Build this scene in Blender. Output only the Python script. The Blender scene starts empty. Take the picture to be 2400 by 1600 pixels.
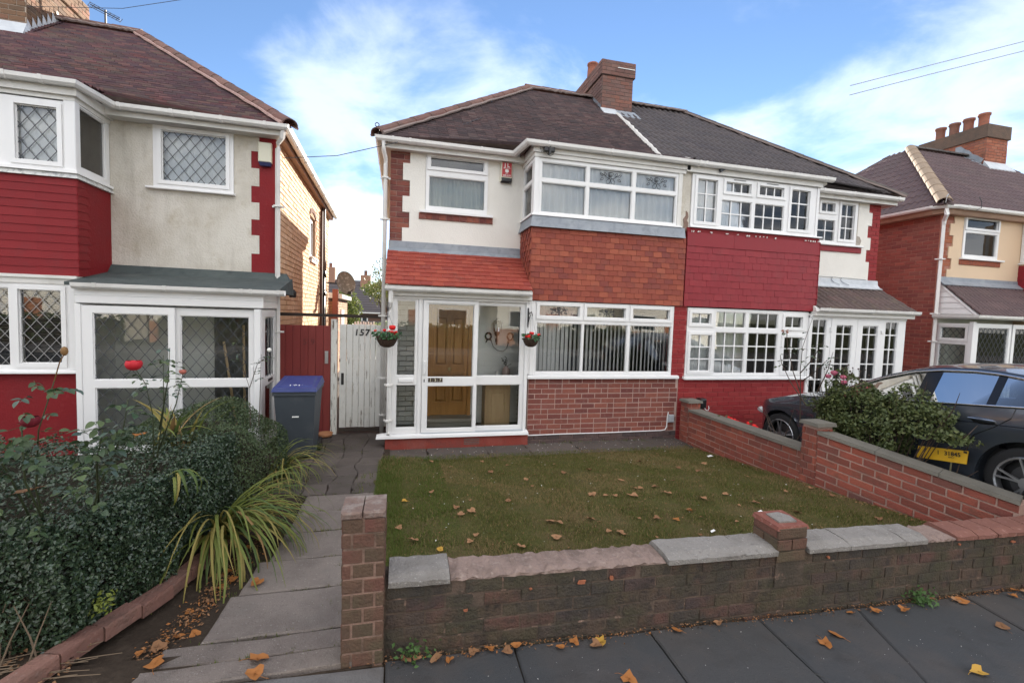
import bpy, bmesh, math, random
import numpy as np
from mathutils import Vector, Matrix, Euler

rnd = random.Random(11)
NP = np.random.RandomState(5)
PI = math.pi
scene = bpy.context.scene
COL = scene.collection

# ------------------------------------------------------------------ camera
cam_d = bpy.data.cameras.new('camera')
cam_d.sensor_fit = 'HORIZONTAL'
cam_d.sensor_width = 36.0
cam_d.lens = 36.0 * 1071.687 / 2400.0
cam_d.clip_start = 0.05
cam_d.clip_end = 900.0
cam = bpy.data.objects.new('camera', cam_d)
COL.objects.link(cam)
_y, _p, _r = math.radians(13.76132564), math.radians(3.45189144), math.radians(-1.88664483)
_f = Vector((math.sin(_y) * math.cos(_p), math.cos(_y) * math.cos(_p), -math.sin(_p)))
_rt = Vector((math.cos(_y), -math.sin(_y), 0))
_dn = _f.cross(_rt)
_rr = math.cos(_r) * _rt + math.sin(_r) * _dn
_dd = -math.sin(_r) * _rt + math.cos(_r) * _dn
m = Matrix(((_rr.x, -_dd.x, -_f.x, 0), (_rr.y, -_dd.y, -_f.y, 0), (_rr.z, -_dd.z, -_f.z, 2.05), (0, 0, 0, 1)))
cam.matrix_world = m
scene.camera = cam

# ------------------------------------------------------------------ world and sun
SUN_EL, SUN_AZ = math.radians(18.5), math.radians(24.0)      # azimuth from +Y towards +X: behind the houses
SKY_STRENGTH = 0.07
world = bpy.data.worlds.new('World')
scene.world = world
world.use_nodes = True
wn, wl = world.node_tree.nodes, world.node_tree.links
wn.clear()

def nnode(nt, kind, **kw):
    n = nt.nodes.new(kind)
    for k, v in kw.items():
        if k == 'inp':
            for a, b in v.items():
                n.inputs[a].default_value = b
        else:
            setattr(n, k, v)
    return n

def wmath(op, a, b=None, clamp=False):
    n = wn.new('ShaderNodeMath'); n.operation = op; n.use_clamp = clamp
    for i, q in enumerate((a, b)):
        if q is None: continue
        if isinstance(q, (int, float)): n.inputs[i].default_value = q
        else: wl.new(q, n.inputs[i])
    return n.outputs[0]

def build_sky():
    out = wn.new('ShaderNodeOutputWorld')
    bg = wn.new('ShaderNodeBackground')
    sky = wn.new('ShaderNodeTexSky')
    sky.sky_type = 'NISHITA'
    sky.sun_disc = False
    sky.sun_elevation = SUN_EL
    sky.sun_rotation = SUN_AZ
    sky.altitude = 0
    sky.air_density = 0.8
    sky.dust_density = 0.0
    sky.ozone_density = 3.0
    tc = wn.new('ShaderNodeTexCoord')
    d = tc.outputs['Generated']
    # the measured blue of a clear autumn sky, slightly cleaner than the raw model
    hsv = wn.new('ShaderNodeHueSaturation')
    hsv.inputs['Saturation'].default_value = 0.98
    hsv.inputs['Value'].default_value = 1.0
    wl.new(sky.outputs[0], hsv.inputs['Color'])
    # planar cloud layer coordinates
    sep = wn.new('ShaderNodeSeparateXYZ'); wl.new(d, sep.inputs[0])
    zz = wmath('ADD', sep.outputs[2], 0.22)
    px = wmath('DIVIDE', sep.outputs[0], zz)
    py = wmath('DIVIDE', sep.outputs[1], zz)
    comb = wn.new('ShaderNodeCombineXYZ')
    wl.new(px, comb.inputs[0]); wl.new(py, comb.inputs[1])
    comb.inputs[2].default_value = 3.7
    n1 = wn.new('ShaderNodeTexNoise')
    n1.inputs['Scale'].default_value = 2.1
    n1.inputs['Detail'].default_value = 9
    n1.inputs['Roughness'].default_value = 0.58
    n1.inputs['Distortion'].default_value = 0.35
    wl.new(comb.outputs[0], n1.inputs['Vector'])
    n2 = wn.new('ShaderNodeTexNoise')
    n2.inputs['Scale'].default_value = 0.9
    n2.inputs['Detail'].default_value = 4
    wl.new(comb.outputs[0], n2.inputs['Vector'])
    # cloud banks, placed as directions in the sky: (direction, sharpness, weight)
    banks = CLOUDS
    tot = None
    for dv, k, w in banks:
        dp = wn.new('ShaderNodeVectorMath'); dp.operation = 'DOT_PRODUCT'
        wl.new(d, dp.inputs[0]); dp.inputs[1].default_value = Vector(dv).normalized()
        g = wmath('MULTIPLY', wmath('POWER', wmath('MAXIMUM', dp.outputs['Value'], 0.0), k), w)
        tot = g if tot is None else wmath('ADD', tot, g)
    # thick cloud cover added out of view to brighten the shade; thin banks ahead
    fill_deck = wmath('ADD', wmath('MULTIPLY', wmath('SUBTRACT', n1.outputs[0], 0.5), 2.2), wmath('MULTIPLY', wmath('SUBTRACT', n2.outputs[0], 0.5), 1.2))
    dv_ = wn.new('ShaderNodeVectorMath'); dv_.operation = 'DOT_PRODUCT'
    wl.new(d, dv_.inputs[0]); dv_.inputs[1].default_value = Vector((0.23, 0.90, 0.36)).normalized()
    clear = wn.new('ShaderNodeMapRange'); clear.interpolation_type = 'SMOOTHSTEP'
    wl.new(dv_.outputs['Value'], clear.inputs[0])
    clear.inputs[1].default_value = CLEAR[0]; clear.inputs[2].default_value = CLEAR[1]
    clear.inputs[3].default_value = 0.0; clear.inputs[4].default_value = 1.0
    far_cov = wmath('ADD', fill_deck, FILL_DECK)
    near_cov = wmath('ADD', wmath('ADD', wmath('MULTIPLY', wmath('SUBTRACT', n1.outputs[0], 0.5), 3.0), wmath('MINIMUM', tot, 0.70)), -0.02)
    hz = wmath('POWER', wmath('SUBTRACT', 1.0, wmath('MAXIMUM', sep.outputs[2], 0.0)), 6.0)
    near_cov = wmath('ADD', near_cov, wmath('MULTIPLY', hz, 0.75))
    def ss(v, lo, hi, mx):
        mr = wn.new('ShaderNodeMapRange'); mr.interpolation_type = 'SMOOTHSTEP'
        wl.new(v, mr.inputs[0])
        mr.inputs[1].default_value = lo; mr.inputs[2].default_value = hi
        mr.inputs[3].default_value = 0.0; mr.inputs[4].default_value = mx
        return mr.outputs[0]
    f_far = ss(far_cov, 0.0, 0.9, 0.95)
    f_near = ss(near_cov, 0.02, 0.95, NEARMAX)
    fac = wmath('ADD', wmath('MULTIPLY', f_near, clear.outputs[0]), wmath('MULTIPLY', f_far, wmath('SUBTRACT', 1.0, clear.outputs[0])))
    mix = wn.new('ShaderNodeMix'); mix.data_type = 'RGBA'
    wl.new(fac, mix.inputs[0])
    wl.new(hsv.outputs[0], mix.inputs[6])
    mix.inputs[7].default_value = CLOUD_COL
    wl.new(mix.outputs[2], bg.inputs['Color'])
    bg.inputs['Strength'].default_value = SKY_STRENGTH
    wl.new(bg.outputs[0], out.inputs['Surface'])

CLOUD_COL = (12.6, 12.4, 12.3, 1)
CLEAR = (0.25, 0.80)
FILL_DECK = 0.55
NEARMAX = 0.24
CLOUDS = [((0.042, 0.846, 0.531), 189, 0.45), ((-0.131, 0.885, 0.448), 199, 0.60), ((-0.038, 0.905, 0.424), 173, 0.55),
          ((-0.206, 0.886, 0.415), 461, 0.35), ((0.142, 0.886, 0.442), 225, 0.50), ((0.241, 0.875, 0.420), 416, 0.50),
          ((0.115, 0.873, 0.475), 1416, 0.40), ((0.009, 0.919, 0.394), 225, 0.40), ((-0.114, 0.931, 0.348), 840, 0.40),
          ((-0.093, 0.963, 0.253), 157, 0.50), ((-0.134, 0.985, 0.104), 100, 0.60), ((0.679, 0.664, 0.313), 224, 0.55),
          ((0.741, 0.595, 0.310), 331, 0.50), ((0.620, 0.715, 0.324), 624, 0.40), ((0.787, 0.566, 0.246), 382, 0.60),
          ((0.807, 0.501, 0.313), 345, 0.40), ((0.781, 0.478, 0.403), 327, 0.35), ((0.677, 0.595, 0.432), 502, 0.20),
          ((0.699, 0.615, 0.366), 1543, 0.25), ((-0.318, 0.906, 0.280), 417, 0.30), ((0.734, 0.569, 0.370), 483, 0.25)]
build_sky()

sun_d = bpy.data.lights.new('sun', 'SUN')
sun_d.energy = 5.0
sun_d.angle = math.radians(0.5)
sun_d.color = (1.0, 0.90, 0.76)
sun = bpy.data.objects.new('sun', sun_d)
COL.objects.link(sun)
_sd = Vector((math.sin(SUN_AZ) * math.cos(SUN_EL), math.cos(SUN_AZ) * math.cos(SUN_EL), math.sin(SUN_EL)))
sun.rotation_euler = _sd.to_track_quat('Z', 'Y').to_euler()
sun.location = (20, 40, 30)

vs = scene.view_settings
scene.display_settings.display_device = 'sRGB'
vs.view_transform = 'Standard'
vs.look = 'None'
vs.exposure = 1.7
vs.gamma = 1.0
vs.use_curve_mapping = False
try:
    scene.cycles.max_bounces = 10
    scene.cycles.diffuse_bounces = 5
    scene.cycles.glossy_bounces = 4
    scene.cycles.transparent_max_bounces = 16
    scene.cycles.caustics_reflective = False
    scene.cycles.caustics_refractive = False
    scene.cycles.sample_clamp_indirect = 6.0
except Exception:
    pass

# ------------------------------------------------------------------ materials
def s2l(c):
    return tuple(((v / 255.0) / 12.92 if v / 255.0 <= 0.04045 else (((v / 255.0) + 0.055) / 1.055) ** 2.4) for v in c)

def mat(name, base, rough=0.6, spec=0.4, metal=0.0, var=None, vary=None, blotch=None, streak=None, bump=None,
        coat=0.0, trans=0.0, facing=None):
    """base: albedo.  var: 'object' or 'island' with vary = list of other albedos mixed per piece.
    blotch: list of (scale, colour, amount, lo, hi) noise stains.  bump: (scale, strength)."""
    mt = bpy.data.materials.new(name)
    mt.use_nodes = True
    nt = mt.node_tree; N, L = nt.nodes, nt.links
    b = N['Principled BSDF']
    b.inputs['Roughness'].default_value = rough
    b.inputs['Metallic'].default_value = metal
    b.inputs['Specular IOR Level'].default_value = spec
    if coat: 
        b.inputs['Coat Weight'].default_value = coat
        b.inputs['Coat Roughness'].default_value = 0.05
    geo = N.new('ShaderNodeNewGeometry')
    colour = None
    if var:
        if var == 'object':
            src = N.new('ShaderNodeObjectInfo').outputs['Random']
        else:
            src = geo.outputs['Random Per Island']
        ramp = N.new('ShaderNodeValToRGB')
        cols = [base] + list(vary)
        cr = ramp.color_ramp
        while len(cr.elements) < len(cols): cr.elements.new(0.5)
        for i, c in enumerate(cols):
            cr.elements[i].position = i / max(1, len(cols) - 1)
            cr.elements[i].color = (*c, 1)
        L.new(src, ramp.inputs[0])
        colour = ramp.outputs[0]
    def stain(colour, scale, c2, amt, lo, hi, stretch=None):
        nz = N.new('ShaderNodeTexNoise')
        nz.inputs['Scale'].default_value = scale
        nz.inputs['Detail'].default_value = 6
        nz.inputs['Roughness'].default_value = 0.62
        if stretch:
            mp = N.new('ShaderNodeMapping'); mp.inputs['Scale'].default_value = stretch
            L.new(geo.outputs['Position'], mp.inputs[0]); L.new(mp.outputs[0], nz.inputs['Vector'])
        else:
            L.new(geo.outputs['Position'], nz.inputs['Vector'])
        mr = N.new('ShaderNodeMapRange')
        mr.inputs[1].default_value = lo; mr.inputs[2].default_value = hi
        mr.inputs[3].default_value = 0; mr.inputs[4].default_value = amt
        L.new(nz.outputs[0], mr.inputs[0])
        mx = N.new('ShaderNodeMix'); mx.data_type = 'RGBA'
        L.new(mr.outputs[0], mx.inputs[0])
        if colour is None: mx.inputs[6].default_value = (*base, 1)
        else: L.new(colour, mx.inputs[6])
        mx.inputs[7].default_value = (*c2, 1)
        return mx.outputs[2]
    for s in (blotch or []):
        colour = stain(colour, *s)
    for s in (streak or []):
        colour = stain(colour, s[0], s[1], s[2], s[3], s[4], (1, 1, 0.12))
    if colour is None: b.inputs['Base Color'].default_value = (*base, 1)
    else: L.new(colour, b.inputs['Base Color'])
    if bump:
        prev = None
        for sc, st in (bump if isinstance(bump[0], tuple) else [bump]):
            nz = N.new('ShaderNodeTexNoise'); nz.inputs['Scale'].default_value = sc; nz.inputs['Detail'].default_value = 5
            L.new(geo.outputs['Position'], nz.inputs['Vector'])
            bp = N.new('ShaderNodeBump'); bp.inputs['Strength'].default_value = st; bp.inputs['Distance'].default_value = 0.02
            L.new(nz.outputs[0], bp.inputs['Height'])
            if prev: L.new(prev, bp.inputs['Normal'])
            prev = bp.outputs[0]
        L.new(prev, b.inputs['Normal'])
    if trans:
        # thin leaf: some light passes through
        tr = N.new('ShaderNodeBsdfTranslucent')
        if colour is None: tr.inputs[0].default_value = (*base, 1)
        else: L.new(colour, tr.inputs[0])
        ms = N.new('ShaderNodeMixShader'); ms.inputs[0].default_value = trans
        L.new(b.outputs[0], ms.inputs[1]); L.new(tr.outputs[0], ms.inputs[2])
        L.new(ms.outputs[0], N['Material Output'].inputs['Surface'])
    return mt

def glass_mat(name, tint=(0.955, 0.965, 0.965), ior=1.52, wob=0.0):
    mt = bpy.data.materials.new(name); mt.use_nodes = True
    nt = mt.node_tree; N, L = nt.nodes, nt.links
    N.remove(N['Principled BSDF'])
    tr = N.new('ShaderNodeBsdfTransparent'); tr.inputs[0].default_value = (*tint, 1)
    gl = N.new('ShaderNodeBsdfAnisotropic') if False else N.new('ShaderNodeBsdfGlossy')
    gl.inputs['Roughness'].default_value = 0.01
    fr = N.new('ShaderNodeFresnel'); fr.inputs[0].default_value = ior
    mu = N.new('ShaderNodeMath'); mu.operation = 'MULTIPLY'; mu.use_clamp = True
    L.new(fr.outputs[0], mu.inputs[0]); mu.inputs[1].default_value = 1.25
    ms = N.new('ShaderNodeMixShader')
    L.new(mu.outputs[0], ms.inputs[0]); L.new(tr.outputs[0], ms.inputs[1]); L.new(gl.outputs[0], ms.inputs[2])
    L.new(ms.outputs[0], N['Material Output'].inputs['Surface'])
    if wob:
        geo = N.new('ShaderNodeNewGeometry')
        nz = N.new('ShaderNodeTexNoise'); nz.inputs['Scale'].default_value = 1.6
        L.new(geo.outputs['Position'], nz.inputs['Vector'])
        bp = N.new('ShaderNodeBump'); bp.inputs['Strength'].default_value = wob; bp.inputs['Distance'].default_value = 0.02
        L.new(nz.outputs[0], bp.inputs['Height']); L.new(bp.outputs[0], gl.inputs['Normal'])
    return mt

# ------------------------------------------------------------------ geometry helpers
class MB:
    def __init__(self): self.v = []; self.f = []; self.m = []
    def add(self, vs, fs, mi=0):
        o = len(self.v); self.v += [tuple(p) for p in vs]
        for q in fs: self.f.append(tuple(i + o for i in q)); self.m.append(mi)
        return self
    def box(self, x0, x1, y0, y1, z0, z1, mi=0):
        if x0 > x1: x0, x1 = x1, x0
        if y0 > y1: y0, y1 = y1, y0
        if z0 > z1: z0, z1 = z1, z0
        return self.add([(x0, y0, z0), (x1, y0, z0), (x1, y1, z0), (x0, y1, z0), (x0, y0, z1), (x1, y0, z1), (x1, y1, z1), (x0, y1, z1)],
                        [(0, 3, 2, 1), (4, 5, 6, 7), (0, 1, 5, 4), (1, 2, 6, 5), (2, 3, 7, 6), (3, 0, 4, 7)], mi)
    def cbox(self, x0, x1, y0, y1, z0, z1, c=0.006, mi=0):
        """box with its front (-y) edges chamfered"""
        p = [(x0, y1, z0), (x1, y1, z0), (x1, y1, z1), (x0, y1, z1), (x0, y0 + c, z0), (x1, y0 + c, z0), (x1, y0 + c, z1), (x0, y0 + c, z1),
             (x0 + c, y0, z0 + c), (x1 - c, y0, z0 + c), (x1 - c, y0, z1 - c), (x0 + c, y0, z1 - c)]
        f = [(0, 3, 2, 1), (0, 1, 5, 4), (1, 2, 6, 5), (2, 3, 7, 6), (3, 0, 4, 7), (4, 5, 9, 8), (5, 6, 10, 9), (6, 7, 11, 10), (7, 4, 8, 11), (8, 9, 10, 11)]
        return self.add(p, f, mi)
    def hexa(self, lo, hi, mi=0):
        """lo, hi: 4 points each (bottom ring, top ring, counter-clockwise seen from above)"""
        return self.add(list(lo) + list(hi), [(3, 2, 1, 0), (4, 5, 6, 7), (0, 1, 5, 4), (1, 2, 6, 5), (2, 3, 7, 6), (3, 0, 4, 7)], mi)
    def prism(self, poly, a, b, axis='y', mi=0):
        n = len(poly)
        def P(u, w, t):
            return (u, t, w) if axis == 'y' else ((t, u, w) if axis == 'x' else (u, w, t))
        vs = [P(u, w, a) for u, w in poly] + [P(u, w, b) for u, w in poly]
        fs = [tuple(range(n)), tuple(range(2 * n - 1, n - 1, -1))] + [(i, i + n, (i + 1) % n + n, (i + 1) % n) for i in range(n)]
        return self.add(vs, fs, mi)
    def tube(self, path, r, n=8, mi=0, cap=True):
        pts = [Vector(p) for p in path]; k = len(pts)
        rs = r if isinstance(r, (list, tuple)) else [r] * k
        rings = []
        up = Vector((0, 0, 1))
        for i, p in enumerate(pts):
            d = (pts[min(i + 1, k - 1)] - pts[max(i - 1, 0)])
            if d.length < 1e-9: d = Vector((0, 0, 1))
            d.normalize()
            a = d.cross(up)
            if a.length < 0.05: a = d.cross(Vector((1, 0, 0)))
            a.normalize(); b = a.cross(d)
            rings.append([tuple(p + (a * math.cos(2 * PI * j / n) + b * math.sin(2 * PI * j / n)) * rs[i]) for j in range(n)])
        vs = [q for ring in rings for q in ring]; fs = []
        for i in range(k - 1):
            for j in range(n):
                j2 = (j + 1) % n
                fs.append((i * n + j, (i + 1) * n + j, (i + 1) * n + j2, i * n + j2))
        if cap: fs += [tuple(range(n)), tuple(reversed(range((k - 1) * n, k * n)))]
        return self.add(vs, fs, mi)
    def lathe(self, prof, cx, cy, n=20, mi=0, cap=True):
        vs = []; fs = []
        for r, z in prof:
            vs += [(cx + r * math.cos(2 * PI * j / n), cy + r * math.sin(2 * PI * j / n), z) for j in range(n)]
        for i in range(len(prof) - 1):
            for j in range(n):
                j2 = (j + 1) % n
                fs.append((i * n + j, i * n + j2, (i + 1) * n + j2, (i + 1) * n + j))
        if cap:
            fs += [tuple(reversed(range(n))), tuple(range((len(prof) - 1) * n, len(prof) * n))]
        return self.add(vs, fs, mi)
    def sweep(self, path, sec, mi=0, side=1, cap=True):
        """sec: closed list of (out, up); path: points; 'out' points to the right of travel * side"""
        pts = [Vector(p) for p in path]; k = len(pts); n = len(sec); vs = []; fs = []
        for i, p in enumerate(pts):
            d0 = (pts[i] - pts[i - 1]) if i else (pts[1] - pts[0])
            d1 = (pts[i + 1] - pts[i]) if i < k - 1 else d0
            d0 = Vector((d0.x, d0.y, 0)); d1 = Vector((d1.x, d1.y, 0)); d0.normalize(); d1.normalize()
            o0 = Vector((d0.y, -d0.x, 0)) * side; o1 = Vector((d1.y, -d1.x, 0)) * side
            o = o0 + o1; o.normalize(); o /= max(0.3, o.dot(o0))
            vs += [tuple(p + o * a + Vector((0, 0, 1)) * b) for a, b in sec]
        for i in range(k - 1):
            for j in range(n):
                j2 = (j + 1) % n
                q = (i * n + j, i * n + j2, (i + 1) * n + j2, (i + 1) * n + j)
                fs.append(q)
        if cap: fs += [tuple(reversed(range(n))), tuple(range((k - 1) * n, k * n))]
        return self.add(vs, fs, mi)
    def sphere(self, c, r, n=10, k=6, mi=0, sq=(1, 1, 1)):
        vs = []; fs = []
        for i in range(k + 1):
            t = PI * i / k
            for j in range(n):
                vs.append((c[0] + r * sq[0] * math.sin(t) * math.cos(2 * PI * j / n), c[1] + r * sq[1] * math.sin(t) * math.sin(2 * PI * j / n), c[2] + r * sq[2] * math.cos(t)))
        for i in range(k):
            for j in range(n):
                j2 = (j + 1) % n
                fs.append((i * n + j, (i + 1) * n + j, (i + 1) * n + j2, i * n + j2))
        return self.add(vs, fs, mi)
    def xf(self, M):
        self.v = [tuple(M @ Vector(p)) for p in self.v]; return self
    def mesh(self, name, mats, smooth=False):
        me = bpy.data.meshes.new(name)
        me.from_pydata(self.v, [], self.f)
        for q in (mats if isinstance(mats, (list, tuple)) else [mats]): me.materials.append(q)
        if any(self.m): me.polygons.foreach_set('material_index', self.m)
        if smooth: me.polygons.foreach_set('use_smooth', [True] * len(self.f))
        me.update()
        return me

INV = {}
def link(name, data, parent=None, mw=None, **props):
    o = bpy.data.objects.new(name, data)
    COL.objects.link(o)
    if parent is not None:
        o.parent = parent
        if parent.name in INV: o.matrix_parent_inverse = INV[parent.name]
    if mw is not None: o.matrix_basis = mw
    for k, v in props.items(): o[k] = v
    return o

def thing(name, label, cat, base=(0, 0, 0), rot=0.0, group=None):
    """Empty at the base of a thing; its parts are authored in the frame rotated by rot about the world origin"""
    o = bpy.data.objects.new(name, None); COL.objects.link(o)
    o.empty_display_size = 0.2
    o.matrix_basis = Matrix.Rotation(rot, 4, 'Z') @ Matrix.Translation(base)
    INV[o.name] = Matrix.Translation(base).inverted()
    o['label'] = label; o['category'] = cat
    if group: o['group'] = group
    return o

def part(name, mb, mats, parent=None, smooth=False, **props):
    return link(name, mb.mesh(name, mats, smooth), parent, **props)

def single(name, mb, mats, label, cat, group=None, smooth=False):
    o = part(name, mb, mats, None, smooth)
    o['label'] = label; o['category'] = cat
    if group: o['group'] = group
    return o

def structure(name, mb, mats, parent=None, smooth=False):
    return part(name, mb, mats, parent, smooth, kind='structure')

def quads_mesh(name, verts, faces, mt, mi=None, smooth=False):
    """fast mesh from numpy arrays; faces (n,4) or (n,3)"""
    me = bpy.data.meshes.new(name)
    nv, nf, k = len(verts), len(faces), faces.shape[1]
    me.vertices.add(nv); me.vertices.foreach_set('co', np.ascontiguousarray(verts, dtype=np.float32).ravel())
    me.loops.add(nf * k); me.loops.foreach_set('vertex_index', np.ascontiguousarray(faces, dtype=np.int32).ravel())
    me.polygons.add(nf); me.polygons.foreach_set('loop_start', np.arange(nf, dtype=np.int32) * k)
    for q in (mt if isinstance(mt, (list, tuple)) else [mt]): me.materials.append(q)
    if mi is not None: me.polygons.foreach_set('material_index', np.asarray(mi, dtype=np.int32))
    if smooth: me.polygons.foreach_set('use_smooth', np.ones(nf, dtype=bool))
    me.update(calc_edges=True)
    return me

def leaf_cloud(name, pts, nrm, size, mt, aspect=0.55, jit=0.9, fold=0.25, sizevar=0.35):
    """many small folded leaves: each two triangles sharing a midrib, tilted around nrm by jit"""
    n = len(pts)
    nn = nrm + NP.normal(0, jit, (n, 3)); nn /= np.linalg.norm(nn, axis=1)[:, None] + 1e-9
    t = NP.normal(0, 1, (n, 3)); t -= nn * np.sum(t * nn, 1)[:, None]; t /= np.linalg.norm(t, axis=1)[:, None] + 1e-9
    b = np.cross(nn, t)
    s = size * (1 + NP.uniform(-sizevar, sizevar, n))[:, None]
    a0 = pts - t * s * 0.5; a1 = pts + t * s * 0.5
    w = s * aspect * 0.5
    l0 = pts + b * w + nn * w * fold * 2 - t * s * 0.05; r0 = pts - b * w + nn * w * fold * 2 - t * s * 0.05
    V = np.stack([a0, r0, a1, l0], 1).reshape(-1, 3)
    i = np.arange(n) * 4
    F = np.concatenate([np.stack([i, i + 1, i + 2], 1), np.stack([i, i + 2, i + 3], 1)])
    return quads_mesh(name, V, F, mt)

def face_matrix(o, u, v):
    """matrix with columns u (along), v (up the face), outward normal, origin o"""
    u = Vector(u).normalized(); v = Vector(v).normalized(); w = u.cross(v)
    return Matrix(((u.x, v.x, w.x, o[0]), (u.y, v.y, w.y, o[1]), (u.z, v.z, w.z, o[2]), (0, 0, 0, 1)))

def unit_piece(name, mt, c=0.05, n_var=3, wob=0.02):
    """a few shared meshes of a unit block (0..1 in u,v; 0..1 outwards) with worn front edges"""
    res = []
    for k in range(n_var):
        q = lambda a: a + rnd.uniform(-wob, wob)
        cu, cv = c * 0.38, c
        p = [(0, 0, 0), (1, 0, 0), (1, 1, 0), (0, 1, 0), (0, 0, q(.82)), (1, 0, q(.82)), (1, 1, q(.82)), (0, 1, q(.82)),
             (q(cu), q(cv), q(1)), (q(1 - cu), q(cv), q(1)), (q(1 - cu), q(1 - cv), q(1)), (q(cu), q(1 - cv), q(1))]
        f = [(0, 1, 5, 4), (1, 2, 6, 5), (2, 3, 7, 6), (3, 0, 4, 7), (4, 5, 9, 8), (5, 6, 10, 9), (6, 7, 11, 10), (7, 4, 8, 11), (8, 9, 10, 11)]
        mb = MB().add(p, f)
        res.append(mb.mesh(name, mt))
    return res

def lay_bricks(parent, M, W, H, meshes, L=0.215, course=0.0835, joint=0.011, depth=0.012, skip=None, mode='stretcher', name='brick',
               stuff=None, first=0.0, jig=0.003, bake=None):
    """bricks on a face: objects (shared meshes) or, with stuff=MB, joined pieces.  skip(u0,u1,v0,v1) -> True leaves one out"""
    rows = int(round(H / course)); cnt = 0
    for r in range(rows):
        v0 = r * course + joint * 0.5; h = course - joint
        if v0 + h > H + 0.02: break
        u = -(L + joint) * (0.5 if r % 2 else 0.0) + first
        if mode == 'header' and r % 2: u = -(L * 0.5)
        k = 0
        while u < W - 0.02:
            l = L
            if mode == 'mixed' and rnd.random() < 0.22: l = (L - joint) * 0.5
            if mode == 'flemish' and k % 2 == (r % 2): l = (L - joint) * 0.5
            a, b = max(u, 0.004), min(u + l, W - 0.004)
            u += l + joint; k += 1
            if b - a < 0.03: continue
            if skip and skip(a, b, v0, v0 + h): continue
            d = depth + rnd.uniform(-jig, jig)
            if bake is not None:
                c = 0.005
                q = [(a, v0, 0), (b, v0, 0), (b, v0 + h, 0), (a, v0 + h, 0), (a + c, v0 + c, d), (b - c, v0 + c, d), (b - c, v0 + h - c, d), (a + c, v0 + h - c, d)]
                part(name, MB().add([M @ Vector(p) for p in q], [(0, 1, 5, 4), (1, 2, 6, 5), (2, 3, 7, 6), (3, 0, 4, 7), (4, 5, 6, 7)]), bake, parent)
            elif stuff is not None:
                c = 0.004
                q = [(a, v0, 0), (b, v0, 0), (b, v0 + h, 0), (a, v0 + h, 0), (a + c, v0 + c, d), (b - c, v0 + c, d), (b - c, v0 + h - c, d), (a + c, v0 + h - c, d)]
                stuff.add([M @ Vector(p) for p in q], [(0, 1, 5, 4), (1, 2, 6, 5), (2, 3, 7, 6), (3, 0, 4, 7), (4, 5, 6, 7)])
            else:
                B = M @ Matrix.Translation((a, v0 + rnd.uniform(-.0015, .0015), -0.004)) @ Matrix.Diagonal((b - a, h, d + 0.004, 1))
                link(name, rnd.choice(meshes), parent, B)
            cnt += 1
    return cnt

def lay_tiles(parent, M, W, rows, expo, tw, meshes, name, tilt=0.016, gap=0.003, thick=0.014, wfun=None, top=None, jig=0.002, stuff=None, uoff=0.0):
    """hanging or plain roof tiles: row 0 at the bottom; each laps over the one below.  wfun(v)->(u0,u1)"""
    for r in range(rows):
        v0 = r * expo
        u0, u1 = (0, W) if wfun is None else wfun(v0 + expo * 0.5)
        u = u0 - (tw * 0.5 if r % 2 else 0.0) + uoff - (tw if uoff > 0 else 0)
        while u < u1 - 0.01:
            a, b = max(u + gap * .5, u0), min(u + tw - gap * .5, u1)
            u += tw
            if b - a < 0.02: continue
            dz = rnd.uniform(-jig, jig); dv = rnd.uniform(-0.003, 0.003)
            h = expo * 1.25 if r < rows - 1 else expo
            o = 0.001 * rnd.random()
            lo = tilt + dz; hi = 0.001 + o
            q = [(a, v0 + dv, lo - thick), (b, v0 + dv, lo - thick), (b, v0 + dv, lo), (a, v0 + dv, lo), (a, v0 + h, hi - thick * .5), (b, v0 + h, hi - thick * .5), (b, v0 + h, hi), (a, v0 + h, hi)]
            f = [(0, 1, 2, 3), (3, 2, 6, 7), (0, 3, 7, 4), (2, 1, 5, 6)]
            if stuff is not None:
                stuff.add([M @ Vector(p) for p in q], f)
            else:
                T = M @ Matrix.Translation((a, v0 + dv, 0)) @ Matrix(((b - a, 0, 0, 0), (0, h, 0, 0), (0, (hi - lo), 1, lo), (0, 0, 0, 1)))
                link(name, rnd.choice(meshes), parent, T)

def unit_tile(name, mt, thick=0.014, n_var=3):
    res = []
    for k in range(n_var):
        e = lambda: rnd.uniform(-0.015, 0.015)
        z = rnd.uniform(-.001, .001)
        p = [(0, e(), -thick), (1, e(), -thick), (1, e(), z), (.5, e() * .5, 0.0012), (0, e(), 0), (0, 1, -thick * .4), (1, 1, -thick * .4), (1, 1, 0), (.5, 1, 0.001), (0, 1, 0)]
        f = [(0, 1, 2, 3, 4), (4, 3, 8, 9), (3, 2, 7, 8), (0, 4, 9, 5), (2, 1, 6, 7)]
        res.append(MB().add(p, f).mesh(name, mt))
    return res

def text_mesh(txt, size, M, mt, name, parent, depth=0.004, align='CENTER', bold=0.0, spacing=1.0):
    cu = bpy.data.curves.new(name, 'FONT')
    cu.body = txt; cu.size = size; cu.extrude = depth; cu.align_x = align; cu.align_y = 'CENTER'
    cu.offset = bold; cu.space_character = spacing
    cu.resolution_u = 3
    o = bpy.data.objects.new('tmp_text', cu); COL.objects.link(o)
    dg = bpy.context.evaluated_depsgraph_get()
    me = bpy.data.meshes.new_from_object(o.evaluated_get(dg))
    me.name = name; me.materials.clear(); me.materials.append(mt)
    bpy.data.objects.remove(o); bpy.data.curves.remove(cu)
    me.transform(M)
    return link(name, me, parent)

FRONT = lambda x, y, z: Matrix(((1, 0, 0, x), (0, 0, -1, y), (0, 1, 0, z), (0, 0, 0, 1)))   # text facing -Y
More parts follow.
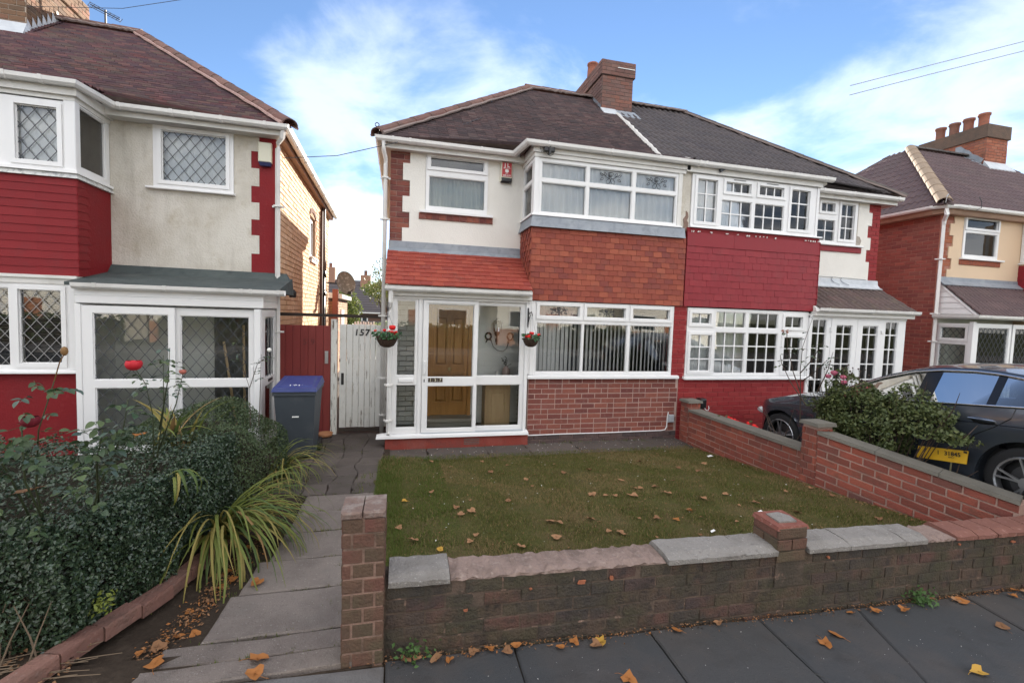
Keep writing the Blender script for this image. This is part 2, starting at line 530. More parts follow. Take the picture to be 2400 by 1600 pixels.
# ------------------------------------------------------------------ material list
M = {}
M['upvc'] = mat('white_upvc', (.74, .74, .74), .35, .5, blotch=[(1.3, (.60, .60, .58), .35, .5, .75)])
M['upvc_old'] = mat('aged_white_paint', (.66, .65, .62), .5, .4, blotch=[(2.0, (.42, .40, .36), .5, .5, .8), (14, (.35, .33, .30), .25, .58, .75)])
M['gutter'] = mat('white_gutter_plastic', (.70, .69, .67), .38, .5, blotch=[(3.0, (.45, .44, .41), .55, .48, .78)])
M['stucco'] = mat('painted_render', (.74, .72, .67), .85, .2, blotch=[(0.9, (.60, .58, .53), .5, .45, .75), (5, (.5, .47, .42), .2, .6, .8)], bump=[(60, .25), (9, .1)])
M['stucco_old'] = mat('weathered_render', (.62, .59, .53), .9, .15, blotch=[(1.4, (.40, .36, .29), .75, .42, .70), (3.5, (.36, .30, .20), .6, .55, .75), (40, (.30, .27, .22), .35, .60, .72)], streak=[(5, (.33, .30, .25), .5, .52, .75)], bump=[(45, .5), (130, .3)])
M['stucco_cream'] = mat('cream_render', (.66, .50, .35), .85, .2, blotch=[(1.0, (.55, .43, .31), .5, .45, .75)], bump=(50, .2))
BR1 = [(.23, .078, .058), (.17, .055, .045), (.26, .092, .066), (.20, .066, .054), (.145, .050, .045), (.25, .095, .075)]
M['brick1'] = mat('brown_red_brick', BR1[0], .85, .2, var='object', vary=BR1[1:], blotch=[(18, (.30, .20, .17), .45, .55, .78), (5, (.10, .06, .055), .5, .52, .75)], bump=[(90, .35), (25, .2)])
M['brick1i'] = mat('brown_red_brick_mass', BR1[0], .85, .2, var='island', vary=BR1[1:], blotch=[(18, (.30, .20, .17), .4, .55, .78)], bump=[(90, .3)])
M['mortar1'] = mat('pinkish_mortar', (.44, .31, .27), .95, .1, blotch=[(6, (.30, .21, .19), .7, .45, .7)], bump=(120, .4))
M['mortar_dark'] = mat('dark_mortar', (.13, .10, .09), .95, .1, blotch=[(8, (.24, .19, .17), .5, .5, .7)])
HT = [(.27, .066, .042), (.235, .056, .038), (.30, .078, .048), (.21, .052, .040), (.33, .092, .054), (.25, .060, .040), (.19, .050, .042)]
M['htile'] = mat('terracotta_hanging_tile', HT[0], .75, .25, var='object', vary=HT[1:], blotch=[(7, (.17, .075, .06), .45, .52, .78), (30, (.40, .19, .13), .25, .58, .75)], bump=[(50, .2)])
M['ptile'] = mat('terracotta_roof_tile', (.27, .050, .034), .75, .25, var='object', vary=[(.24, .042, .030), (.30, .062, .040), (.215, .040, .032), (.27, .052, .033)], blotch=[(2.2, (.10, .05, .045), .75, .60, .78), (14, (.45, .22, .17), .3, .56, .75)], bump=[(50, .2)])
RP = [(.235, .014, .022), (.215, .012, .020), (.25, .018, .025)]
M['rpaint'] = mat('dark_red_paint_on_tile', RP[0], .55, .35, var='object', vary=RP[1:], blotch=[(4, (.19, .03, .034), .5, .5, .75)], bump=[(70, .15)])
M['rpaint_l'] = mat('deep_red_paint_on_tile', (.205, .011, .015), .6, .25, var='object', vary=[(.19, .010, .014), (.22, .014, .018)], blotch=[(5, (.15, .02, .024), .5, .5, .75)], bump=[(70, .2)])
M['rbrick'] = mat('red_painted_brick', (.245, .022, .024), .7, .25, var='object', vary=[(.22, .018, .021), (.27, .03, .03), (.23, .024, .025)], blotch=[(11, (.30, .06, .055), .35, .55, .75)], bump=[(60, .25)])
M['rbrick_m'] = mat('red_painted_joint', (.36, .10, .095), .85, .2, blotch=[(8, (.24, .05, .05), .6, .45, .7)])
M['rwall'] = mat('red_masonry_paint', (.195, .010, .014), .65, .25, blotch=[(2.5, (.155, .018, .022), .6, .45, .75), (13, (.26, .05, .05), .3, .58, .75)], bump=[(40, .25)])
M['lead'] = mat('weathered_lead', (.22, .245, .28), .55, .5, blotch=[(3, (.32, .345, .37), .7, .45, .7), (9, (.12, .135, .155), .6, .5, .72)], bump=[(6, .15)])
M['lead_pale'] = mat('pale_lead_flashing', (.50, .53, .56), .5, .5, blotch=[(5, (.34, .37, .41), .7, .45, .7)])
M['felt'] = mat('green_grey_roofing_felt', (.060, .075, .075), .8, .3, blotch=[(3, (.10, .115, .11), .6, .45, .75), (9, (.03, .038, .04), .6, .5, .7)], bump=[(80, .4)])
RT1 = [(.082, .052, .054), (.058, .042, .046), (.105, .060, .060), (.05, .036, .040), (.072, .041, .042), (.12, .082, .078)]
M['roof1'] = mat('dark_plain_roof_tile', RT1[0], .7, .35, var='island', vary=RT1[1:], blotch=[(1.1, (.040, .034, .038), .7, .45, .75), (7, (.17, .125, .12), .45, .56, .74)])
RTL = [(.100, .048, .054), (.070, .038, .050), (.135, .052, .052), (.08, .048, .062), (.12, .08, .07), (.17, .075, .075)]
M['rooflh'] = mat('purple_brown_roof_tile', RTL[0], .7, .35, var='island', vary=RTL[1:], blotch=[(1.6, (.075, .065, .045), .6, .5, .75), (1.0, (.065, .040, .055), .6, .45, .7), (9, (.20, .14, .14), .35, .58, .75)])
M['roof2'] = mat('grey_brown_interlocking_tile', (.062, .051, .052), .7, .35, var='island', vary=[(.052, .044, .047), (.072, .059, .059), (.058, .049, .051)], blotch=[(1.4, (.066, .058, .055), .5, .45, .75), (11, (.14, .12, .11), .3, .58, .75)])
M['roof3'] = mat('plum_brown_interlocking_tile', (.098, .062, .064), .7, .35, var='island', vary=[(.085, .054, .057), (.11, .07, .07)], blotch=[(1.2, (.085, .066, .06), .5, .45, .75)])
M['ridge1'] = mat('brown_ridge_tile', (.165, .085, .07), .8, .25, var='object', vary=[(.12, .07, .06), (.19, .105, .085), (.145, .075, .065)], blotch=[(5, (.075, .06, .05), .7, .48, .7), (14, (.25, .19, .17), .4, .58, .74)])
M['ridge2'] = mat('grey_ridge_tile', (.085, .075, .070), .85, .2, var='object', vary=[(.07, .062, .06), (.10, .088, .08)], blotch=[(5, (.15, .13, .11), .6, .52, .72)])
M['ridge3'] = mat('buff_ridge_tile', (.30, .22, .155), .85, .2, var='object', vary=[(.26, .195, .14), (.33, .25, .18)], blotch=[(6, (.19, .15, .11), .6, .5, .72)])
M['pointing'] = mat('grey_pointing', (.25, .20, .185), .95, .1, blotch=[(8, (.22, .18, .17), .6, .45, .7)])
M['chimbrick'] = mat('sooty_chimney_brick', (.18, .095, .078), .85, .2, var='object', vary=[(.145, .08, .07), (.22, .10, .075), (.16, .095, .085), (.20, .115, .095)], blotch=[(4, (.085, .075, .065), .65, .48, .74)], bump=[(60, .3)])
M['chimbricki'] = mat('sooty_chimney_brick_mass', (.18, .105, .09), .85, .2, var='island', vary=[(.145, .08, .07), (.22, .12, .10), (.16, .10, .09)], blotch=[(4, (.10, .085, .075), .5, .48, .74)])
M['pot'] = mat('clay_chimney_pot', (.27, .105, .07), .8, .2, var='object', vary=[(.20, .10, .075), (.17, .095, .075), (.30, .11, .07)], blotch=[(6, (.12, .075, .06), .6, .5, .72)])
M['glass'] = glass_mat('window_glass', wob=.05)
M['glass_clear'] = glass_mat('door_glass', (.97, .98, .975), wob=.03)
M['net'] = mat('white_net_curtain', (.74, .77, .76), .9, .1, blotch=[(3, (.5, .54, .54), .5, .45, .7)])
M['net_blue'] = mat('pale_blind_fabric', (.80, .83, .84), .9, .1)
M['net_green'] = mat('grey_green_blind', (.50, .53, .47), .9, .1, blotch=[(4, (.50, .53, .48), .6, .45, .7)])
M['blind'] = mat('white_vertical_blind', (.84, .85, .85), .8, .2)
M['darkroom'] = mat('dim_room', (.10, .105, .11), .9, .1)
M['leading'] = mat('lead_came', (.055, .06, .07), .5, .4)
M['leading_l'] = mat('bright_lead_came', (.24, .24, .24), .5, .4)
M['wood_door'] = mat('varnished_oak', (.52, .25, .065), .4, .4, streak=[(18, (.36, .15, .035), .6, .42, .7)], coat=.2)
M['pine'] = mat('pale_pine', (.60, .43, .25), .5, .3, streak=[(20, (.44, .28, .15), .6, .42, .7)])
M['whitebrick'] = mat('white_painted_brickwork', (.82, .84, .83), .7, .3, var='object', vary=[(.79, .81, .80), (.85, .86, .85)])
M['black'] = mat('black_plastic', (.012, .012, .013), .4, .5)
M['iron'] = mat('black_ironwork', (.015, .014, .014), .5, .4)
M['grey_plastic'] = mat('grey_plastic', (.34, .37, .40), .4, .4)
M['redplastic'] = mat('red_sign_plastic', (.42, .03, .035), .4, .4)
M['whitepaint'] = mat('white_lettering', (.75, .75, .73), .6, .3)
M['cream'] = mat('cream_plastic', (.62, .60, .48), .5, .4)
M['steel'] = mat('dull_steel', (.45, .46, .48), .35, .5, metal=.9)
M['brass'] = mat('aged_brass', (.55, .42, .20), .35, .5, metal=.8)
M['sill'] = mat('white_sill', (.76, .76, .76), .4, .45, blotch=[(2, (.6, .59, .57), .4, .5, .75)])

UB = {k: unit_piece('brick', M[k]) for k in ('brick1', 'rbrick', 'chimbrick', 'whitebrick')}
UT = {k: unit_tile('tile', M[k]) for k in ('htile', 'ptile', 'rpaint', 'rpaint_l')}

# ------------------------------------------------------------------ house-building helpers
def plate(mb, x0, x1, z0, z1, holes, y0, y1, mi=0):
    """flat board from y0 (front) to y1 with rectangular holes (x0,x1,z0,z1)"""
    xs = sorted(set([x0, x1] + [h[0] for h in holes] + [h[1] for h in holes]))
    zs = sorted(set([z0, z1] + [h[2] for h in holes] + [h[3] for h in holes]))
    xs = [x for x in xs if x0 - 1e-6 <= x <= x1 + 1e-6]; zs = [z for z in zs if z0 - 1e-6 <= z <= z1 + 1e-6]
    nx, nz = len(xs) - 1, len(zs) - 1
    def solid(i, j):
        if i < 0 or j < 0 or i >= nx or j >= nz: return False
        cx, cz = (xs[i] + xs[i + 1]) / 2, (zs[j] + zs[j + 1]) / 2
        return not any(h[0] < cx < h[1] and h[2] < cz < h[3] for h in holes)
    for i in range(nx):
        for j in range(nz):
            if not solid(i, j): continue
            a, b, c, d = xs[i], xs[i + 1], zs[j], zs[j + 1]
            p = [(a, y0, c), (b, y0, c), (b, y0, d), (a, y0, d), (a, y1, c), (b, y1, c), (b, y1, d), (a, y1, d)]
            f = [(0, 1, 2, 3), (5, 4, 7, 6)]
            if not solid(i - 1, j): f.append((4, 0, 3, 7))
            if not solid(i + 1, j): f.append((1, 5, 6, 2))
            if not solid(i, j - 1): f.append((4, 5, 1, 0))
            if not solid(i, j + 1): f.append((3, 2, 6, 7))
            mb.add(p, f, mi)
    return mb

I4 = Matrix.Identity(4)
def window(parent, x0, x1, z0, z1, holes, y, X=I4, depth=.07, sashes=(), name='window', fm='upvc', gm='glass', bars=None, bead=.012, barw=.022):
    """frame mesh with its panes (sub-parts).  sashes: indices of holes that sit in a raised opening frame.
    bars: {hole index: (columns, rows)} glazing bars"""
    mb = MB()
    plate(mb, x0, x1, z0, z1, holes, y, y + depth)
    for i, h in enumerate(holes):
        if i in sashes:
            g = .048
            plate(mb, h[0] - g, h[1] + g, h[2] - g, h[3] + g, [h], y - .018, y - .0005)
            yy = y - .006
        else: yy = y + .006
        # inner glazing bead: a narrow step behind the frame face
        plate(mb, h[0] - .001, h[1] + .001, h[2] - .001, h[3] + .001, [(h[0] + bead, h[1] - bead, h[2] + bead, h[3] - bead)], y + .014, y + depth - .004)
        if bars and i in bars:
            nc, nr = bars[i]
            for k in range(1, nc):
                xx = h[0] + (h[1] - h[0]) * k / nc
                mb.box(xx - barw / 2, xx + barw / 2, y + .022, y + .05, h[2], h[3])
            zs_ = [h[2] + (h[3] - h[2]) * k / nr for k in range(1, nr)] if isinstance(nr, int) else nr
            for zz in zs_:
                mb.box(h[0], h[1], y + .023, y + .049, zz - barw / 2, zz + barw / 2)
    mb.xf(X)
    fr = part(name, mb, M[fm], parent)
    for h in holes:
        p = MB().box(h[0] + .002, h[1] - .002, y + .034, y + .040, h[2] + .002, h[3] - .002).xf(X)
        part('pane', p, M[gm], fr)
    return fr

def sheet(parent, x0, x1, z0, z1, y, mt, X=I4, amp=.012, per=.09, name='net_curtain', n=None):
    """pleated cloth hanging behind a window"""
    n = n or max(8, int((x1 - x0) / per * 6))
    mb = MB(); vs = []; fs = []
    ph = rnd.random() * 6
    for i in range(n + 1):
        x = x0 + (x1 - x0) * i / n
        w = amp * math.sin(x / per * 2 * PI + ph) + amp * .5 * math.sin(x / per * 3.1 + ph * 2)
        vs += [(x, y + w * .55, z1), (x, y + w, z0)]
    for i in range(n): fs.append((2 * i, 2 * i + 1, 2 * i + 3, 2 * i + 2))
    mb.add(vs, fs).xf(X)
    return part(name, mb, M[mt] if isinstance(mt, str) else mt, parent, True)

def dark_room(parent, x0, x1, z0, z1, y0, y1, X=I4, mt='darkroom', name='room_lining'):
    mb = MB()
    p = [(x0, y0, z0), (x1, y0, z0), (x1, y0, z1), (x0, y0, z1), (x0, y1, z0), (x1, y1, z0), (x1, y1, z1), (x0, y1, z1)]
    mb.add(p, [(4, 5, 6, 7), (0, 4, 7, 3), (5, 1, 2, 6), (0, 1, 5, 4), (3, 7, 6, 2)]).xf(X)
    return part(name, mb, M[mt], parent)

def lattice(parent, h, y, step_x, step_z, X=I4, mt='leading', w=.008):
    """diamond leading on one pane, clipped to it"""
    x0, x1, z0, z1 = h
    mb = MB(); sl = step_z / step_x
    def clip(xa, za, xb, zb):
        t0, t1 = 0.0, 1.0
        for p, q in ((-(xb - xa), xa - x0), ((xb - xa), x1 - xa), (-(zb - za), za - z0), ((zb - za), z1 - za)):
            if abs(p) < 1e-9:
                if q < 0: return None
            else:
                r = q / p
                if p < 0: t0 = max(t0, r)
                else: t1 = min(t1, r)
        if t0 >= t1: return None
        return (xa + (xb - xa) * t0, za + (zb - za) * t0, xa + (xb - xa) * t1, za + (zb - za) * t1)
    L = (x1 - x0) + (z1 - z0) / sl
    k = -int(L / step_x) - 2
    while k < int(L / step_x) + 3:
        for sgn in (1, -1):
            xa = x0 + k * step_x; za = z0 if sgn > 0 else z1
            c = clip(xa, za, xa + 20, za + sgn * 20 * sl)
            if c:
                dx, dz = c[2] - c[0], c[3] - c[1]; l = math.hypot(dx, dz)
                if l > .01:
                    nx, nz = -dz / l * w / 2, dx / l * w / 2
                    yy = y - (.0005 if sgn > 0 else .0012)
                    mb.add([(c[0] - nx, yy, c[1] - nz), (c[2] - nx, yy, c[3] - nz), (c[2] + nx, yy, c[3] + nz), (c[0] + nx, yy, c[1] + nz),
                            (c[0] - nx, yy - .003, c[1] - nz), (c[2] - nx, yy - .003, c[3] - nz), (c[2] + nx, yy - .003, c[3] + nz), (c[0] + nx, yy - .003, c[1] + nz)],
                           [(4, 5, 6, 7), (0, 1, 5, 4), (2, 3, 7, 6)])
        k += 1
    mb.xf(X)
    return part('diamond_leading', mb, M[mt], parent)

GUT = [(0, 0), (.006, -.045), (.033, -.072), (.078, -.072), (.105, -.045), (.112, 0), (.104, 0), (.096, -.04), (.074, -.062), (.038, -.062), (.015, -.04), (.008, 0)]
def gutter(parent, path, collars=(), name='gutter', mt='gutter'):
    g = part(name, MB().sweep(path, GUT), M[mt], parent)
    mb = MB()
    S = [(-.002, .004), (.0, -.05), (.030, -.079), (.081, -.079), (.111, -.05), (.119, .004)]
    for a, b in collars:
        mb.sweep([a, b], S)
    if collars: part('gutter_bracket', mb, M[mt], g)
    return g

def downpipe(parent, path, r=.034, clips=(), name='downpipe', mt='gutter', square=False):
    o = part(name, MB().tube(path, r, 4 if square else 10), M[mt], parent, not square)
    mb = MB()
    for x, y, z in clips:
        mb.box(x - r * 1.35, x + r * 1.35, y - r * 1.35, y + r * 1.35, z - .012, z + .012)
        mb.box(x - r * 2.3, x + r * 2.3, y + r * .8, y + r * 1.3, z - .014, z + .014)
    if clips: part('pipe_clip', mb, M[mt], o)
    return o

def rib_tiles(stuff, zr, xr, y0, y1, dy, tw, T=I4, prof=None):
    """interlocking ribbed roof tiles on the height field zr(x,y), rows along x"""
    prof = prof or [(0, .0), (.10, .028), (.22, .030), (.32, .004), (.50, 0), (.60, .028), (.72, .030), (.82, .004), (1.0, .0)]
    y = y0; r = 0
    while y < y1 - .02:
        ye = min(y + dy * 1.12, y1)
        u0, u1 = xr(y + .02); v0, v1 = xr(ye - .005)
        n = max(1, int(math.ceil((u1 - u0) / tw)))
        base = math.floor(min(u0, v0) / tw) * tw
        x = base
        while x < max(u1, v1):
            lo = []; hi = []; 
            for t, h in prof:
                xx = x + t * tw
                xa = min(max(xx, u0), u1); xb = min(max(xx, v0), v1)
                hh = h + .026 + rnd.uniform(-.002, .002)
                lo.append((xa, y, zr(xa, y) + hh)); hi.append((xb, ye, zr(xb, ye) + h + .004))
            k = len(lo)
            if lo[-1][0] - lo[0][0] > .02 or hi[-1][0] - hi[0][0] > .02:
                bt = [(p[0], p[1], p[2] - .022 - prof[i][1] * .5) for i, p in enumerate(lo)]
                vs = [T @ Vector(p) for p in lo + hi + bt]
                fs = [(i, i + 1, k + i + 1, k + i) for i in range(k - 1)] + [(2 * k + i, 2 * k + i + 1, i + 1, i) for i in range(k - 1)]
                stuff.add(vs, fs)
            x += tw
        y += dy; r += 1

def plain_roof(stuff, zr, xr, y0, y1, dy, tw, T=I4, lift=.036):
    """small plain tiles on the height field zr(x,y)"""
    y = y0; r = 0
    while y < y1 - .02:
        ye = min(y + dy * 1.1, y1)
        u0, u1 = xr(y + .01); v0, v1 = xr(ye - .005)
        x = min(u0, v0) - (tw * .5 if r % 2 else 0) - tw * .2
        while x < max(u1, v1):
            a, b = x + .0015, x + tw - .0015
            xa, xb = min(max(a, u0), u1), min(max(b, u0), u1)
            xc, xd = min(max(a, v0), v1), min(max(b, v0), v1)
            x += tw
            if xb - xa < .01 and xd - xc < .01: continue
            h = lift + rnd.uniform(-.002, .002); w = rnd.uniform(-.0012, .0012)
            lo = [(xa, y + w, zr(xa, y) + h), (xb, y + w, zr(xb, y) + h + rnd.uniform(-.002, .002))]
            hi = [(xc, ye, zr(xc, ye) + .004), (xd, ye, zr(xd, ye) + .004)]
            bt = [(xa, y + w, zr(xa, y) + h - .026), (xb, y + w, zr(xb, y) + h - .026)]
            vs = [T @ Vector(p) for p in (bt[0], bt[1], lo[1], lo[0], hi[0], hi[1])]
            stuff.add(vs, [(0, 1, 2, 3), (3, 2, 5, 4)])
        y += dy; r += 1

def ridge_run(parent, a, b, n, r, mt, name='ridge_tile', lap=.02, flat=.75, pointing=None):
    """half-round ridge or hip tiles from a (low) to b"""
    a = Vector(a); b = Vector(b); d = (b - a) / n
    for i in range(n):
        p, q = a + d * i - d * .03, a + d * (i + 1) + d * .04
        dd = (q - p).normalized(); s = dd.cross(Vector((0, 0, 1))).normalized(); u = s.cross(dd)
        vs = []; fs = []; K = 8
        for e, (c, rr) in enumerate(((p, r * 1.06), (q, r * .97))):
            for j in range(K + 1):
                t = PI * (j / K)
                vs.append(tuple(c + s * math.cos(t) * rr + u * (math.sin(t) * rr * flat)))
            for j in range(K, -1, -1):
                t = PI * (j / K)
                vs.append(tuple(c + s * math.cos(t) * (rr - .018) + u * (math.sin(t) * (rr - .018) * flat)))
        m_ = 2 * (K + 1)
        for j in range(m_): fs.append((j, m_ + j, m_ + (j + 1) % m_, (j + 1) % m_))
        fs += [(j, j + 1, m_ - 2 - j, m_ - 1 - j) for j in range(K)]
        fs += [(m_ + j, 2 * m_ - 1 - j, 2 * m_ - 2 - j, m_ + j + 1) for j in range(K)]
        part(name, MB().add(vs, fs), mt, parent, False)
    if pointing:
        dd = (b - a).normalized(); s = dd.cross(Vector((0, 0, 1))).normalized()
        mb = MB()
        for sg in (1, -1):
            c = s * (r * 1.02 * sg)
            N_ = 26; path = []
            for i in range(N_ + 1):
                path.append(a + (b - a) * (i / N_) + c * (1 + rnd.uniform(-.08, .12)) + Vector((0, 0, rnd.uniform(-.012, .006) - .008)))
            mb.tube(path, [rnd.uniform(.016, .030) for _ in path], 5)
        part('mortar_bedding', mb, pointing, parent)

def rose_motif(parent, cx, cz, y, s, mt, name='rose_motif'):
    """leaded rose with leaves and looping stems on a pane"""
    mb = MB()
    def line(pts, w=.0042):
        mb.tube([(cx + px * s, y, cz + pz * s) for px, pz in pts], w, 4)
    for k, rr in enumerate((.16, .115, .07, .03)):
        line([(rr * math.cos(t) * (1 + .12 * math.sin(3 * t + k)), .18 + rr * .85 * math.sin(t) * (1 + .1 * math.cos(2 * t + k * 2))) for t in [k + i * 2 * PI / 14 for i in range(12 if k < 3 else 9)]])
    for sg in (1, -1):
        line([(sg * a, b) for a, b in ((.02, .02), (.12, -.04), (.24, -.16), (.2, -.30), (.08, -.28), (.0, -.12), (-.06, .0))])
        line([(sg * a, b) for a, b in ((.1, -.03), (.22, .02), (.36, .12), (.5, .18))])
        for lx, lz, an in ((.32, .2, .9), (.52, .16, .5), (.5, -.08, -.6)):
            lf = []
            for i in range(13):
                t = i / 12 * 2 * PI
                a, b = .10 * math.cos(t), .05 * math.sin(t) * (1 - .4 * math.cos(t))
                lf.append((sg * (lx + a * math.cos(an) - b * math.sin(an)), lz + a * math.sin(an) + b * math.cos(an)))
            line(lf)
    return part(name, mb, mt, parent)

def roof_base(parent, zr, xr, y0, y1, mt, T=I4, n=24, k=30, drop=.025):
    """sheathing under the tiles, following the same surface"""
    mb = MB(); vs = []; fs = []
    for i in range(n + 1):
        y = y0 + (y1 - y0) * i / n; a, b = xr(min(max(y, y0 + .02), y1 - .02))
        for j in range(k + 1):
            x = a + (b - a) * j / k; vs.append(tuple(T @ Vector((x, y, zr(x, y) - drop))))
    for i in range(n):
        for j in range(k):
            q = i * (k + 1) + j; fs.append((q, q + 1, q + k + 2, q + k + 1))
    return part('sheathing', mb.add(vs, fs), mt, parent)
# ------------------------------------------------------------------ house with the terracotta bay (centre)
RS, RY0, RZ0 = 0.8075, 7.48, 4.70          # roof slope, eave line, eave height
H1 = thing('semi_detached_house', 'middle white rendered house with terracotta tiled bay, glazed porch and brown brick corner', 'house', (2.26, 10.7, 0))

# walls
mb = MB()
mb.box(-.2, .355, 7.70, 7.95, -.1, 4.62).box(1.375, 2.02, 7.70, 7.95, 2.3, 4.62).box(.355, 1.375, 7.70, 7.95, 2.3, 3.69).box(.355, 1.375, 7.70, 7.95, 4.59, 4.62)
mb.box(-.2, -.02, 7.95, 13.75, -.1, 4.62).box(-.02, 4.72, 13.5, 13.75, -.1, 4.62)
wall1 = part('wall', mb, M['mortar1'], H1)
# toothed render between quoin and bay
zt = [4.62, 4.397, 4.13, 3.88, 3.63, 3.38, 3.12]
poly = []
for i in range(6):
    x = .107 if i % 2 == 0 else -.003
    poly += [(x, zt[i]), (x, zt[i + 1])]
poly += [(.355, 3.12), (.355, 4.62)]
mb = MB().prism(poly[::-1], 7.672, 7.70)
mb.box(.355, 1.375, 7.672, 7.70, 3.12, 3.69).box(1.375, 2.0, 7.672, 7.70, 3.12, 4.62).box(.355, 1.375, 7.672, 7.70, 4.59, 4.62)
part('render_coat', mb, M['stucco'], H1)
# quoin bricks
MQ = face_matrix((-.2, 7.70, 3.12), (1, 0, 0), (0, 0, 1))
def qskip(a, b, c, d):
    lim = .300
    z = 3.12 + (c + d) / 2
    for i in range(6):
        if zt[i + 1] <= z <= zt[i]: lim = .300 if i % 2 == 0 else .190
    return a > lim - .03
def quoin(parent, xl, y, z0, teeth, w_long, w_short, meshes, hand=1, course=.0835):
    z = z0; r = 0
    while z < teeth[0] - .03:
        lim = w_short
        for i in range(len(teeth) - 1):
            if teeth[i + 1] - .01 <= z + .04 <= teeth[i]: lim = w_long if i % 2 == 0 else w_short
        cuts = [0, .215, lim] if (r % 2 == 0 and lim > .25) else ([0, .10, lim] if r % 2 else [0, lim])
        for a, b in zip(cuts, cuts[1:]):
            if b - a < .03: continue
            a2, b2 = a + .005, b - .004
            xx = xl + a2 if hand > 0 else xl - b2
            B = face_matrix((xx, y, z + .005), (1, 0, 0), (0, 0, 1)) @ Matrix.Diagonal((b2 - a2, course - .011, .010 + rnd.uniform(-.002, .002), 1))
            link('brick', rnd.choice(meshes), parent, B)
        z += course; r += 1
quoin(wall1, -.2, 7.70, 3.12, zt, .305, .195, UB['brick1'])
# brick sill under the small window
mb = MB().box(.255, 1.475, 7.655, 7.70, 3.535, 3.635)
sillb = part('brick_sill', mb, M['mortar1'], H1)
for i in range(11):
    x = .26 + i * .11
    link('brick', rnd.choice(UB['brick1']), sillb, face_matrix((x, 7.655, 3.54), (1, 0, 0), (0, 0, 1)) @ Matrix.Diagonal((.104, .09, .01, 1)))
part('window_sill', MB().box(.27, 1.465, 7.60, 7.70, 3.635, 3.672), M['sill'], H1)
# small upstairs window
window(H1, .358, 1.372, 3.672, 4.588, [(.425, 1.305, 4.375, 4.535), (.405, 1.33, 3.745, 4.235)], 7.655, sashes=(0,))
sheet(H1, .37, 1.36, 3.70, 4.30, 7.80, 'net_green', amp=.018, per=.085, name='vertical_blind')
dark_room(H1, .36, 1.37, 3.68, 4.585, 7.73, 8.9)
# burglar alarm box
al = part('alarm_box', MB().cbox(1.575, 1.775, 7.60, 7.672, 4.245, 4.57, .015), M['cream'], H1, label='cream alarm box with red JL face')
part('red_face', MB().box(1.597, 1.757, 7.594, 7.60, 4.325, 4.555), M['redplastic'], al)
part('black_strobe', MB().cbox(1.585, 1.768, 7.585, 7.66, 4.235, 4.315, .02), M['black'], al)
text_mesh('J L', .085, FRONT(1.677, 7.593, 4.51), M['whitepaint'], 'lettering', al, .001, bold=.002)
text_mesh('SECURITY', .028, FRONT(1.677, 7.593, 4.462), M['whitepaint'], 'lettering', al, .001)
text_mesh('0121', .026, FRONT(1.677, 7.593, 4.375), M['whitepaint'], 'lettering', al, .001)
text_mesh('358 6177', .036, FRONT(1.677, 7.593, 4.342), M['whitepaint'], 'lettering', al, .001, bold=.0008)
part('shield_emblem', MB().prism([(1.645, 4.405), (1.677, 4.388), (1.709, 4.405), (1.705, 4.44), (1.677, 4.447), (1.649, 4.44)], 7.5915, 7.594), M['whitepaint'], al)

# ---- upper bay
TOP = [(2.105, 2.852, 4.188, 4.44), (2.907, 3.667, 4.188, 4.44), (3.729, 4.477, 4.188, 4.44)]
BOT = [(2.108, 2.855, 3.665, 4.13), (2.908, 3.668, 3.665, 4.13), (3.729, 4.482, 3.665, 4.13)]
window(H1, 2.06, 4.512, 3.635, 4.495, TOP + BOT, 7.0, name='bay_window')
part('corner_post', MB().cbox(1.985, 2.058, 6.985, 7.07, 3.60, 4.50, .008), M['upvc'], H1)
part('corner_post', MB().cbox(4.514, 4.592, 6.985, 7.07, 3.60, 4.56, .008), M['upvc_old'], H1)
XR = Matrix(((0, 1, 0, 1.99 - 7.0), (-1, 0, 0, 0), (0, 0, 1, 0), (0, 0, 0, 1)))        # local x -> -y, local y -> x
XL = Matrix(((0, 1, 0, -5.0), (-1, 0, 0, 0), (0, 0, 1, 0), (0, 0, 0, 1)))              # face looking to -x : world x = ly - 5, world y = -lx
window(H1, -7.67, -7.075, 3.635, 4.495, [(-7.62, -7.13, 4.19, 4.44), (-7.62, -7.13, 3.665, 4.13)], 6.985, X=XL, name='bay_side_window')
sheet(H1, 2.07, 4.52, 3.64, 4.48, 7.085, 'net_blue', amp=.02, per=.118, name='vertical_blind')
sheet(H1, -7.67, -7.10, 3.64, 4.48, 7.12, 'net_green', X=XL, amp=.012, per=.1, name='vertical_blind')
for (h, dx) in ((TOP[1], 0), (TOP[2], .02)):
    rose_motif(H1, (h[0] + h[1]) / 2 + dx, 4.305, 7.026, .31, M['leading'])
# sill, lead apron, fascia boards
part('bay_sill', MB().sweep([(1.985, 7.68, 3.60), (1.985, 6.985, 3.60), (4.60, 6.985, 3.60)], [(-.03, .035), (.035, .025), (.038, 0), (-.03, 0)]), M['sill'], H1)
part('lead_apron', MB().sweep([(1.975, 7.675, 3.42), (1.975, 6.965, 3.42), (4.655, 6.965, 3.42)], [(-.02, .18), (.004, .175), (.035, .05), (.05, 0), (.035, -.004), (-.02, .02)]), M['lead'], H1)
mb = MB().sweep([(1.985, 7.68, 4.50), (1.985, 6.985, 4.50), (4.64, 6.985, 4.50)], [(-.06, .06), (.012, .06), (.012, 0), (-.06, 0)])
mb.sweep([(1.985, 7.68, 4.56), (1.985, 6.985, 4.56), (4.70, 6.985, 4.56)], [(-.06, .13), (.035, .13), (.035, .002), (-.06, .002)])
part('bay_fascia', mb, M['upvc_old'], H1)
part('bay_ceiling', MB().box(2.0, 4.70, 7.0, 7.7, 4.62, 4.66).box(2.0, 4.70, 7.06, 7.7, 3.5, 3.6), M['darkroom'], H1)
dark_room(H1, 2.04, 4.70, 3.6, 4.62, 7.2, 8.4)
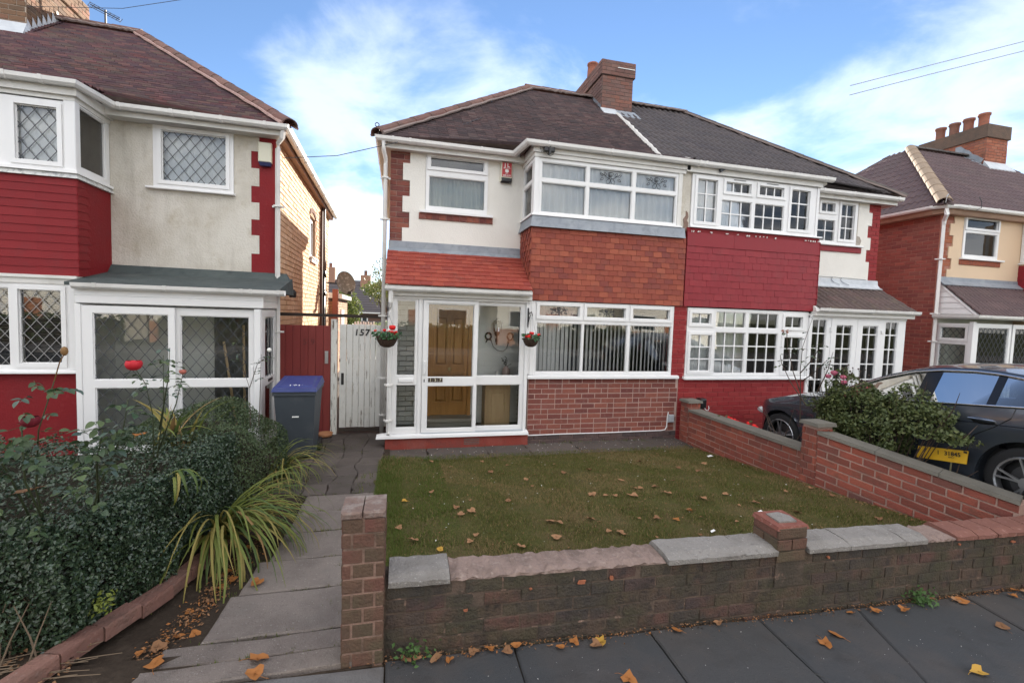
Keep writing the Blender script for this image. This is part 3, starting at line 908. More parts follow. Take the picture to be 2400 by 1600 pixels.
# hanging tiles on the bay
mb = MB().box(1.985, 4.70, 6.985, 7.25, 2.275, 3.44).box(1.985, 2.05, 7.25, 7.70, 2.275, 3.44)
apron = part('bay_apron', mb, M['mortar_dark'], H1)
lay_tiles(apron, face_matrix((1.962, 6.983, 2.282), (1, 0, 0), (0, 0, 1)), 2.74, 13, .0885, .158, UT['htile'], 'hanging_tile', tilt=.020)
lay_tiles(apron, face_matrix((1.983, 7.675, 2.282), (0, -1, 0), (0, 0, 1)), .712, 13, .0885, .158, UT['htile'], 'hanging_tile', tilt=.020)

# ---- lower bay
T2 = [(2.147, 2.832, 2.03, 2.204), (2.956, 3.654, 2.03, 2.204), (3.783, 4.48, 2.03, 2.204)]
B2 = [(2.112, 2.89, 1.13, 1.925), (2.917, 3.706, 1.13, 1.925), (3.75, 4.532, 1.13, 1.925)]
window(H1, 2.09, 4.565, 1.082, 2.268, T2 + B2, 7.0, sashes=(0, 1, 2), name='bay_window')
part('corner_post', MB().cbox(2.002, 2.088, 6.985, 7.09, 1.082, 2.27, .01).cbox(1.975, 2.0, 6.975, 7.09, 1.10, 2.27, .006), M['upvc'], H1)
part('bay_sill', MB().sweep([(1.975, 7.0, 1.028), (4.69, 7.0, 1.028)], [(-.08, .055), (.03, .05), (.062, .038), (.062, 0), (.045, 0), (-.08, .02)]), M['sill'], H1)
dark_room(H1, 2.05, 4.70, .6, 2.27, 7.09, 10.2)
rose_motif(H1, (T2[1][0] + T2[1][1]) / 2 + .02, 2.105, 7.026, .235, M['leading'])
rose_motif(H1, (T2[0][0] + T2[0][1]) / 2, 2.105, 7.026, .235, M['leading'])
sheet(H1, T2[0][0], T2[0][1], 2.02, 2.22, 7.13, mat('pink_curtain', (.42, .24, .22), .9, .1), amp=.02, per=.1, name='curtain')
sheet(H1, T2[1][0], T2[1][1] - .16, 2.02, 2.22, 7.13, mat('cream_curtain', (.62, .60, .48), .9, .1), amp=.02, per=.1, name='curtain')
bl = MB()
slat_v = []
for k in range(3):
    me = MB()
    n_ = 5; vs = []; fs = []
    for i in range(n_ + 1):
        t = i / n_ - .5
        vs += [(t * .085, .006 * math.cos(t * PI), 0), (t * .085, .006 * math.cos(t * PI), -.80)]
    for i in range(n_): fs.append((2 * i, 2 * i + 1, 2 * i + 3, 2 * i + 2))
    me.add(vs, fs)
    slat_v.append(me.mesh('blind_slat', M['blind']))
x = 2.10
while x < 4.53:
    ang = math.radians(rnd.uniform(38, 50)) if x > 2.75 else math.radians(rnd.uniform(12, 35))
    link('blind_slat', rnd.choice(slat_v), H1, Matrix.Translation((x, 7.16 + rnd.uniform(-.004, .004), 1.935)) @ Matrix.Rotation(ang, 4, 'Z'))
    x += .073
part('blind_rail', MB().box(2.06, 4.55, 7.13, 7.19, 1.935, 1.97), M['upvc'], H1)
# brick panel under the bay
mb = MB().box(2.005, 4.72, 7.008, 7.25, -.1, 1.03)
bw = part('bay_wall', mb, M['mortar1'], H1)
lay_bricks(bw, face_matrix((2.01, 7.008, .108), (1, 0, 0), (0, 0, 1)), 2.70, .92, UB['brick1'], mode='mixed', L=.219, joint=.0135, depth=.005, jig=.0015)
lay_bricks(bw, face_matrix((2.01, 7.000, -.06), (1, 0, 0), (0, 0, 1)), 2.70, .168, unit_piece('brick', mat('sooty_plinth_brick', (.085, .062, .06), .9, .15, var='object', vary=[(.11, .075, .07), (.07, .055, .055)], blotch=[(9, (.16, .13, .125), .5, .52, .72)], bump=(60, .3))), mode='stretcher')
cab = [(2.0, 6.985, .105), (2.6, 6.985, .112), (3.3, 6.985, .110), (4.0, 6.985, .116), (4.42, 6.985, .118), (4.50, 6.985, .13), (4.53, 6.985, .18), (4.535, 6.985, .36), (4.55, 6.985, .44)]
part('white_cable', MB().tube(cab, .009, 6), M['upvc'], H1)
part('outdoor_socket', MB().cbox(4.535, 4.645, 6.93, 6.99, .265, .395, .012), M['grey_plastic'], H1)

# ---- porch
pr = MB().box(-.195, 2.0, 6.905, 7.15, -.08, .15)
pl = part('porch_plinth', pr, mat('red_painted_plinth', (.24, .05, .038), .85, .2, blotch=[(6, (.13, .06, .055), .6, .48, .7), (2, (.30, .11, .09), .5, .5, .7)], bump=(40, .3)), H1)
ab = MB()
for i in range(4): ab.box(.98, 1.22, 6.900, 6.905, .02 + i * .026, .034 + i * .026)
part('air_brick', ab, M['mortar_dark'], pl)
part('porch_sill', MB().sweep([(-.225, 7.02, .15), (-.225, 6.965, .15), (2.0, 6.965, .15)], [(-.06, .055), (.03, .05), (.095, .034), (.1, .0), (-.06, 0)]), M['sill'], H1)
window(H1, -.11, .252, .205, 2.252, [(-.053, .222, 1.078, 2.2), (-.053, .240, .285, .943)], 6.955, name='porch_side_light', gm='glass_clear')
part('letter_box', MB().cbox(-.022, .212, 6.942, 6.956, .972, 1.042, .008).cbox(-.01, .20, 6.936, 6.943, .984, 1.03, .004), M['upvc'], H1)
part('corner_post', MB().cbox(-.178, -.112, 6.95, 7.03, .2, 2.26, .008), M['upvc'], H1)
part('door_post', MB().cbox(.254, .324, 6.948, 7.05, .2, 2.26, .008).cbox(.27, .30, 6.940, 6.95, .2, 2.25, .004), M['upvc'], H1)
pd = window(H1, .328, 1.155, .195, 2.215, [(.398, 1.098, 1.052, 2.172), (.402, 1.113, .262, .93)], 6.935, depth=.045, name='sliding_door', gm='glass_clear')
window(H1, 1.105, 1.915, .205, 2.222, [(1.158, 1.85, 1.066, 2.172), (1.158, 1.868, .268, .937)], 6.985, depth=.045, name='sliding_door', gm='glass_clear')
part('door_jamb', MB().cbox(1.917, 1.972, 6.948, 7.05, .2, 2.262, .008), M['upvc'], H1)
part('door_head', MB().cbox(-.178, 1.975, 6.925, 7.03, 2.223, 2.262, .006), M['upvc'], H1)
part('door_track', MB().cbox(.325, 1.92, 6.925, 7.03, .198, .213, .004), M['grey_plastic'], H1)
part('door_handle', MB().cbox(.345, .375, 6.905, 6.936, 1.10, 1.30, .008), M['upvc'], pd)
part('keyhole', MB().box(.352, .366, 6.931, 6.935, .985, 1.03), M['black'], pd)
for i, c in enumerate('157'):
    tl = part('number_tile', MB().cbox(.418 + i * .073, .487 + i * .073, 6.925, 6.935, .985, 1.048, .003), mat('dark_number_tile', (.05, .035, .025), .4, .4) if i == 0 else bpy.data.materials['dark_number_tile'], pd)
    text_mesh(c, .062, FRONT(.4525 + i * .073, 6.924, 1.0165), M['cream'], 'numeral', tl, .001, bold=.001)
part('porch_fascia', MB().cbox(-.175, 1.985, 6.865, 7.0, 2.262, 2.352, .006), M['upvc_old'], H1)
part('porch_soffit', MB().box(-.175, 1.985, 6.87, 7.68, 2.27, 2.30), M['upvc_old'], H1)
part('porch_side_panel', MB().box(-.178, -.13, 7.03, 7.70, -.05, 2.26), M['upvc_old'], H1)
gutter(H1, [(-.225, 6.862, 2.395), (1.955, 6.862, 2.395)], [((-.05, 6.862, 2.395), (-.02, 6.862, 2.395)), ((.92, 6.862, 2.395), (.95, 6.862, 2.395)), ((1.80, 6.862, 2.395), (1.83, 6.862, 2.395))], name='porch_gutter')
downpipe(H1, [(-.14, 6.80, 2.33), (-.14, 6.80, 2.16), (-.15, 6.86, 2.10), (-.15, 6.89, 2.02), (-.15, 6.89, .26), (-.15, 6.85, .22)], .030, [(-.15, 6.89, 1.75), (-.15, 6.89, .95), (-.15, 6.89, .42)], square=True)
# porch roof
sl = Vector((0, .84, .58)).normalized()
pv = [(-.2, 6.80, 2.375), (1.96, 6.80, 2.375), (1.96, 7.70, 2.375), (-.2, 7.70, 2.375), (-.2, 6.80, 2.395), (1.96, 6.80, 2.395), (1.96, 7.70, 3.01), (-.2, 7.70, 3.01)]
proof = part('porch_roof', MB().hexa(pv[:4], pv[4:]), M['upvc_old'], H1)
lay_tiles(proof, face_matrix((-.225, 6.785, 2.41), (1, 0, 0), tuple(sl)), 2.185, 9, .116, .166, UT['ptile'], 'roof_tile', tilt=.024, wfun=lambda v: (0, 2.185))
part('lead_flashing', MB().sweep([(-.21, 7.672, 3.0), (1.965, 7.672, 3.0)], [(-.005, .165), (.008, .16), (.02, .05), (.075, -.01), (.125, -.062), (.12, -.075), (.04, -.02), (-.005, 0)]), M['lead'], H1)
# inside the porch
mb = MB().box(-.13, .46, 7.70, 7.74, -.05, 2.4).box(1.16, 2.0, 7.70, 7.74, -.05, 2.4).box(.46, 1.16, 7.70, 7.74, 2.12, 2.4)
pw = part('porch_back_wall', mb, mat('white_painted_mortar', (.76, .78, .77), .8, .2), H1)
lay_bricks(pw, face_matrix((-.12, 7.70, .05), (1, 0, 0), (0, 0, 1)), .55, 2.2, UB['whitebrick'], depth=.006)
lay_bricks(pw, face_matrix((1.30, 7.70, .05), (1, 0, 0), (0, 0, 1)), .72, 1.2, UB['whitebrick'], depth=.006)
part('porch_floor', MB().box(-.18, 2.0, 7.0, 7.75, .02, .16), mat('dark_doormat_floor', (.16, .155, .15), .9, .2), H1)
part('door_step', MB().cbox(.44, 1.20, 7.44, 7.70, .16, .24, .01).cbox(.44, 1.20, 7.40, 7.70, .24, .305, .015), mat('stone_step', (.42, .39, .34), .8, .3), H1)
fd = MB().box(.50, 1.12, 7.69, 7.73, .31, 2.10)
fdo = part('front_door', fd, M['wood_door'], H1)
for a, b, c, d in ((.56, .78, .52, 1.02), (.84, 1.06, .52, 1.02), (.56, .78, 1.14, 1.98), (.84, 1.06, 1.14, 1.98)):
    plate(mb2 := MB(), a - .02, b + .02, c - .02, d + .02, [(a + .012, b - .012, c + .012, d - .012)], 7.672, 7.69)
    mb2.cbox(a + .03, b - .03, 7.678, 7.69, c + .03, d - .03, .02)
    part('door_panel', mb2, M['wood_door'], fdo)
part('door_frame', plate(MB(), .44, 1.18, .305, 2.16, [(.50, 1.12, .305, 2.10)], 7.65, 7.70), M['wood_door'], H1)
part('knocker', MB().cbox(.79, .83, 7.65, 7.672, 1.06, 1.12, .005), M['brass'], fdo)
lan = part('wall_lantern', MB().lathe([(.012, 1.52), (.012, 1.66), (.035, 1.68), (.05, 1.72), (.045, 1.74)], 1.60, 7.62, 10).box(1.585, 1.615, 7.62, 7.70, 1.56, 1.62), M['iron'], H1)
part('lantern_glass', MB().lathe([(.05, 1.74), (.068, 1.86), (.07, 1.88)], 1.60, 7.62, 6), M['glass_clear'], lan)
part('lantern_roof', MB().lathe([(.095, 1.875), (.06, 1.92), (.02, 1.94), (.008, 1.97)], 1.60, 7.62, 6).tube([(1.54, 7.60, 1.74), (1.53, 7.60, 1.88)], .005, 4).tube([(1.66, 7.60, 1.74), (1.67, 7.60, 1.88)], .005, 4), M['iron'], lan)
ho = MB()
for cx in (1.46, 1.84):
    ho.tube([(cx + .05 * math.cos(t), 7.66, 1.66 + .06 * math.sin(t)) for t in [i / 10 * 2 * PI for i in range(11)]], .014, 6)
ho.tube([(1.44, 7.66, 1.60), (1.42, 7.66, 1.55)], .012, 6).tube([(1.82, 7.66, 1.61), (1.80, 7.66, 1.54)], .012, 6)
ho.tube([(1.50, 7.655, 1.60), (1.55, 7.655, 1.48), (1.62, 7.655, 1.42), (1.72, 7.655, 1.40), (1.78, 7.655, 1.45), (1.82, 7.655, 1.58)], .006, 5)
part('looped_wall_ornament', ho, M['black'], H1)
# pine cupboard with vases standing in the porch
cp = thing('pine_cupboard', 'small pale pine cupboard standing inside the glazed porch on the right', 'cupboard', (1.60, 7.47, .16))
part('carcass', MB().cbox(1.37, 1.80, 7.34, 7.62, .16, .93, .01), M['pine'], cp)
dp = part('cupboard_door', plate(MB(), 1.42, 1.75, .24, .80, [(1.47, 1.70, .29, .75)], 7.325, 7.34).cbox(1.48, 1.69, 7.332, 7.34, .30, .74, .006), M['pine'], cp)
part('knob', MB().sphere((1.70, 7.315, .56), .016), M['brass'], dp)
part('top_board', MB().cbox(1.35, 1.82, 7.32, 7.64, .93, .955, .008), M['pine'], cp)
v1 = single('vase', MB().lathe([(.03, .956), (.055, .99), (.07, 1.05), (.06, 1.12), (.035, 1.15), (.04, 1.17)], 1.74, 7.46, 14), mat('pearly_vase', (.55, .42, .40), .15, .6), 'round pearly pink vase with a dark leafy stem on the porch cupboard', 'vase', smooth=True)
lf = MB()
for i in range(16):
    a = rnd.uniform(0, 2 * PI); rr = rnd.uniform(.01, .10); z = rnd.uniform(1.18, 1.34)
    p = Vector((1.74 + rr * math.cos(a), 7.46 + rr * .5 * math.sin(a), z)); d = Vector((math.cos(a), math.sin(a) * .5, .6)) * .05; s = Vector((-math.sin(a), math.cos(a), 0)) * .014
    lf.add([p, p + d * .5 + s, p + d, p + d * .5 - s], [(0, 1, 2, 3)])
    lf.tube([(1.74, 7.46, 1.16), tuple(p)], .0025, 4)
part('stem_leaf', lf, mat('dark_dry_leaf', (.04, .045, .03), .6, .3), v1)
single('pot', MB().lathe([(.035, .956), (.045, .97), (.045, 1.04), (.03, 1.07), (.032, 1.085)], 1.58, 7.46, 12), M['upvc'], 'small white bottle shaped pot on the porch cupboard beside the pink vase', 'pot', smooth=True)

# ---- eaves
gutter(H1, [(-.32, 13.9, 4.70), (-.32, 7.53, 4.70), (1.83, 7.53, 4.70), (1.90, 6.95, 4.70), (4.72, 6.95, 4.70)],
       [((x, 7.53, 4.70), (x + .035, 7.53, 4.70)) for x in (-.18, .08, 1.2)] + [((x, 6.95, 4.70), (x + .035, 6.95, 4.70)) for x in (2.15, 3.2, 4.05)] +
       [((-.32, y, 4.70), (-.32, y - .03, 4.70)) for y in (13.2, 12.3, 11.4, 10.5, 9.6, 8.7)])
part('eaves_board', MB().sweep([(-.30, 13.88, 4.56), (-.30, 7.55, 4.56), (1.98, 7.55, 4.56)], [(0, .13), (.018, .13), (.018, 0), (-.012, 0)]).box(-.30, 2.0, 7.55, 7.70, 4.57, 4.59).box(-.30, -.2, 7.70, 13.88, 4.57, 4.59), M['upvc_old'], H1)
downpipe(H1, [(-.30, 7.48, 4.63), (-.30, 7.48, 4.50), (-.27, 7.60, 4.40), (-.27, 7.62, 4.32), (-.27, 7.62, .05)], .034, [(-.27, 7.62, 4.12), (-.27, 7.62, 3.48), (-.27, 7.62, 1.95), (-.27, 7.62, .95), (-.27, 7.62, .35)])
cm = part('security_camera', MB().cbox(2.10, 2.27, 6.88, 6.95, 4.565, 4.63, .006).box(2.17, 2.20, 6.86, 6.90, 4.52, 4.64), M['black'], H1)
part('camera_wire', MB().tube([(2.25, 6.90, 4.60), (2.30, 6.88, 4.66), (2.31, 6.84, 4.76), (2.31, 6.83, 4.83)], .005, 5).tube([(2.10, 6.90, 4.6), (2.06, 6.92, 4.55), (2.04, 6.93, 4.66)], .004, 5).tube([(2.13, 6.9, 4.57), (2.15, 6.89, 4.52), (2.2, 6.89, 4.5), (2.25, 6.89, 4.53)], .005, 5), M['black'], cm)

# ---- main roof
def z1(x, y):
    zz = RZ0 + RS * (y - RY0)
    if x > 1.80 and y < 7.7:
        t = min(1, (x - 1.80) / .06); t = t * t * (3 - 2 * t)
        zb = RZ0 + (7.7 - RY0) * RS - (7.7 - y) * ((7.7 - RY0) * RS / (7.7 - 6.90))
        zz = zz * (1 - t) + zb * t
    return zz
def x1(y):
    a = max(-.42, -.42 + (y - RY0))
    if y < RY0 - .01: a = 1.86
    return (a, 4.70)
st = MB(); plain_roof(st, z1, x1, 6.88, 10.68, .0775, .166)
mb = MB()
mb.add([(-.36, 7.55, 4.66), (4.72, 7.55, 4.66), (4.72, 10.7, 7.20), (2.80, 10.7, 7.20), (-.36, 13.85, 4.66), (4.72, 13.85, 4.66)],
       [(0, 1, 2, 3), (0, 3, 4), (4, 3, 2, 5), (0, 4, 5, 1), (1, 5, 2)])
mb.prism([(6.93, 4.64), (7.66, 4.64), (7.66, 4.83), (6.93, 4.69)], 1.875, 1.89, axis='x')
roof1 = part('roof', mb, M['mortar_dark'], H1)
roof_base(roof1, z1, x1, 6.90, 10.66, M['mortar_dark'])
part('plain_tile', st, M['roof1'], roof1, kind='stuff')
sth = MB()
TH = Matrix(((0, 1, 0, 0), (-1, 0, 0, 0), (0, 0, 1, 0), (0, 0, 0, 1)))      # (x,y)->(y,-x): front plane turned to face -x
plain_roof(sth, lambda x, y: RZ0 + RS * (y + .42), lambda y: (-13.92 + (y + .42), -7.48 - (y + .42)), -.42, 2.78, .0775, .166, TH)
part('plain_tile', sth, M['roof1'], roof1, kind='stuff')
ridge_run(roof1, (-.40, 7.50, 4.74), (2.80, 10.70, 7.325), 12, .115, M['ridge1'], 'hip_tile', pointing=M['pointing'])
ridge_run(roof1, (2.74, 10.70, 7.325), (4.40, 10.70, 7.325), 4, .115, M['ridge1'], pointing=M['pointing'])
part('hip_iron', MB().tube([(-.40 + .03 * math.cos(t), 7.47, 4.86 + .03 * math.sin(t)) for t in [i / 9 * 2 * PI for i in range(10)]], .007, 5).tube([(-.37, 7.5, 4.72), (-.37, 7.47, 4.84)], .007, 5), M['iron'], roof1)
# pale fillet between the two roofs
vf = MB(); pth = []
y = 7.0
while y < 9.9:
    pth.append((4.715 + rnd.uniform(-.012, .012), y, z1(4.7, y) + .035)); y += .09
vf.tube(pth, [rnd.uniform(.025, .05) for _ in pth], 6)
part('party_line_fillet', vf, mat('pale_mortar', (.60, .58, .55), .9, .15), roof1)

# ---- chimney shared by the pair
mb = MB().box(4.41, 5.175, 10.095, 11.70, 6.2, 7.60).box(4.37, 5.215, 10.06, 11.735, 7.60, 7.92)
ch = part('chimney', mb, M['mortar_dark'], H1)
def front_bricks(parent, x0, x1_, y, z0, z1_, meshes):
    lay_bricks(parent, face_matrix((x0, y, z0), (1, 0, 0), (0, 0, 1)), x1_ - x0, z1_ - z0, meshes, depth=.007)
front_bricks(ch, 4.41, 5.175, 10.095, 6.765, 7.60, UB['chimbrick'])
front_bricks(ch, 4.37, 5.215, 10.06, 7.60, 7.935, UB['chimbrick'])
sb = MB()
lay_bricks(None, face_matrix((4.41, 11.70, 6.765), (0, -1, 0), (0, 0, 1)), 1.605, .835, None, stuff=sb, depth=.007)
lay_bricks(None, face_matrix((4.37, 11.735, 7.60), (0, -1, 0), (0, 0, 1)), 1.675, .335, None, stuff=sb, depth=.007)
part('side_brick', sb, M['chimbricki'], ch, kind='stuff')
part('flaunching', MB().hexa([(4.39, 10.08, 7.92), (5.2, 10.08, 7.92), (5.2, 11.72, 7.92), (4.39, 11.72, 7.92)], [(4.55, 10.25, 7.97), (5.05, 10.25, 7.97), (5.05, 11.55, 7.97), (4.55, 11.55, 7.97)]), M['pointing'], ch)
part('chimney_pot', MB().lathe([(.13, 7.95), (.125, 8.12), (.115, 8.24), (.135, 8.25), (.135, 8.29), (.105, 8.29), (.10, 8.1)], 4.52, 10.98, 16, cap=False), M['pot'], ch, True)
part('chimney_pot', MB().lathe([(.12, 7.95), (.11, 8.08), (.10, 8.10)], 4.80, 11.35, 14, cap=False), M['pot'], ch, True)
part('broken_cowl', MB().hexa([(4.78, 10.35, 7.95), (4.86, 10.35, 7.95), (4.86, 10.43, 7.95), (4.78, 10.43, 7.95)], [(4.835, 10.37, 8.05), (4.855, 10.37, 8.06), (4.855, 10.42, 8.06), (4.835, 10.42, 8.05)]), M['pot'], ch)
part('white_streak', MB().box(4.76, 5.19, 10.044, 10.052, 7.775, 7.79), M['whitepaint'], ch)
part('front_flashing', MB().hexa([(4.38, 9.86, 6.625), (4.75, 9.86, 6.625), (4.75, 10.09, 6.79), (4.38, 10.09, 6.79)], [(4.38, 9.855, 6.65), (4.75, 9.855, 6.65), (4.75, 10.085, 6.86), (4.38, 10.085, 6.86)]), M['lead_pale'], ch)
part('front_flashing', MB().hexa([(4.752, 9.80, 6.58), (5.28, 9.80, 6.58), (5.24, 10.09, 6.79), (4.752, 10.09, 6.79)], [(4.752, 9.795, 6.61), (5.28, 9.795, 6.60), (5.24, 10.085, 6.85), (4.752, 10.085, 6.85)]), M['lead'], ch)
sf = MB()
for i in range(8):
    y = 10.10 + i * .078; zb = z1(4.4, y)
    sf.add([(4.402, y, zb - .02), (4.402, y + .09, zb + .06), (4.402, y + .085, zb + .17), (4.398, y + .01, zb + .12), (4.33, y, zb + .035), (4.33, y + .09, zb + .10)], [(0, 1, 2, 3), (0, 4, 5, 1)])
part('stepped_flashing', sf, M['lead'], ch)
# ------------------------------------------------------------------ house with red painted bay (right half of the pair)
H2 = thing('semi_detached_house', 'white rendered house with crimson tile bay, red brick corner and grey ribbed roof', 'house', (7.3, 10.7, 0))
mb = MB()
mb.box(7.50, 8.11, 7.70, 7.95, -.1, 4.62).box(9.15, 9.80, 7.70, 7.95, -.1, 4.62).box(8.11, 9.15, 7.70, 7.95, 2.3, 3.685).box(8.11, 9.15, 7.70, 7.95, 4.585, 4.62)
mb.box(9.62, 9.80, 7.95, 13.75, -.1, 4.62).box(4.73, 9.62, 13.5, 13.75, -.1, 4.62)
wall2 = part('wall', mb, M['rbrick_m'], H2)
poly = []
for i in range(6):
    x = 9.46 if i % 2 == 0 else 9.555
    poly += [(x, zt[i]), (x, zt[i + 1])]
poly += [(9.15, 3.0), (9.15, 4.62)]
poly[-3] = (9.555, 3.0)
mb = MB().prism(poly, 7.672, 7.70)
mb.box(8.11, 9.15, 7.672, 7.70, 3.0, 3.685).box(7.50, 8.11, 7.672, 7.70, 2.6, 4.62).box(8.11, 9.15, 7.672, 7.70, 4.585, 4.62)
part('render_coat', mb, M['stucco'], H2)
quoin(wall2, 9.80, 7.70, 3.02, zt[:6] + [3.0], .34, .245, UB['rbrick'], hand=-1)
part('grey_patch', MB().prism([(9.155, 3.70), (9.27, 3.72), (9.30, 3.80), (9.25, 3.88), (9.16, 3.90)], 7.664, 7.672).prism([(9.155, 3.9), (9.185, 3.9), (9.18, 4.57), (9.155, 4.57)], 7.666, 7.672), mat('bare_render_patch', (.34, .30, .26), .95, .1, blotch=[(12, (.5, .46, .4), .6, .5, .7)], bump=(50, .5)), H2)
part('window_sill', MB().cbox(8.09, 9.31, 7.60, 7.70, 3.655, 3.69, .008), M['sill'], H2)
part('brick_sill', MB().cbox(8.12, 9.30, 7.645, 7.70, 3.54, 3.652, .006), M['rpaint'], H2)
window(H2, 8.112, 9.148, 3.69, 4.583, [(8.205, 8.54, 4.325, 4.50), (8.14, 8.585, 3.74, 4.165), (8.71, 9.06, 3.795, 4.51)], 7.655, sashes=(0, 2), bars={0: (2, 1), 1: (2, 2), 2: (2, 3)})
sheet(H2, 8.12, 9.14, 3.70, 4.57, 7.78, 'net', amp=.02, per=.11)
dark_room(H2, 8.12, 9.14, 3.70, 4.58, 7.73, 8.8)
# pier between the two bays
part('bay_pier', MB().cbox(4.594, 4.782, 7.02, 7.3, 3.56, 4.56, .01), M['stucco_old'], H2)
part('peeling_paint', MB().prism([(4.66, 3.57), (4.74, 3.56), (4.752, 3.70), (4.72, 3.74), (4.75, 3.80), (4.735, 3.87), (4.70, 3.90), (4.70, 3.82), (4.655, 3.76), (4.67, 3.68)], 7.008, 7.02), mat('bare_brown_render', (.22, .15, .12), .95, .1, blotch=[(14, (.36, .29, .25), .6, .5, .7)], bump=(60, .5)), H2)
# upper bay
HB = [(4.885, 5.275, 3.737, 4.457), (5.445, 5.955, 4.29, 4.457), (6.13, 6.65, 4.295, 4.457), (5.385, 6.0, 3.694, 4.15), (6.07, 6.69, 3.694, 4.148), (6.825, 7.228, 3.75, 4.456)]
window(H2, 4.785, 7.385, 3.66, 4.535, HB, 7.0, sashes=(0, 1, 2, 5), bars={0: (2, 3), 1: (3, 1), 2: (3, 1), 3: (3, 2), 4: (3, 2), 5: (2, 3)}, name='bay_window')
tv = MB()
for a, b in ((5.59, 5.83), (6.27, 6.51)): tv.box(a, b, 6.975, 6.982, 4.493, 4.502)
part('trickle_vent', tv, M['leading'], H2)
sheet(H2, 4.80, 5.99, 3.67, 4.52, 7.14, 'net', amp=.02, per=.13)
sheet(H2, 5.99, 7.37, 3.67, 4.52, 7.14, 'net_green', amp=.02, per=.13, name='curtain')
part('bay_sill', MB().sweep([(4.76, 6.985, 3.625), (7.49, 6.985, 3.625), (7.49, 7.68, 3.625)], [(-.03, .036), (.035, .025), (.038, 0), (-.03, 0)]), M['sill'], H2)
part('bay_side', MB().box(7.388, 7.44, 6.99, 7.68, 3.6, 4.56), M['upvc'], H2)
mb = MB().sweep([(4.64, 6.985, 4.54), (7.43, 6.985, 4.54), (7.43, 7.68, 4.54)], [(-.06, .15), (.035, .15), (.035, .002), (-.06, .002)])
part('bay_fascia', mb, M['upvc_old'], H2)
dark_room(H2, 4.79, 7.40, 3.64, 4.6, 7.2, 8.4)
mb = MB().box(4.725, 7.50, 6.985, 7.25, 2.28, 3.62).box(7.44, 7.50, 7.25, 7.70, 2.28, 3.60)
apron2 = part('bay_apron', mb, M['rwall'], H2)
lay_tiles(apron2, face_matrix((4.725, 6.983, 2.284), (1, 0, 0), (0, 0, 1)), 2.80, 9, .1145, .168, UT['rpaint'], 'hanging_tile', tilt=.018, gap=.002)
lay_tiles(apron2, face_matrix((4.725, 6.983, 3.314), (1, 0, 0), (0, 0, 1)), 2.80, 1, .235, .93, UT['rpaint'], 'top_board', tilt=.022, gap=.002)
lay_tiles(apron2, face_matrix((7.502, 6.965, 2.284), (0, 1, 0), (0, 0, 1)), .72, 11, .1145, .168, UT['rpaint'], 'hanging_tile', tilt=.018, gap=.002)
fl = MB()
for i in range(26):
    x = 4.76 + rnd.random() * 2.7; w = rnd.uniform(.01, .045)
    fl.prism([(x, 3.555 + rnd.uniform(-.012, .01)), (x + w * .5, 3.545 + rnd.uniform(-.012, .01)), (x + w, 3.555), (x + w * .6, 3.57)], 6.946, 6.958)
part('flaking_paint', fl, M['upvc_old'], apron2, kind='stuff')
# lower bay
HL = [(4.912, 5.30, 1.985, 2.168), (4.916, 5.335, 1.152, 1.795), (5.405, 6.025, 1.93, 2.21), (5.417, 6.04, 1.112, 1.85), (6.094, 6.725, 1.93, 2.208), (6.10, 6.742, 1.11, 1.85), (6.865, 7.26, 1.962, 2.165), (6.87, 7.275, 1.145, 1.79)]
window(H2, 4.835, 7.395, 1.065, 2.262, HL, 7.0, sashes=(0, 1, 6, 7), bars={0: (2, 1), 1: (2, 3), 2: (3, 1), 3: (3, 3), 4: (3, 1), 5: (3, 3), 6: (2, 1), 7: (2, 3)}, name='bay_window')
sheet(H2, 4.85, 5.38, 1.08, 2.25, 7.14, 'net', amp=.022, per=.12)
sheet(H2, 5.38, 6.80, 1.08, 2.25, 7.16, 'net', amp=.028, per=.16)
sheet(H2, 6.80, 7.38, 1.08, 2.25, 7.14, 'net', amp=.022, per=.12)
dark_room(H2, 4.84, 7.39, 1.0, 2.25, 7.24, 8.4)
part('bay_sill', MB().sweep([(4.80, 7.0, 1.01), (7.52, 7.0, 1.01)], [(-.08, .052), (.03, .048), (.062, .036), (.062, 0), (.045, 0), (-.08, .02)]), M['sill'], H2)
mb = MB().box(4.726, 7.50, 7.008, 7.25, -.15, 1.01).box(4.572, 4.83, 7.012, 7.2, 1.03, 2.275)
bw2 = part('bay_wall', mb, M['rbrick_m'], H2)
lay_bricks(bw2, face_matrix((4.728, 7.008, -.06), (1, 0, 0), (0, 0, 1)), 2.77, 1.07, UB['rbrick'], L=.222, depth=.007, joint=.009)
lay_bricks(bw2, face_matrix((4.574, 7.012, 1.035), (1, 0, 0), (0, 0, 1)), .255, 1.25, UB['rbrick'], L=.222, depth=.006, joint=.009)
hr = part('hose_holder', MB().cbox(5.10, 5.22, 6.86, 7.0, .50, .68, .02), M['black'], H2)
part('white_hose', MB().tube([(5.17, 6.87, .53), (5.20, 6.85, .49), (5.24, 6.85, .48), (5.255, 6.85, .52), (5.25, 6.86, .56)], .006, 5), M['upvc'], hr)
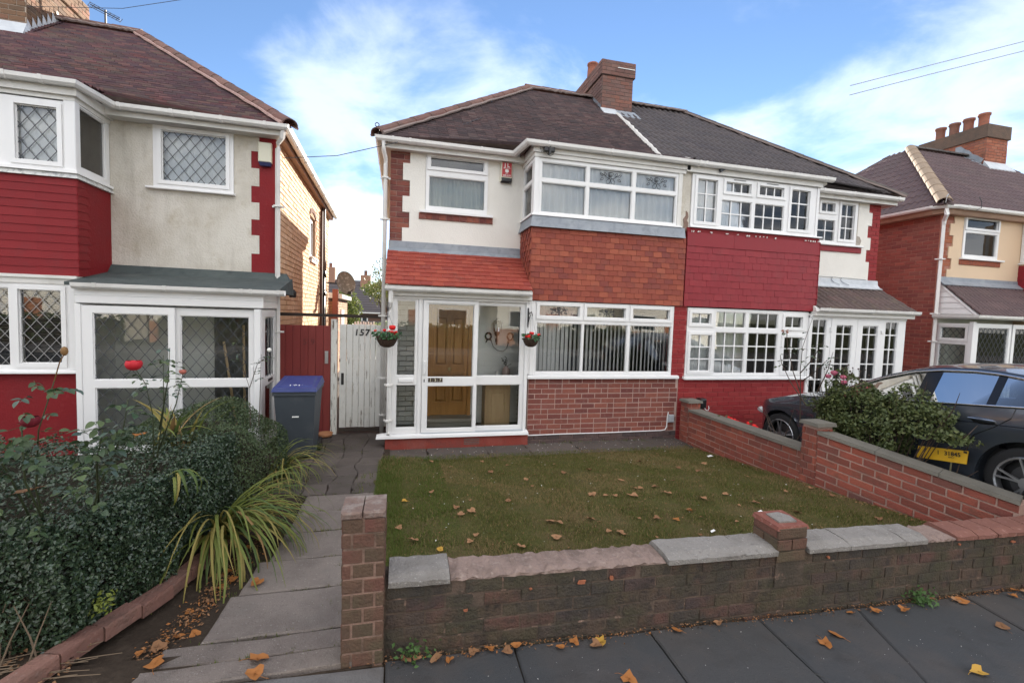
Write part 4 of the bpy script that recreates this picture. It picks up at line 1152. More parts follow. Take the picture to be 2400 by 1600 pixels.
# porch
window(H2, 7.40, 7.90, .06, 2.20, [(7.47, 7.80, .25, 2.135)], 6.97, bars={0: (2, [.70, 1.00, 1.30, 1.59, 1.872])}, name='porch_side_light', gm='glass_clear')
for a, b, g0, g1 in ((7.905, 8.520, 8.025, 8.408), (8.526, 9.158, 8.655, 9.03)):
    w_ = window(H2, a, b, .08, 2.165, [(g0, g1, .30, 2.045)], 6.965, bars={0: (2, [.70, 1.00, 1.30, 1.59, 1.872])}, name='porch_door', gm='glass_clear')
part('door_handle', MB().cbox(8.49, 8.515, 6.93, 6.965, 1.02, 1.22, .005), M['upvc'], H2)
part('door_hinge', MB().cbox(9.10, 9.15, 6.94, 6.965, 1.90, 1.96, .005).cbox(7.87, 7.90, 6.94, 6.97, 1.90, 1.99, .005), M['upvc'], H2)
window(H2, 9.162, 9.73, .06, 2.20, [(9.225, 9.538, .25, 2.132)], 6.97, bars={0: (2, [.70, 1.00, 1.30, 1.59, 1.872])}, name='porch_side_light', gm='glass_clear')
part('porch_plinth', MB().box(7.39, 9.74, 6.96, 7.1, -.15, .075), M['rwall'], H2)
part('porch_head', MB().cbox(7.40, 9.74, 6.955, 7.06, 2.166, 2.21, .006), M['upvc'], H2)
part('porch_side_panel', MB().box(9.68, 9.74, 7.04, 7.70, -.1, 2.2), M['upvc'], H2)
part('porch_fascia', MB().cbox(7.44, 9.83, 6.88, 7.0, 2.20, 2.285, .006), M['upvc_old'], H2)
part('porch_ceiling', MB().box(7.41, 9.74, 7.0, 7.7, 2.21, 2.24), M['upvc_old'], H2)
mb = MB().box(7.51, 9.62, 7.70, 7.74, -.1, 2.3)
part('porch_back_wall', mb, mat('grey_interior', (.55, .56, .55), .9, .1), H2)
part('front_door', MB().cbox(8.2, 9.0, 7.64, 7.70, -.02, 2.0, .01), mat('dark_inner_door', (.08, .07, .06), .5, .4), H2)
sheet(H2, 8.55, 9.10, .2, 2.1, 7.2, 'net', amp=.02, per=.14)
gutter(H2, [(7.43, 6.90, 2.345), (9.87, 6.90, 2.345)], [((x, 6.90, 2.345), (x + .03, 6.90, 2.345)) for x in (7.62, 8.66, 9.62)], name='porch_gutter')
mb = MB().hexa([(7.45, 6.90, 2.29), (9.84, 6.90, 2.29), (9.84, 7.70, 2.29), (7.45, 7.70, 2.29)], [(7.45, 6.90, 2.34), (9.84, 6.90, 2.34), (9.84, 7.70, 2.84), (7.45, 7.70, 2.84)])
pr2 = part('porch_roof', mb, M['upvc_old'], H2)
st = MB(); rib_tiles(st, lambda x, y: 2.34 + (y - 6.90) * .625, lambda y: (7.50, 9.87), 6.87, 7.66, .21, .30)
part('ribbed_tile', st, mat('brown_ribbed_tile', (.105, .075, .07), .75, .3, var='island', vary=[(.09, .065, .06), (.12, .08, .075)], blotch=[(5, (.15, .12, .08), .5, .52, .72), (1.5, (.16, .06, .05), .5, .6, .75)]), pr2, kind='stuff')
part('lead_flashing', MB().sweep([(7.52, 7.672, 2.84), (9.82, 7.672, 2.84)], [(-.005, .16), (.008, .155), (.02, .06), (.075, .0), (.13, -.025), (.125, -.04), (.04, -.02), (-.005, 0)]), M['lead_pale'], H2)
lw = MB()
for x in (8.62, 8.86): lw.tube([(x, 7.66, 3.02), (x - .03, 7.655, 2.97), (x + .02, 7.64, 2.92), (x + .13, 7.60, 2.87)], .007, 5)
lw.tube([(7.6, 7.665, 3.02), (8.62, 7.665, 3.025), (9.5, 7.665, 3.01)], .005, 5)
part('loose_cable', lw, M['grey_plastic'], H2)
# eaves and roof
gutter(H2, [(4.722, 6.95, 4.70), (7.62, 6.95, 4.70)], [((x, 6.95, 4.70), (x + .035, 6.95, 4.70)) for x in (4.80, 4.92, 6.1, 7.42)])
gutter(H2, [(7.50, 7.53, 4.70), (10.06, 7.53, 4.70)], [((x, 7.53, 4.70), (x + .035, 7.53, 4.70)) for x in (8.0, 8.75, 9.9)])
part('gutter_end', MB().prism([(6.955, 4.60), (7.05, 4.57), (7.05, 4.69), (6.955, 4.69)], 7.44, 7.55, axis='x'), M['upvc_old'], H2)
part('eaves_board', MB().sweep([(7.48, 7.55, 4.56), (10.0, 7.55, 4.56), (10.0, 13.88, 4.56)], [(0, .13), (.018, .13), (.018, 0), (-.012, 0)]).box(7.48, 9.98, 7.55, 7.70, 4.575, 4.595).box(9.8, 9.99, 7.70, 13.88, 4.575, 4.595), M['upvc_old'], H2)
part('loose_bracket', MB().prism([(5.24, 4.625), (5.34, 4.625), (5.27, 4.575)], 6.90, 6.945), M['leading'], H2)
def z2(x, y):
    zz = RZ0 + RS * (y - RY0)
    if x < 7.74 and y < 7.7:
        t = min(1, (7.74 - x) / .06); t = t * t * (3 - 2 * t)
        zb = RZ0 + (7.7 - RY0) * RS - (7.7 - y) * ((7.7 - RY0) * RS / (7.7 - 6.90))
        zz = zz * (1 - t) + zb * t
    return zz
def x2(y):
    b = min(10.17, 10.17 - (y - RY0))
    if y < RY0 - .01: b = 7.68
    return (4.735, b)
st = MB(); rib_tiles(st, z2, x2, 6.88, 10.70, .245, .30)
mb = MB()
mb.add([(4.72, 7.55, 4.66), (10.12, 7.55, 4.66), (6.95, 10.7, 7.20), (4.72, 10.7, 7.20), (10.12, 13.85, 4.66), (4.72, 13.85, 4.66)],
       [(0, 1, 2, 3), (1, 4, 2), (3, 2, 4, 5)])
roof2 = part('roof', mb, M['roof2'], H2)
roof_base(roof2, z2, x2, 6.90, 10.66, M['roof2'])
part('interlocking_tile', st, M['roof2'], roof2, kind='stuff')
ridge_run(roof2, (10.16, 7.49, 4.74), (6.95, 10.70, 7.33), 12, .10, M['ridge2'], 'hip_tile', pointing=M['pointing'], flat=.6)
ridge_run(roof2, (5.20, 10.70, 7.34), (6.98, 10.70, 7.33), 4, .105, M['ridge3'] if False else M['ridge2'], pointing=M['pointing'], flat=.6)

# ------------------------------------------------------------------ house on the far right
H3 = thing('semi_detached_house', 'cream rendered house with plain red brick flank and four pot chimney at the right edge', 'house', (14.5, 10.7, 0))
mb = MB().box(11.50, 12.15, 7.70, 7.95, -.1, 4.6).box(13.255, 17.5, 7.70, 7.95, -.1, 4.6).box(12.15, 13.255, 7.70, 7.95, -.1, 3.63).box(12.15, 13.255, 7.70, 7.95, 4.57, 4.6)
mb.box(11.50, 11.75, 7.95, 13.9, -.1, 4.6).box(11.75, 17.5, 13.65, 13.9, -.1, 4.6)
wall3 = part('wall', mb, mat('dark_red_mortar', (.34, .17, .13), .95, .1), H3)
sb = MB()
lay_bricks(None, face_matrix((11.50, 13.9, -.1), (0, -1, 0), (0, 0, 1)), 6.2, 4.66, None, stuff=sb, depth=.006)
part('flank_brick', sb, mat('plum_brick_mass', (.28, .080, .062), .85, .2, var='island', vary=[(.22, .066, .055), (.33, .10, .075), (.20, .062, .055), (.29, .11, .085)], blotch=[(3, (.19, .075, .06), .5, .48, .72)]), wall3, kind='stuff')
z3t = [4.6, 4.36, 4.10, 3.86, 3.60, 3.36, 3.05]
poly = []
for i in range(6):
    x = 11.875 if i % 2 == 0 else 11.765
    poly += [(x, z3t[i]), (x, z3t[i + 1])]
poly += [(12.15, 3.05), (12.15, 4.6)]
mb = MB().prism(poly[::-1], 7.676, 7.70).box(12.15, 13.255, 7.676, 7.70, 3.05, 3.63).box(13.255, 14.0, 7.676, 7.70, 3.05, 4.6).box(12.15, 13.255, 7.676, 7.70, 4.57, 4.6)
part('render_coat', mb, M['stucco_cream'], H3)
qb = MB()
lay_bricks(None, face_matrix((11.50, 7.70, .0), (1, 0, 0), (0, 0, 1)), .385, 4.6, None, stuff=qb, depth=.006, skip=lambda a, b, c, d: (a + b) / 2 > .27 and int(max(0, (4.6 - c)) / .25) % 2 == 1 and c > 3.05)
part('corner_brick', qb, mat('orange_red_brick_mass', (.33, .115, .062), .85, .2, var='island', vary=[(.28, .09, .055), (.37, .14, .075)], blotch=[(6, (.2, .08, .05), .5, .5, .7)]), wall3, kind='stuff')
window(H3, 12.155, 13.25, 3.63, 4.568, [(12.215, 13.185, 4.30, 4.51), (12.215, 13.185, 3.70, 4.20)], 7.66, sashes=(0,))
sheet(H3, 12.16, 13.24, 3.64, 4.56, 7.80, 'net_green', amp=.02, per=.15)
dark_room(H3, 12.16, 13.24, 3.64, 4.56, 7.73, 8.6)
part('window_sill', MB().cbox(12.10, 13.42, 7.61, 7.70, 3.595, 3.632, .006), M['sill'], H3)
part('brick_sill', MB().cbox(12.10, 13.36, 7.655, 7.70, 3.48, 3.592, .006), mat('orange_brick_sill', (.28, .085, .05), .85, .2, blotch=[(30, (.12, .06, .05), .7, .5, .6)]), H3)
mb = MB().box(14.0, 17.5, 7.0, 7.7, 0, 4.58)
b3 = part('bay', mb, M['stucco_cream'], H3)
lay_tiles(b3, face_matrix((14.0, 7.68, 2.4), (0, -1, 0), (0, 0, 1)), .68, 11, .105, .168, UT['rpaint'], 'hanging_tile')
lay_tiles(b3, face_matrix((13.98, 6.995, 2.4), (1, 0, 0), (0, 0, 1)), 1.2, 11, .105, .168, UT['rpaint'], 'hanging_tile')
window(H3, -7.66, -7.05, 3.62, 4.5, [(-7.6, -7.1, 3.7, 4.42)], 13.985 + 5.0, X=XL)
window(H3, 14.02, 15.6, 3.62, 4.5, [(14.1, 14.8, 3.7, 4.42)], 6.985)
part('bay_sill', MB().sweep([(13.99, 7.68, 3.58), (13.99, 6.98, 3.58), (15.6, 6.98, 3.58)], [(-.03, .035), (.035, .025), (.038, 0), (-.03, 0)]), M['sill'], H3)
# porch with clad side
PX = 11.60
X3 = Matrix(((0, 1, 0, PX), (-1, 0, 0, 0), (0, 0, 1, 0), (0, 0, 0, 1)))
window(H3, -7.66, -7.03, .0, 2.16, [(-7.58, -7.12, 1.83, 2.08), (-7.60, -7.10, .2, 1.72)], 0.0, X=X3, name='porch_side_window', sashes=(0,))
lattice(H3, (-7.58, -7.12, 1.83, 2.08), .03, .12, .15, X=X3)
lattice(H3, (-7.60, -7.10, .2, 1.72), .03, .14, .19, X=X3)
window(H3, 11.665, 12.70, .0, 2.17, [(11.735, 12.63, .2, 2.09)], 6.98, name='porch_window')
lattice(H3, (11.735, 12.63, .2, 2.09), 7.01, .13, .19)
window(H3, 12.74, 13.95, .0, 2.17, [(12.82, 13.85, .2, 2.09)], 6.98, name='porch_window')
lattice(H3, (12.82, 13.85, .2, 2.09), 7.01, .13, .19)
part('corner_post', MB().cbox(11.575, 11.663, 6.975, 7.05, -.1, 2.2, .006), M['upvc'], H3)
sheet(H3, 12.15, 12.68, .1, 2.1, 7.14, 'net', amp=.02, per=.13)
part('porch_back_wall', MB().box(11.62, 13.95, 7.66, 7.70, -.1, 2.6), M['net_green'], H3)
cl = MB()
for i in range(5):
    za, zb = 2.36 + i * .125, 2.36 + (i + 1) * .125 - .006
    ya = 7.68 - (7.68 - 7.02) * (1 - (za - 2.36) / .66); yb = 7.68 - (7.68 - 7.02) * (1 - (zb - 2.36) / .66)
    cl.add([(PX - .02, ya, za), (PX - .02, 7.69, za), (PX - .008, 7.69, zb), (PX - .008, min(yb, 7.69), zb), (PX + .02, ya, za), (PX + .02, 7.69, za), (PX + .02, 7.69, zb), (PX + .02, min(yb, 7.69), zb)],
           [(0, 1, 2, 3), (4, 7, 6, 5), (0, 4, 5, 1), (0, 3, 7, 4)])
part('side_cladding', cl, M['upvc'], H3)
part('barge_board', MB().hexa([(PX - .03, 6.94, 2.31), (PX + .01, 6.94, 2.31), (PX + .01, 7.70, 3.03), (PX - .03, 7.70, 3.03)], [(PX - .03, 6.94, 2.36), (PX + .01, 6.94, 2.36), (PX + .01, 7.70, 3.08), (PX - .03, 7.70, 3.08)]), M['upvc'], H3)
mb = MB().hexa([(PX, 6.9, 2.26), (13.98, 6.9, 2.26), (13.98, 7.69, 2.26), (PX, 7.69, 2.26)], [(PX, 6.9, 2.33), (13.98, 6.9, 2.33), (13.98, 7.69, 3.06), (PX, 7.69, 3.06)])
p3 = part('porch_roof', mb, M['upvc'], H3)
st = MB(); rib_tiles(st, lambda x, y: 2.345 + (y - 6.9) * .925, lambda y: (PX - .03, 14.0), 6.87, 7.68, .16, .25)
part('ribbed_tile', st, M['roof3'], p3, kind='stuff')
part('lead_flashing', MB().sweep([(11.53, 7.674, 3.06), (14.0, 7.674, 3.06)], [(-.005, .13), (.01, .125), (.02, .05), (.075, .0), (.14, -.055), (.13, -.07), (.04, -.02), (-.005, 0)]), M['lead'], H3)
gutter(H3, [(11.42, 7.6, 2.335), (11.50, 6.90, 2.335), (14.0, 6.90, 2.335)], [((x, 6.90, 2.335), (x + .03, 6.90, 2.335)) for x in (11.6, 11.75, 12.7)], name='porch_gutter')
gutter(H3, [(11.26, 13.9, 4.69), (11.26, 7.72, 4.69), (11.36, 7.55, 4.69), (11.55, 7.50, 4.69), (17.5, 7.50, 4.69)], [((x, 7.50, 4.69), (x + .035, 7.50, 4.69)) for x in (11.8, 12.7, 13.6)] + [((11.26, y, 4.69), (11.26, y - .03, 4.69)) for y in (12.5, 11.0, 9.6)])
part('eaves_board', MB().sweep([(11.28, 13.88, 4.53), (11.28, 7.74, 4.53), (11.38, 7.57, 4.53), (11.56, 7.52, 4.53), (17.5, 7.52, 4.53)], [(0, .14), (.016, .14), (.016, .06), (-.012, 0)]).box(11.30, 17.5, 7.54, 7.70, 4.52, 4.54).box(11.30, 11.5, 7.70, 13.88, 4.52, 4.54), mat('brown_stained_soffit', (.36, .235, .17), .7, .3, blotch=[(4, (.25, .15, .11), .5, .5, .7)]), H3)
downpipe(H3, [(11.30, 7.48, 4.60), (11.30, 7.46, 4.48), (11.42, 7.58, 4.38), (11.44, 7.60, 4.28), (11.44, 7.60, .0)], .042, [(11.44, 7.60, 3.55), (11.44, 7.60, 2.36), (11.44, 7.60, 1.75)], square=True)
z3f = lambda x, y: 4.69 + .82 * (y - 7.45)
st = MB(); rib_tiles(st, z3f, lambda y: (max(11.2, 11.2 + (y - 7.45)), 17.6), 7.42, 10.46, .20, .30)
sth = MB(); rib_tiles(sth, lambda x, y: 4.69 + .82 * (y - 11.2), lambda y: (-14.0 + max(0, y - 11.2), -7.45 - max(0, y - 11.2)), 11.17, 14.2, .24, .30, TH)
mb = MB().add([(11.2, 7.45, 4.68), (17.6, 7.45, 4.68), (17.6, 10.48, 7.15), (14.24, 10.48, 7.15), (11.2, 13.5, 4.68), (17.6, 13.5, 4.68)], [(0, 1, 2, 3), (0, 3, 4), (4, 3, 2, 5), (0, 4, 5, 1)])
roof3 = part('roof', mb, M['roof3'], H3)
part('ribbed_tile', st, M['roof3'], roof3, kind='stuff')
part('ribbed_tile', sth, M['roof3'], roof3, kind='stuff')
ridge_run(roof3, (11.22, 7.47, 4.73), (14.24, 10.48, 7.20), 10, .13, M['ridge3'], 'hip_tile')
ridge_run(roof3, (14.2, 10.48, 7.20), (17.6, 10.48, 7.20), 7, .11, M['ridge2'])
part('hip_iron', MB().tube([(11.2, 7.44, 4.70), (11.19, 7.42, 4.83), (11.22, 7.41, 4.88), (11.25, 7.43, 4.85)], .009, 5), M['steel'], roof3)
part('cable', MB().tube([(12.0, 7.38, 4.60), (12.12, 7.36, 4.66), (12.14, 7.38, 4.80), (12.13, 7.42, 4.9)], .007, 5), M['black'], H3)
# chimney
mb = MB().box(16.42, 17.28, 10.005, 11.75, 6.0, 7.61).box(16.38, 17.32, 9.965, 11.79, 7.61, 7.70).box(16.40, 17.30, 9.985, 11.77, 7.70, 7.98)
c3 = part('chimney', mb, M['mortar_dark'], H3)
OB = mat('orange_chimney_brick', (.33, .115, .065), .85, .2, var='object', vary=[(.28, .095, .06), (.36, .14, .085), (.25, .10, .075)], blotch=[(4, (.15, .085, .06), .55, .5, .72)], bump=(60, .3))
UO = unit_piece('brick', OB)
lay_bricks(c3, face_matrix((16.42, 10.005, 6.80), (1, 0, 0), (0, 0, 1)), .86, .84, UO, depth=.006)
lay_bricks(c3, face_matrix((16.42, 11.75, 6.80), (0, -1, 0), (0, 0, 1)), 1.745, .84, UO, depth=.006)
sot = mat('sooty_band', (.135, .095, .075), .9, .1, blotch=[(5, (.08, .07, .06), .6, .45, .7), (3, (.2, .12, .085), .5, .55, .75)], bump=(30, .5))
part('chimney_band', MB().cbox(16.372, 17.328, 9.955, 11.80, 7.612, 7.985, .01), sot, c3)
for i, y in enumerate((10.28, 10.66, 11.03, 11.41)):
    part('chimney_pot', MB().lathe([(.125, 7.96), (.12, 8.20), (.125, 8.33), (.15, 8.36), (.15, 8.41), (.12, 8.42), (.11, 8.2)], 16.80 - .1, y, 16, cap=False), M['pot'], c3, True)
part('stepped_flashing', MB().prism([(10.10, 6.86), (10.75, 7.39), (10.75, 7.55), (10.62, 7.55), (10.5, 7.42), (10.4, 7.36), (10.3, 7.22), (10.2, 7.16), (10.02, 7.0)], 16.39, 16.415, axis='x').prism([(10.0, 6.79), (10.4, 7.12), (10.4, 7.15), (10.0, 6.82)], 16.22, 16.41, axis='x'), M['lead'], c3)
part('front_flashing', MB().hexa([(16.30, 9.80, 6.64), (17.36, 9.80, 6.64), (17.30, 10.0, 6.80), (16.36, 10.0, 6.80)], [(16.30, 9.795, 6.67), (17.36, 9.795, 6.67), (17.30, 9.99, 6.93), (16.36, 9.99, 6.93)]), M['lead_pale'], c3)
# ------------------------------------------------------------------ house on the left (own frame, turned a little)
TL = .0271
HL_ = thing('semi_detached_house', 'stained off white house with dark red tile bay and diamond leaded windows', 'house', (-4.0, 10.8, 0), TL)
def LW(lx, ly, z): return Vector((lx * math.cos(TL) - ly * math.sin(TL), lx * math.sin(TL) + ly * math.cos(TL), z))
mb = MB()
mb.box(-3.78, -3.222, 7.74, 7.97, -.1, 4.6).box(-2.21, -1.65, 7.74, 7.97, -.1, 4.6).box(-3.222, -2.21, 7.74, 7.97, 2.3, 3.672).box(-3.222, -2.21, 7.74, 7.97, 4.585, 4.6)
mb.box(-1.83, -1.65, 7.97, 10.85, -.1, 4.6).box(-1.83, -1.65, 11.62, 14.1, -.1, 4.6).box(-1.83, -1.65, 10.85, 11.62, -.1, 3.10).box(-1.83, -1.65, 10.85, 11.62, 4.05, 4.6).box(-7.5, -1.83, 13.9, 14.1, -.1, 4.6)
OR = [(.68, .45, .28), (.62, .40, .24), (.72, .50, .33), (.65, .42, .26)]
wallL = part('wall', mb, mat('pale_brick_joint', (.42, .27, .18), .95, .1), HL_)
sb = MB()
flank_win = lambda a, b, c, d: (b > 10.83 - 7.74 and a < 11.64 - 7.74 and d > 3.10 + .1 and c < 4.16 + .1)
lay_bricks(None, face_matrix((-1.65, 7.74, -.1), (0, 1, 0), (0, 0, 1)), 6.36, 4.66, None, stuff=sb, depth=.010, L=.222, jig=.004, skip=flank_win)
part('flank_brick', sb, mat('warm_orange_brick_mass', OR[0], .85, .2, var='island', vary=OR[1:], blotch=[(5, (.38, .2, .12), .4, .5, .72)]), wallL, kind='stuff')
# flank window, arch, sill
XP = Matrix(((0, -1, 0, 0), (1, 0, 0, 0), (0, 0, 1, 0), (0, 0, 0, 1)))       # local (x along +y world, y -> -x): face looking to +x, front = -y -> +x
window(HL_, 10.86, 11.61, 3.16, 4.04, [(10.93, 11.20, 3.24, 3.96), (11.27, 11.54, 3.24, 3.96)], 1.70, X=XP, name='flank_window')
dark_room(HL_, 10.86, 11.61, 3.16, 4.04, 1.78, 2.6, X=XP)
ar = MB()
for i in range(9):
    t0, t1 = i / 9, (i + 1) / 9 - .012
    f_ = lambda t, o: (10.80 + .87 * t, 4.05 + .10 * math.sin(PI * t) + o)
    a, b, c, d = f_(t0, 0), f_(t1, 0), f_(t1, .10), f_(t0, .10)
    ar.prism([a, b, c, d], -1.65, -1.632, axis='x')
part('window_arch', ar, mat('dark_arch_brick', (.16, .075, .05), .9, .1), HL_)
part('window_sill', MB().box(-1.66, -1.58, 10.80, 11.70, 3.12, 3.155).box(-1.655, -1.60, 10.84, 11.66, 3.04, 3.118), M['sill'], HL_)
# render and red painted corner
zl = [4.6, 4.326, 4.08, 3.82, 3.58, 3.33, 3.096, 2.823, 2.53]
poly = []
for i in range(8):
    x = -1.875 if i % 2 == 0 else -1.983
    poly += [(x, zl[i]), (x, zl[i + 1])]
mb = MB().prism((poly + [(-2.21, 2.53), (-2.21, 4.6)])[::-1][::-1], 7.712, 7.74)
mb.box(-3.222, -2.21, 7.712, 7.74, 2.53, 3.672).box(-3.76, -3.222, 7.712, 7.74, 2.53, 4.6).box(-3.222, -2.21, 7.712, 7.74, 4.585, 4.6)
part('render_coat', mb, M['stucco_old'], HL_)
mb = MB().prism((poly + [(-1.655, 2.53), (-1.655, 4.6)])[::-1], 7.716, 7.74).box(-1.98, -1.655, 7.73, 7.74, -.1, 2.53)
part('red_corner', mb, M['rwall'], HL_)
window(HL_, -3.222, -2.212, 3.672, 4.585, [(-3.118, -2.308, 3.775, 4.475)], 7.70, sashes=(0,))
lattice(HL_, (-3.118, -2.308, 3.775, 4.475), 7.722, .142, .185)
sheet(HL_, -3.21, -2.22, 3.68, 4.57, 7.84, 'net_blue', amp=.012, per=.16)
part('window_sill', MB().cbox(-3.30, -2.19, 7.64, 7.74, 3.645, 3.675, .006), M['sill'], HL_)
dark_room(HL_, -3.2, -2.23, 3.68, 4.58, 7.90, 8.8)
ab = part('alarm_box', MB().cbox(-1.875, -1.70, 7.635, 7.716, 4.165, 4.45, .012), M['cream'], HL_)
part('blue_base', MB().hexa([(-1.85, 7.65, 4.115), (-1.72, 7.65, 4.115), (-1.72, 7.71, 4.115), (-1.85, 7.71, 4.115)], [(-1.872, 7.632, 4.164), (-1.702, 7.632, 4.164), (-1.702, 7.714, 4.164), (-1.872, 7.714, 4.164)]), mat('navy_plastic', (.03, .035, .10), .4, .4), ab)
# bay, upper
UPB = [(-5.20, -4.475, 3.707, 4.358), (-4.322, -3.908, 3.707, 4.358)]
window(HL_, -6.0, -3.842, 3.635, 4.445, UPB, 6.98, sashes=(1,), name='bay_window')
for h in UPB: lattice(HL_, h, 7.002, .142, .185)
part('corner_post', MB().cbox(-3.842, -3.724, 6.962, 7.05, 3.60, 4.46, .008), M['upvc'], HL_)
window(HL_, 7.052, 7.70, 3.60, 4.50, [(7.08, 7.62, 3.70, 4.44)], 3.735, X=XP, name='bay_side_window')
part('reflection_sheet', MB().box(7.07, 7.63, 3.775, 3.80, 3.66, 4.46).xf(XP), mat('dull_brown_reflection', (.135, .12, .10), .9, .1, blotch=[(7, (.10, .09, .075), .6, .45, .7)]), HL_)  # brown sheet behind the pane paints in the dull reflection
sheet(HL_, -5.95, -3.86, 3.64, 4.44, 7.13, 'net_blue', amp=.014, per=.2)
dark_room(HL_, -6.0, -3.85, 3.6, 4.5, 7.2, 8.4)
mb = MB().sweep([(-6.5, 6.975, 4.46), (-3.735, 6.975, 4.46), (-3.735, 7.72, 4.46)], [(-.06, .05), (.012, .05), (.012, 0), (-.06, 0)])
mb.sweep([(-6.5, 6.975, 4.51), (-3.735, 6.975, 4.51), (-3.735, 7.72, 4.51)], [(-.06, .12), (.05, .12), (.05, .0), (-.06, .0)])
part('bay_fascia', mb, M['upvc_old'], HL_)
part('bay_sill', MB().sweep([(-6.5, 6.965, 3.59), (-3.73, 6.965, 3.59), (-3.73, 7.72, 3.59)], [(-.04, .045), (.03, .035), (.034, 0), (-.04, 0)]), M['sill'], HL_)
part('bay_lead', MB().sweep([(-6.5, 6.965, 3.53), (-3.725, 6.965, 3.53), (-3.725, 7.73, 3.53)], [(-.04, .06), (.004, .06), (.03, 0), (-.04, 0)]), mat('flaking_white_lead', (.60, .60, .58), .7, .3, blotch=[(22, (.26, .27, .27), .8, .50, .60), (4, (.4, .42, .45), .5, .5, .7)], bump=(30, .4)), HL_)
mb = MB().box(-6.5, -3.735, 6.985, 7.3, 2.335, 3.54).box(-3.80, -3.735, 7.3, 7.73, 2.335, 3.54)
apL = part('bay_apron', mb, M['rwall'], HL_)
lay_tiles(apL, face_matrix((-5.40, 6.983, 2.34), (1, 0, 0), (0, 0, 1)), 1.685, 12, .0998, .84, UT['rpaint_l'], 'hanging_tile', tilt=.020, gap=.0006, jig=.0006)
lay_tiles(apL, face_matrix((-3.733, 6.968, 2.34), (0, 1, 0), (0, 0, 1)), .765, 12, .0998, 1.6, UT['rpaint_l'], 'hanging_tile', tilt=.020, gap=.0012)
# bay, lower
mb = MB().box(-6.5, -3.765, 6.962, 7.1, 2.232, 2.334).box(-6.5, -3.735, 6.94, 7.1, 2.30, 2.338)
part('bay_head', mb, M['upvc_old'], HL_)
LOB = [(-5.20, -4.44, 1.212, 2.17), (-4.345, -3.915, 1.244, 2.155)]
window(HL_, -6.0, -3.842, 1.162, 2.232, LOB, 6.98, sashes=(1,), name='bay_window')
for h in LOB: lattice(HL_, h, 7.0, .13, .165, mt='leading_l', w=.007)
part('corner_post', MB().cbox(-3.842, -3.762, 6.965, 7.06, 1.16, 2.235, .008), M['upvc'], HL_)
vb = MB()
for i in range(26): vb.add([(-5.2, 7.12, 1.22 + i * .037), (-3.88, 7.12, 1.22 + i * .037), (-3.88, 7.142, 1.242 + i * .037), (-5.2, 7.142, 1.242 + i * .037)], [(0, 1, 2, 3)])
part('venetian_blind', vb, mat('dark_slatted_blind', (.10, .10, .10), .5, .3), HL_, kind='stuff')
dark_room(HL_, -6.0, -3.85, 1.1, 2.25, 7.22, 8.6)
part('bay_sill', MB().sweep([(-6.5, 6.97, 1.125), (-3.70, 6.97, 1.125), (-3.70, 7.2, 1.125)], [(-.06, .04), (.03, .035), (.06, .022), (.06, 0), (-.06, 0)]), M['sill'], HL_)
part('bay_wall', MB().box(-6.5, -3.73, 7.0, 7.3, -.1, 1.125), M['rwall'], HL_)
# porch: flat felt roof, deep fascia, leaded sliding doors
part('porch_fascia', MB().sweep([(-3.675, 6.80, 2.005), (-1.615, 6.80, 2.005), (-1.615, 7.72, 2.005)], [(0, .205), (.012, .205), (.012, .106), (.006, .10), (.012, .096), (.012, .012), (-.03, 0)]), M['upvc'], HL_)
part('felt_roof', MB().hexa([(-3.74, 6.72, 2.222), (-1.40, 6.72, 2.222), (-1.40, 7.73, 2.222), (-3.74, 7.73, 2.222)], [(-3.74, 6.72, 2.262), (-1.40, 6.72, 2.262), (-1.42, 7.73, 2.47), (-3.74, 7.73, 2.47)]), M['felt'], HL_)
part('felt_upstand', MB().hexa([(-3.74, 7.60, 2.44), (-1.44, 7.60, 2.44), (-1.44, 7.735, 2.44), (-3.74, 7.735, 2.44)], [(-3.74, 7.69, 2.555), (-1.50, 7.69, 2.545), (-1.50, 7.735, 2.545), (-3.74, 7.735, 2.555)]), M['felt'], HL_)
gutter(HL_, [(-3.67, 6.80, 2.255), (-1.33, 6.80, 2.255)], [((x, 6.80, 2.255), (x + .03, 6.80, 2.255)) for x in (-3.45, -2.72, -1.86, -1.75, -1.42)], name='porch_gutter')
window(HL_, -3.62, -2.632, .05, 1.985, [(-3.508, -2.702, 1.058, 1.895), (-3.495, -2.702, .20, .962)], 6.80, depth=.045, name='sliding_door', gm='glass_clear')
window(HL_, -2.655, -1.722, .05, 1.985, [(-2.592, -1.788, 1.055, 1.892), (-2.592, -1.79, .20, .955)], 6.85, depth=.045, name='sliding_door', gm='glass_clear')
for h, y in (((-3.508, -2.702, 1.058, 1.895), 6.822), ((-3.495, -2.702, .20, .962), 6.822), ((-2.592, -1.788, 1.055, 1.892), 6.872), ((-2.592, -1.79, .20, .955), 6.872)):
    lattice(HL_, h, y, .145, .19, w=.007)
part('door_post', MB().cbox(-3.685, -3.622, 6.79, 6.92, .0, 2.0, .006), M['upvc'], HL_)
part('door_post', MB().cbox(-1.72, -1.640, 6.80, 6.90, .0, 2.0, .006), M['upvc'], HL_)
part('door_handle', MB().cbox(-1.765, -1.735, 6.83, 6.85, 1.0, 1.22, .004).box(-1.757, -1.742, 6.826, 6.83, 1.04, 1.10), M['upvc'], HL_)
window(HL_, 6.86, 7.72, .05, 1.99, [(7.02, 7.56, 1.03, 1.90), (7.02, 7.56, .2, .93)], 1.635, X=XP, depth=.04, name='porch_side_light', gm='glass_clear')
part('letter_slot', MB().cbox(7.18, 7.42, 1.625, 1.636, .965, 1.005, .003).xf(XP), M['black'], HL_)
zg = MB()
for k in range(4):
    zg.tube([(-1.648, 7.06 + k * .15 + .02 * math.sin(i * 1.3 + k), 1.03 + i * .07) for i in range(13)], .004, 4)
part('wavy_leading', zg, M['leading'], HL_)
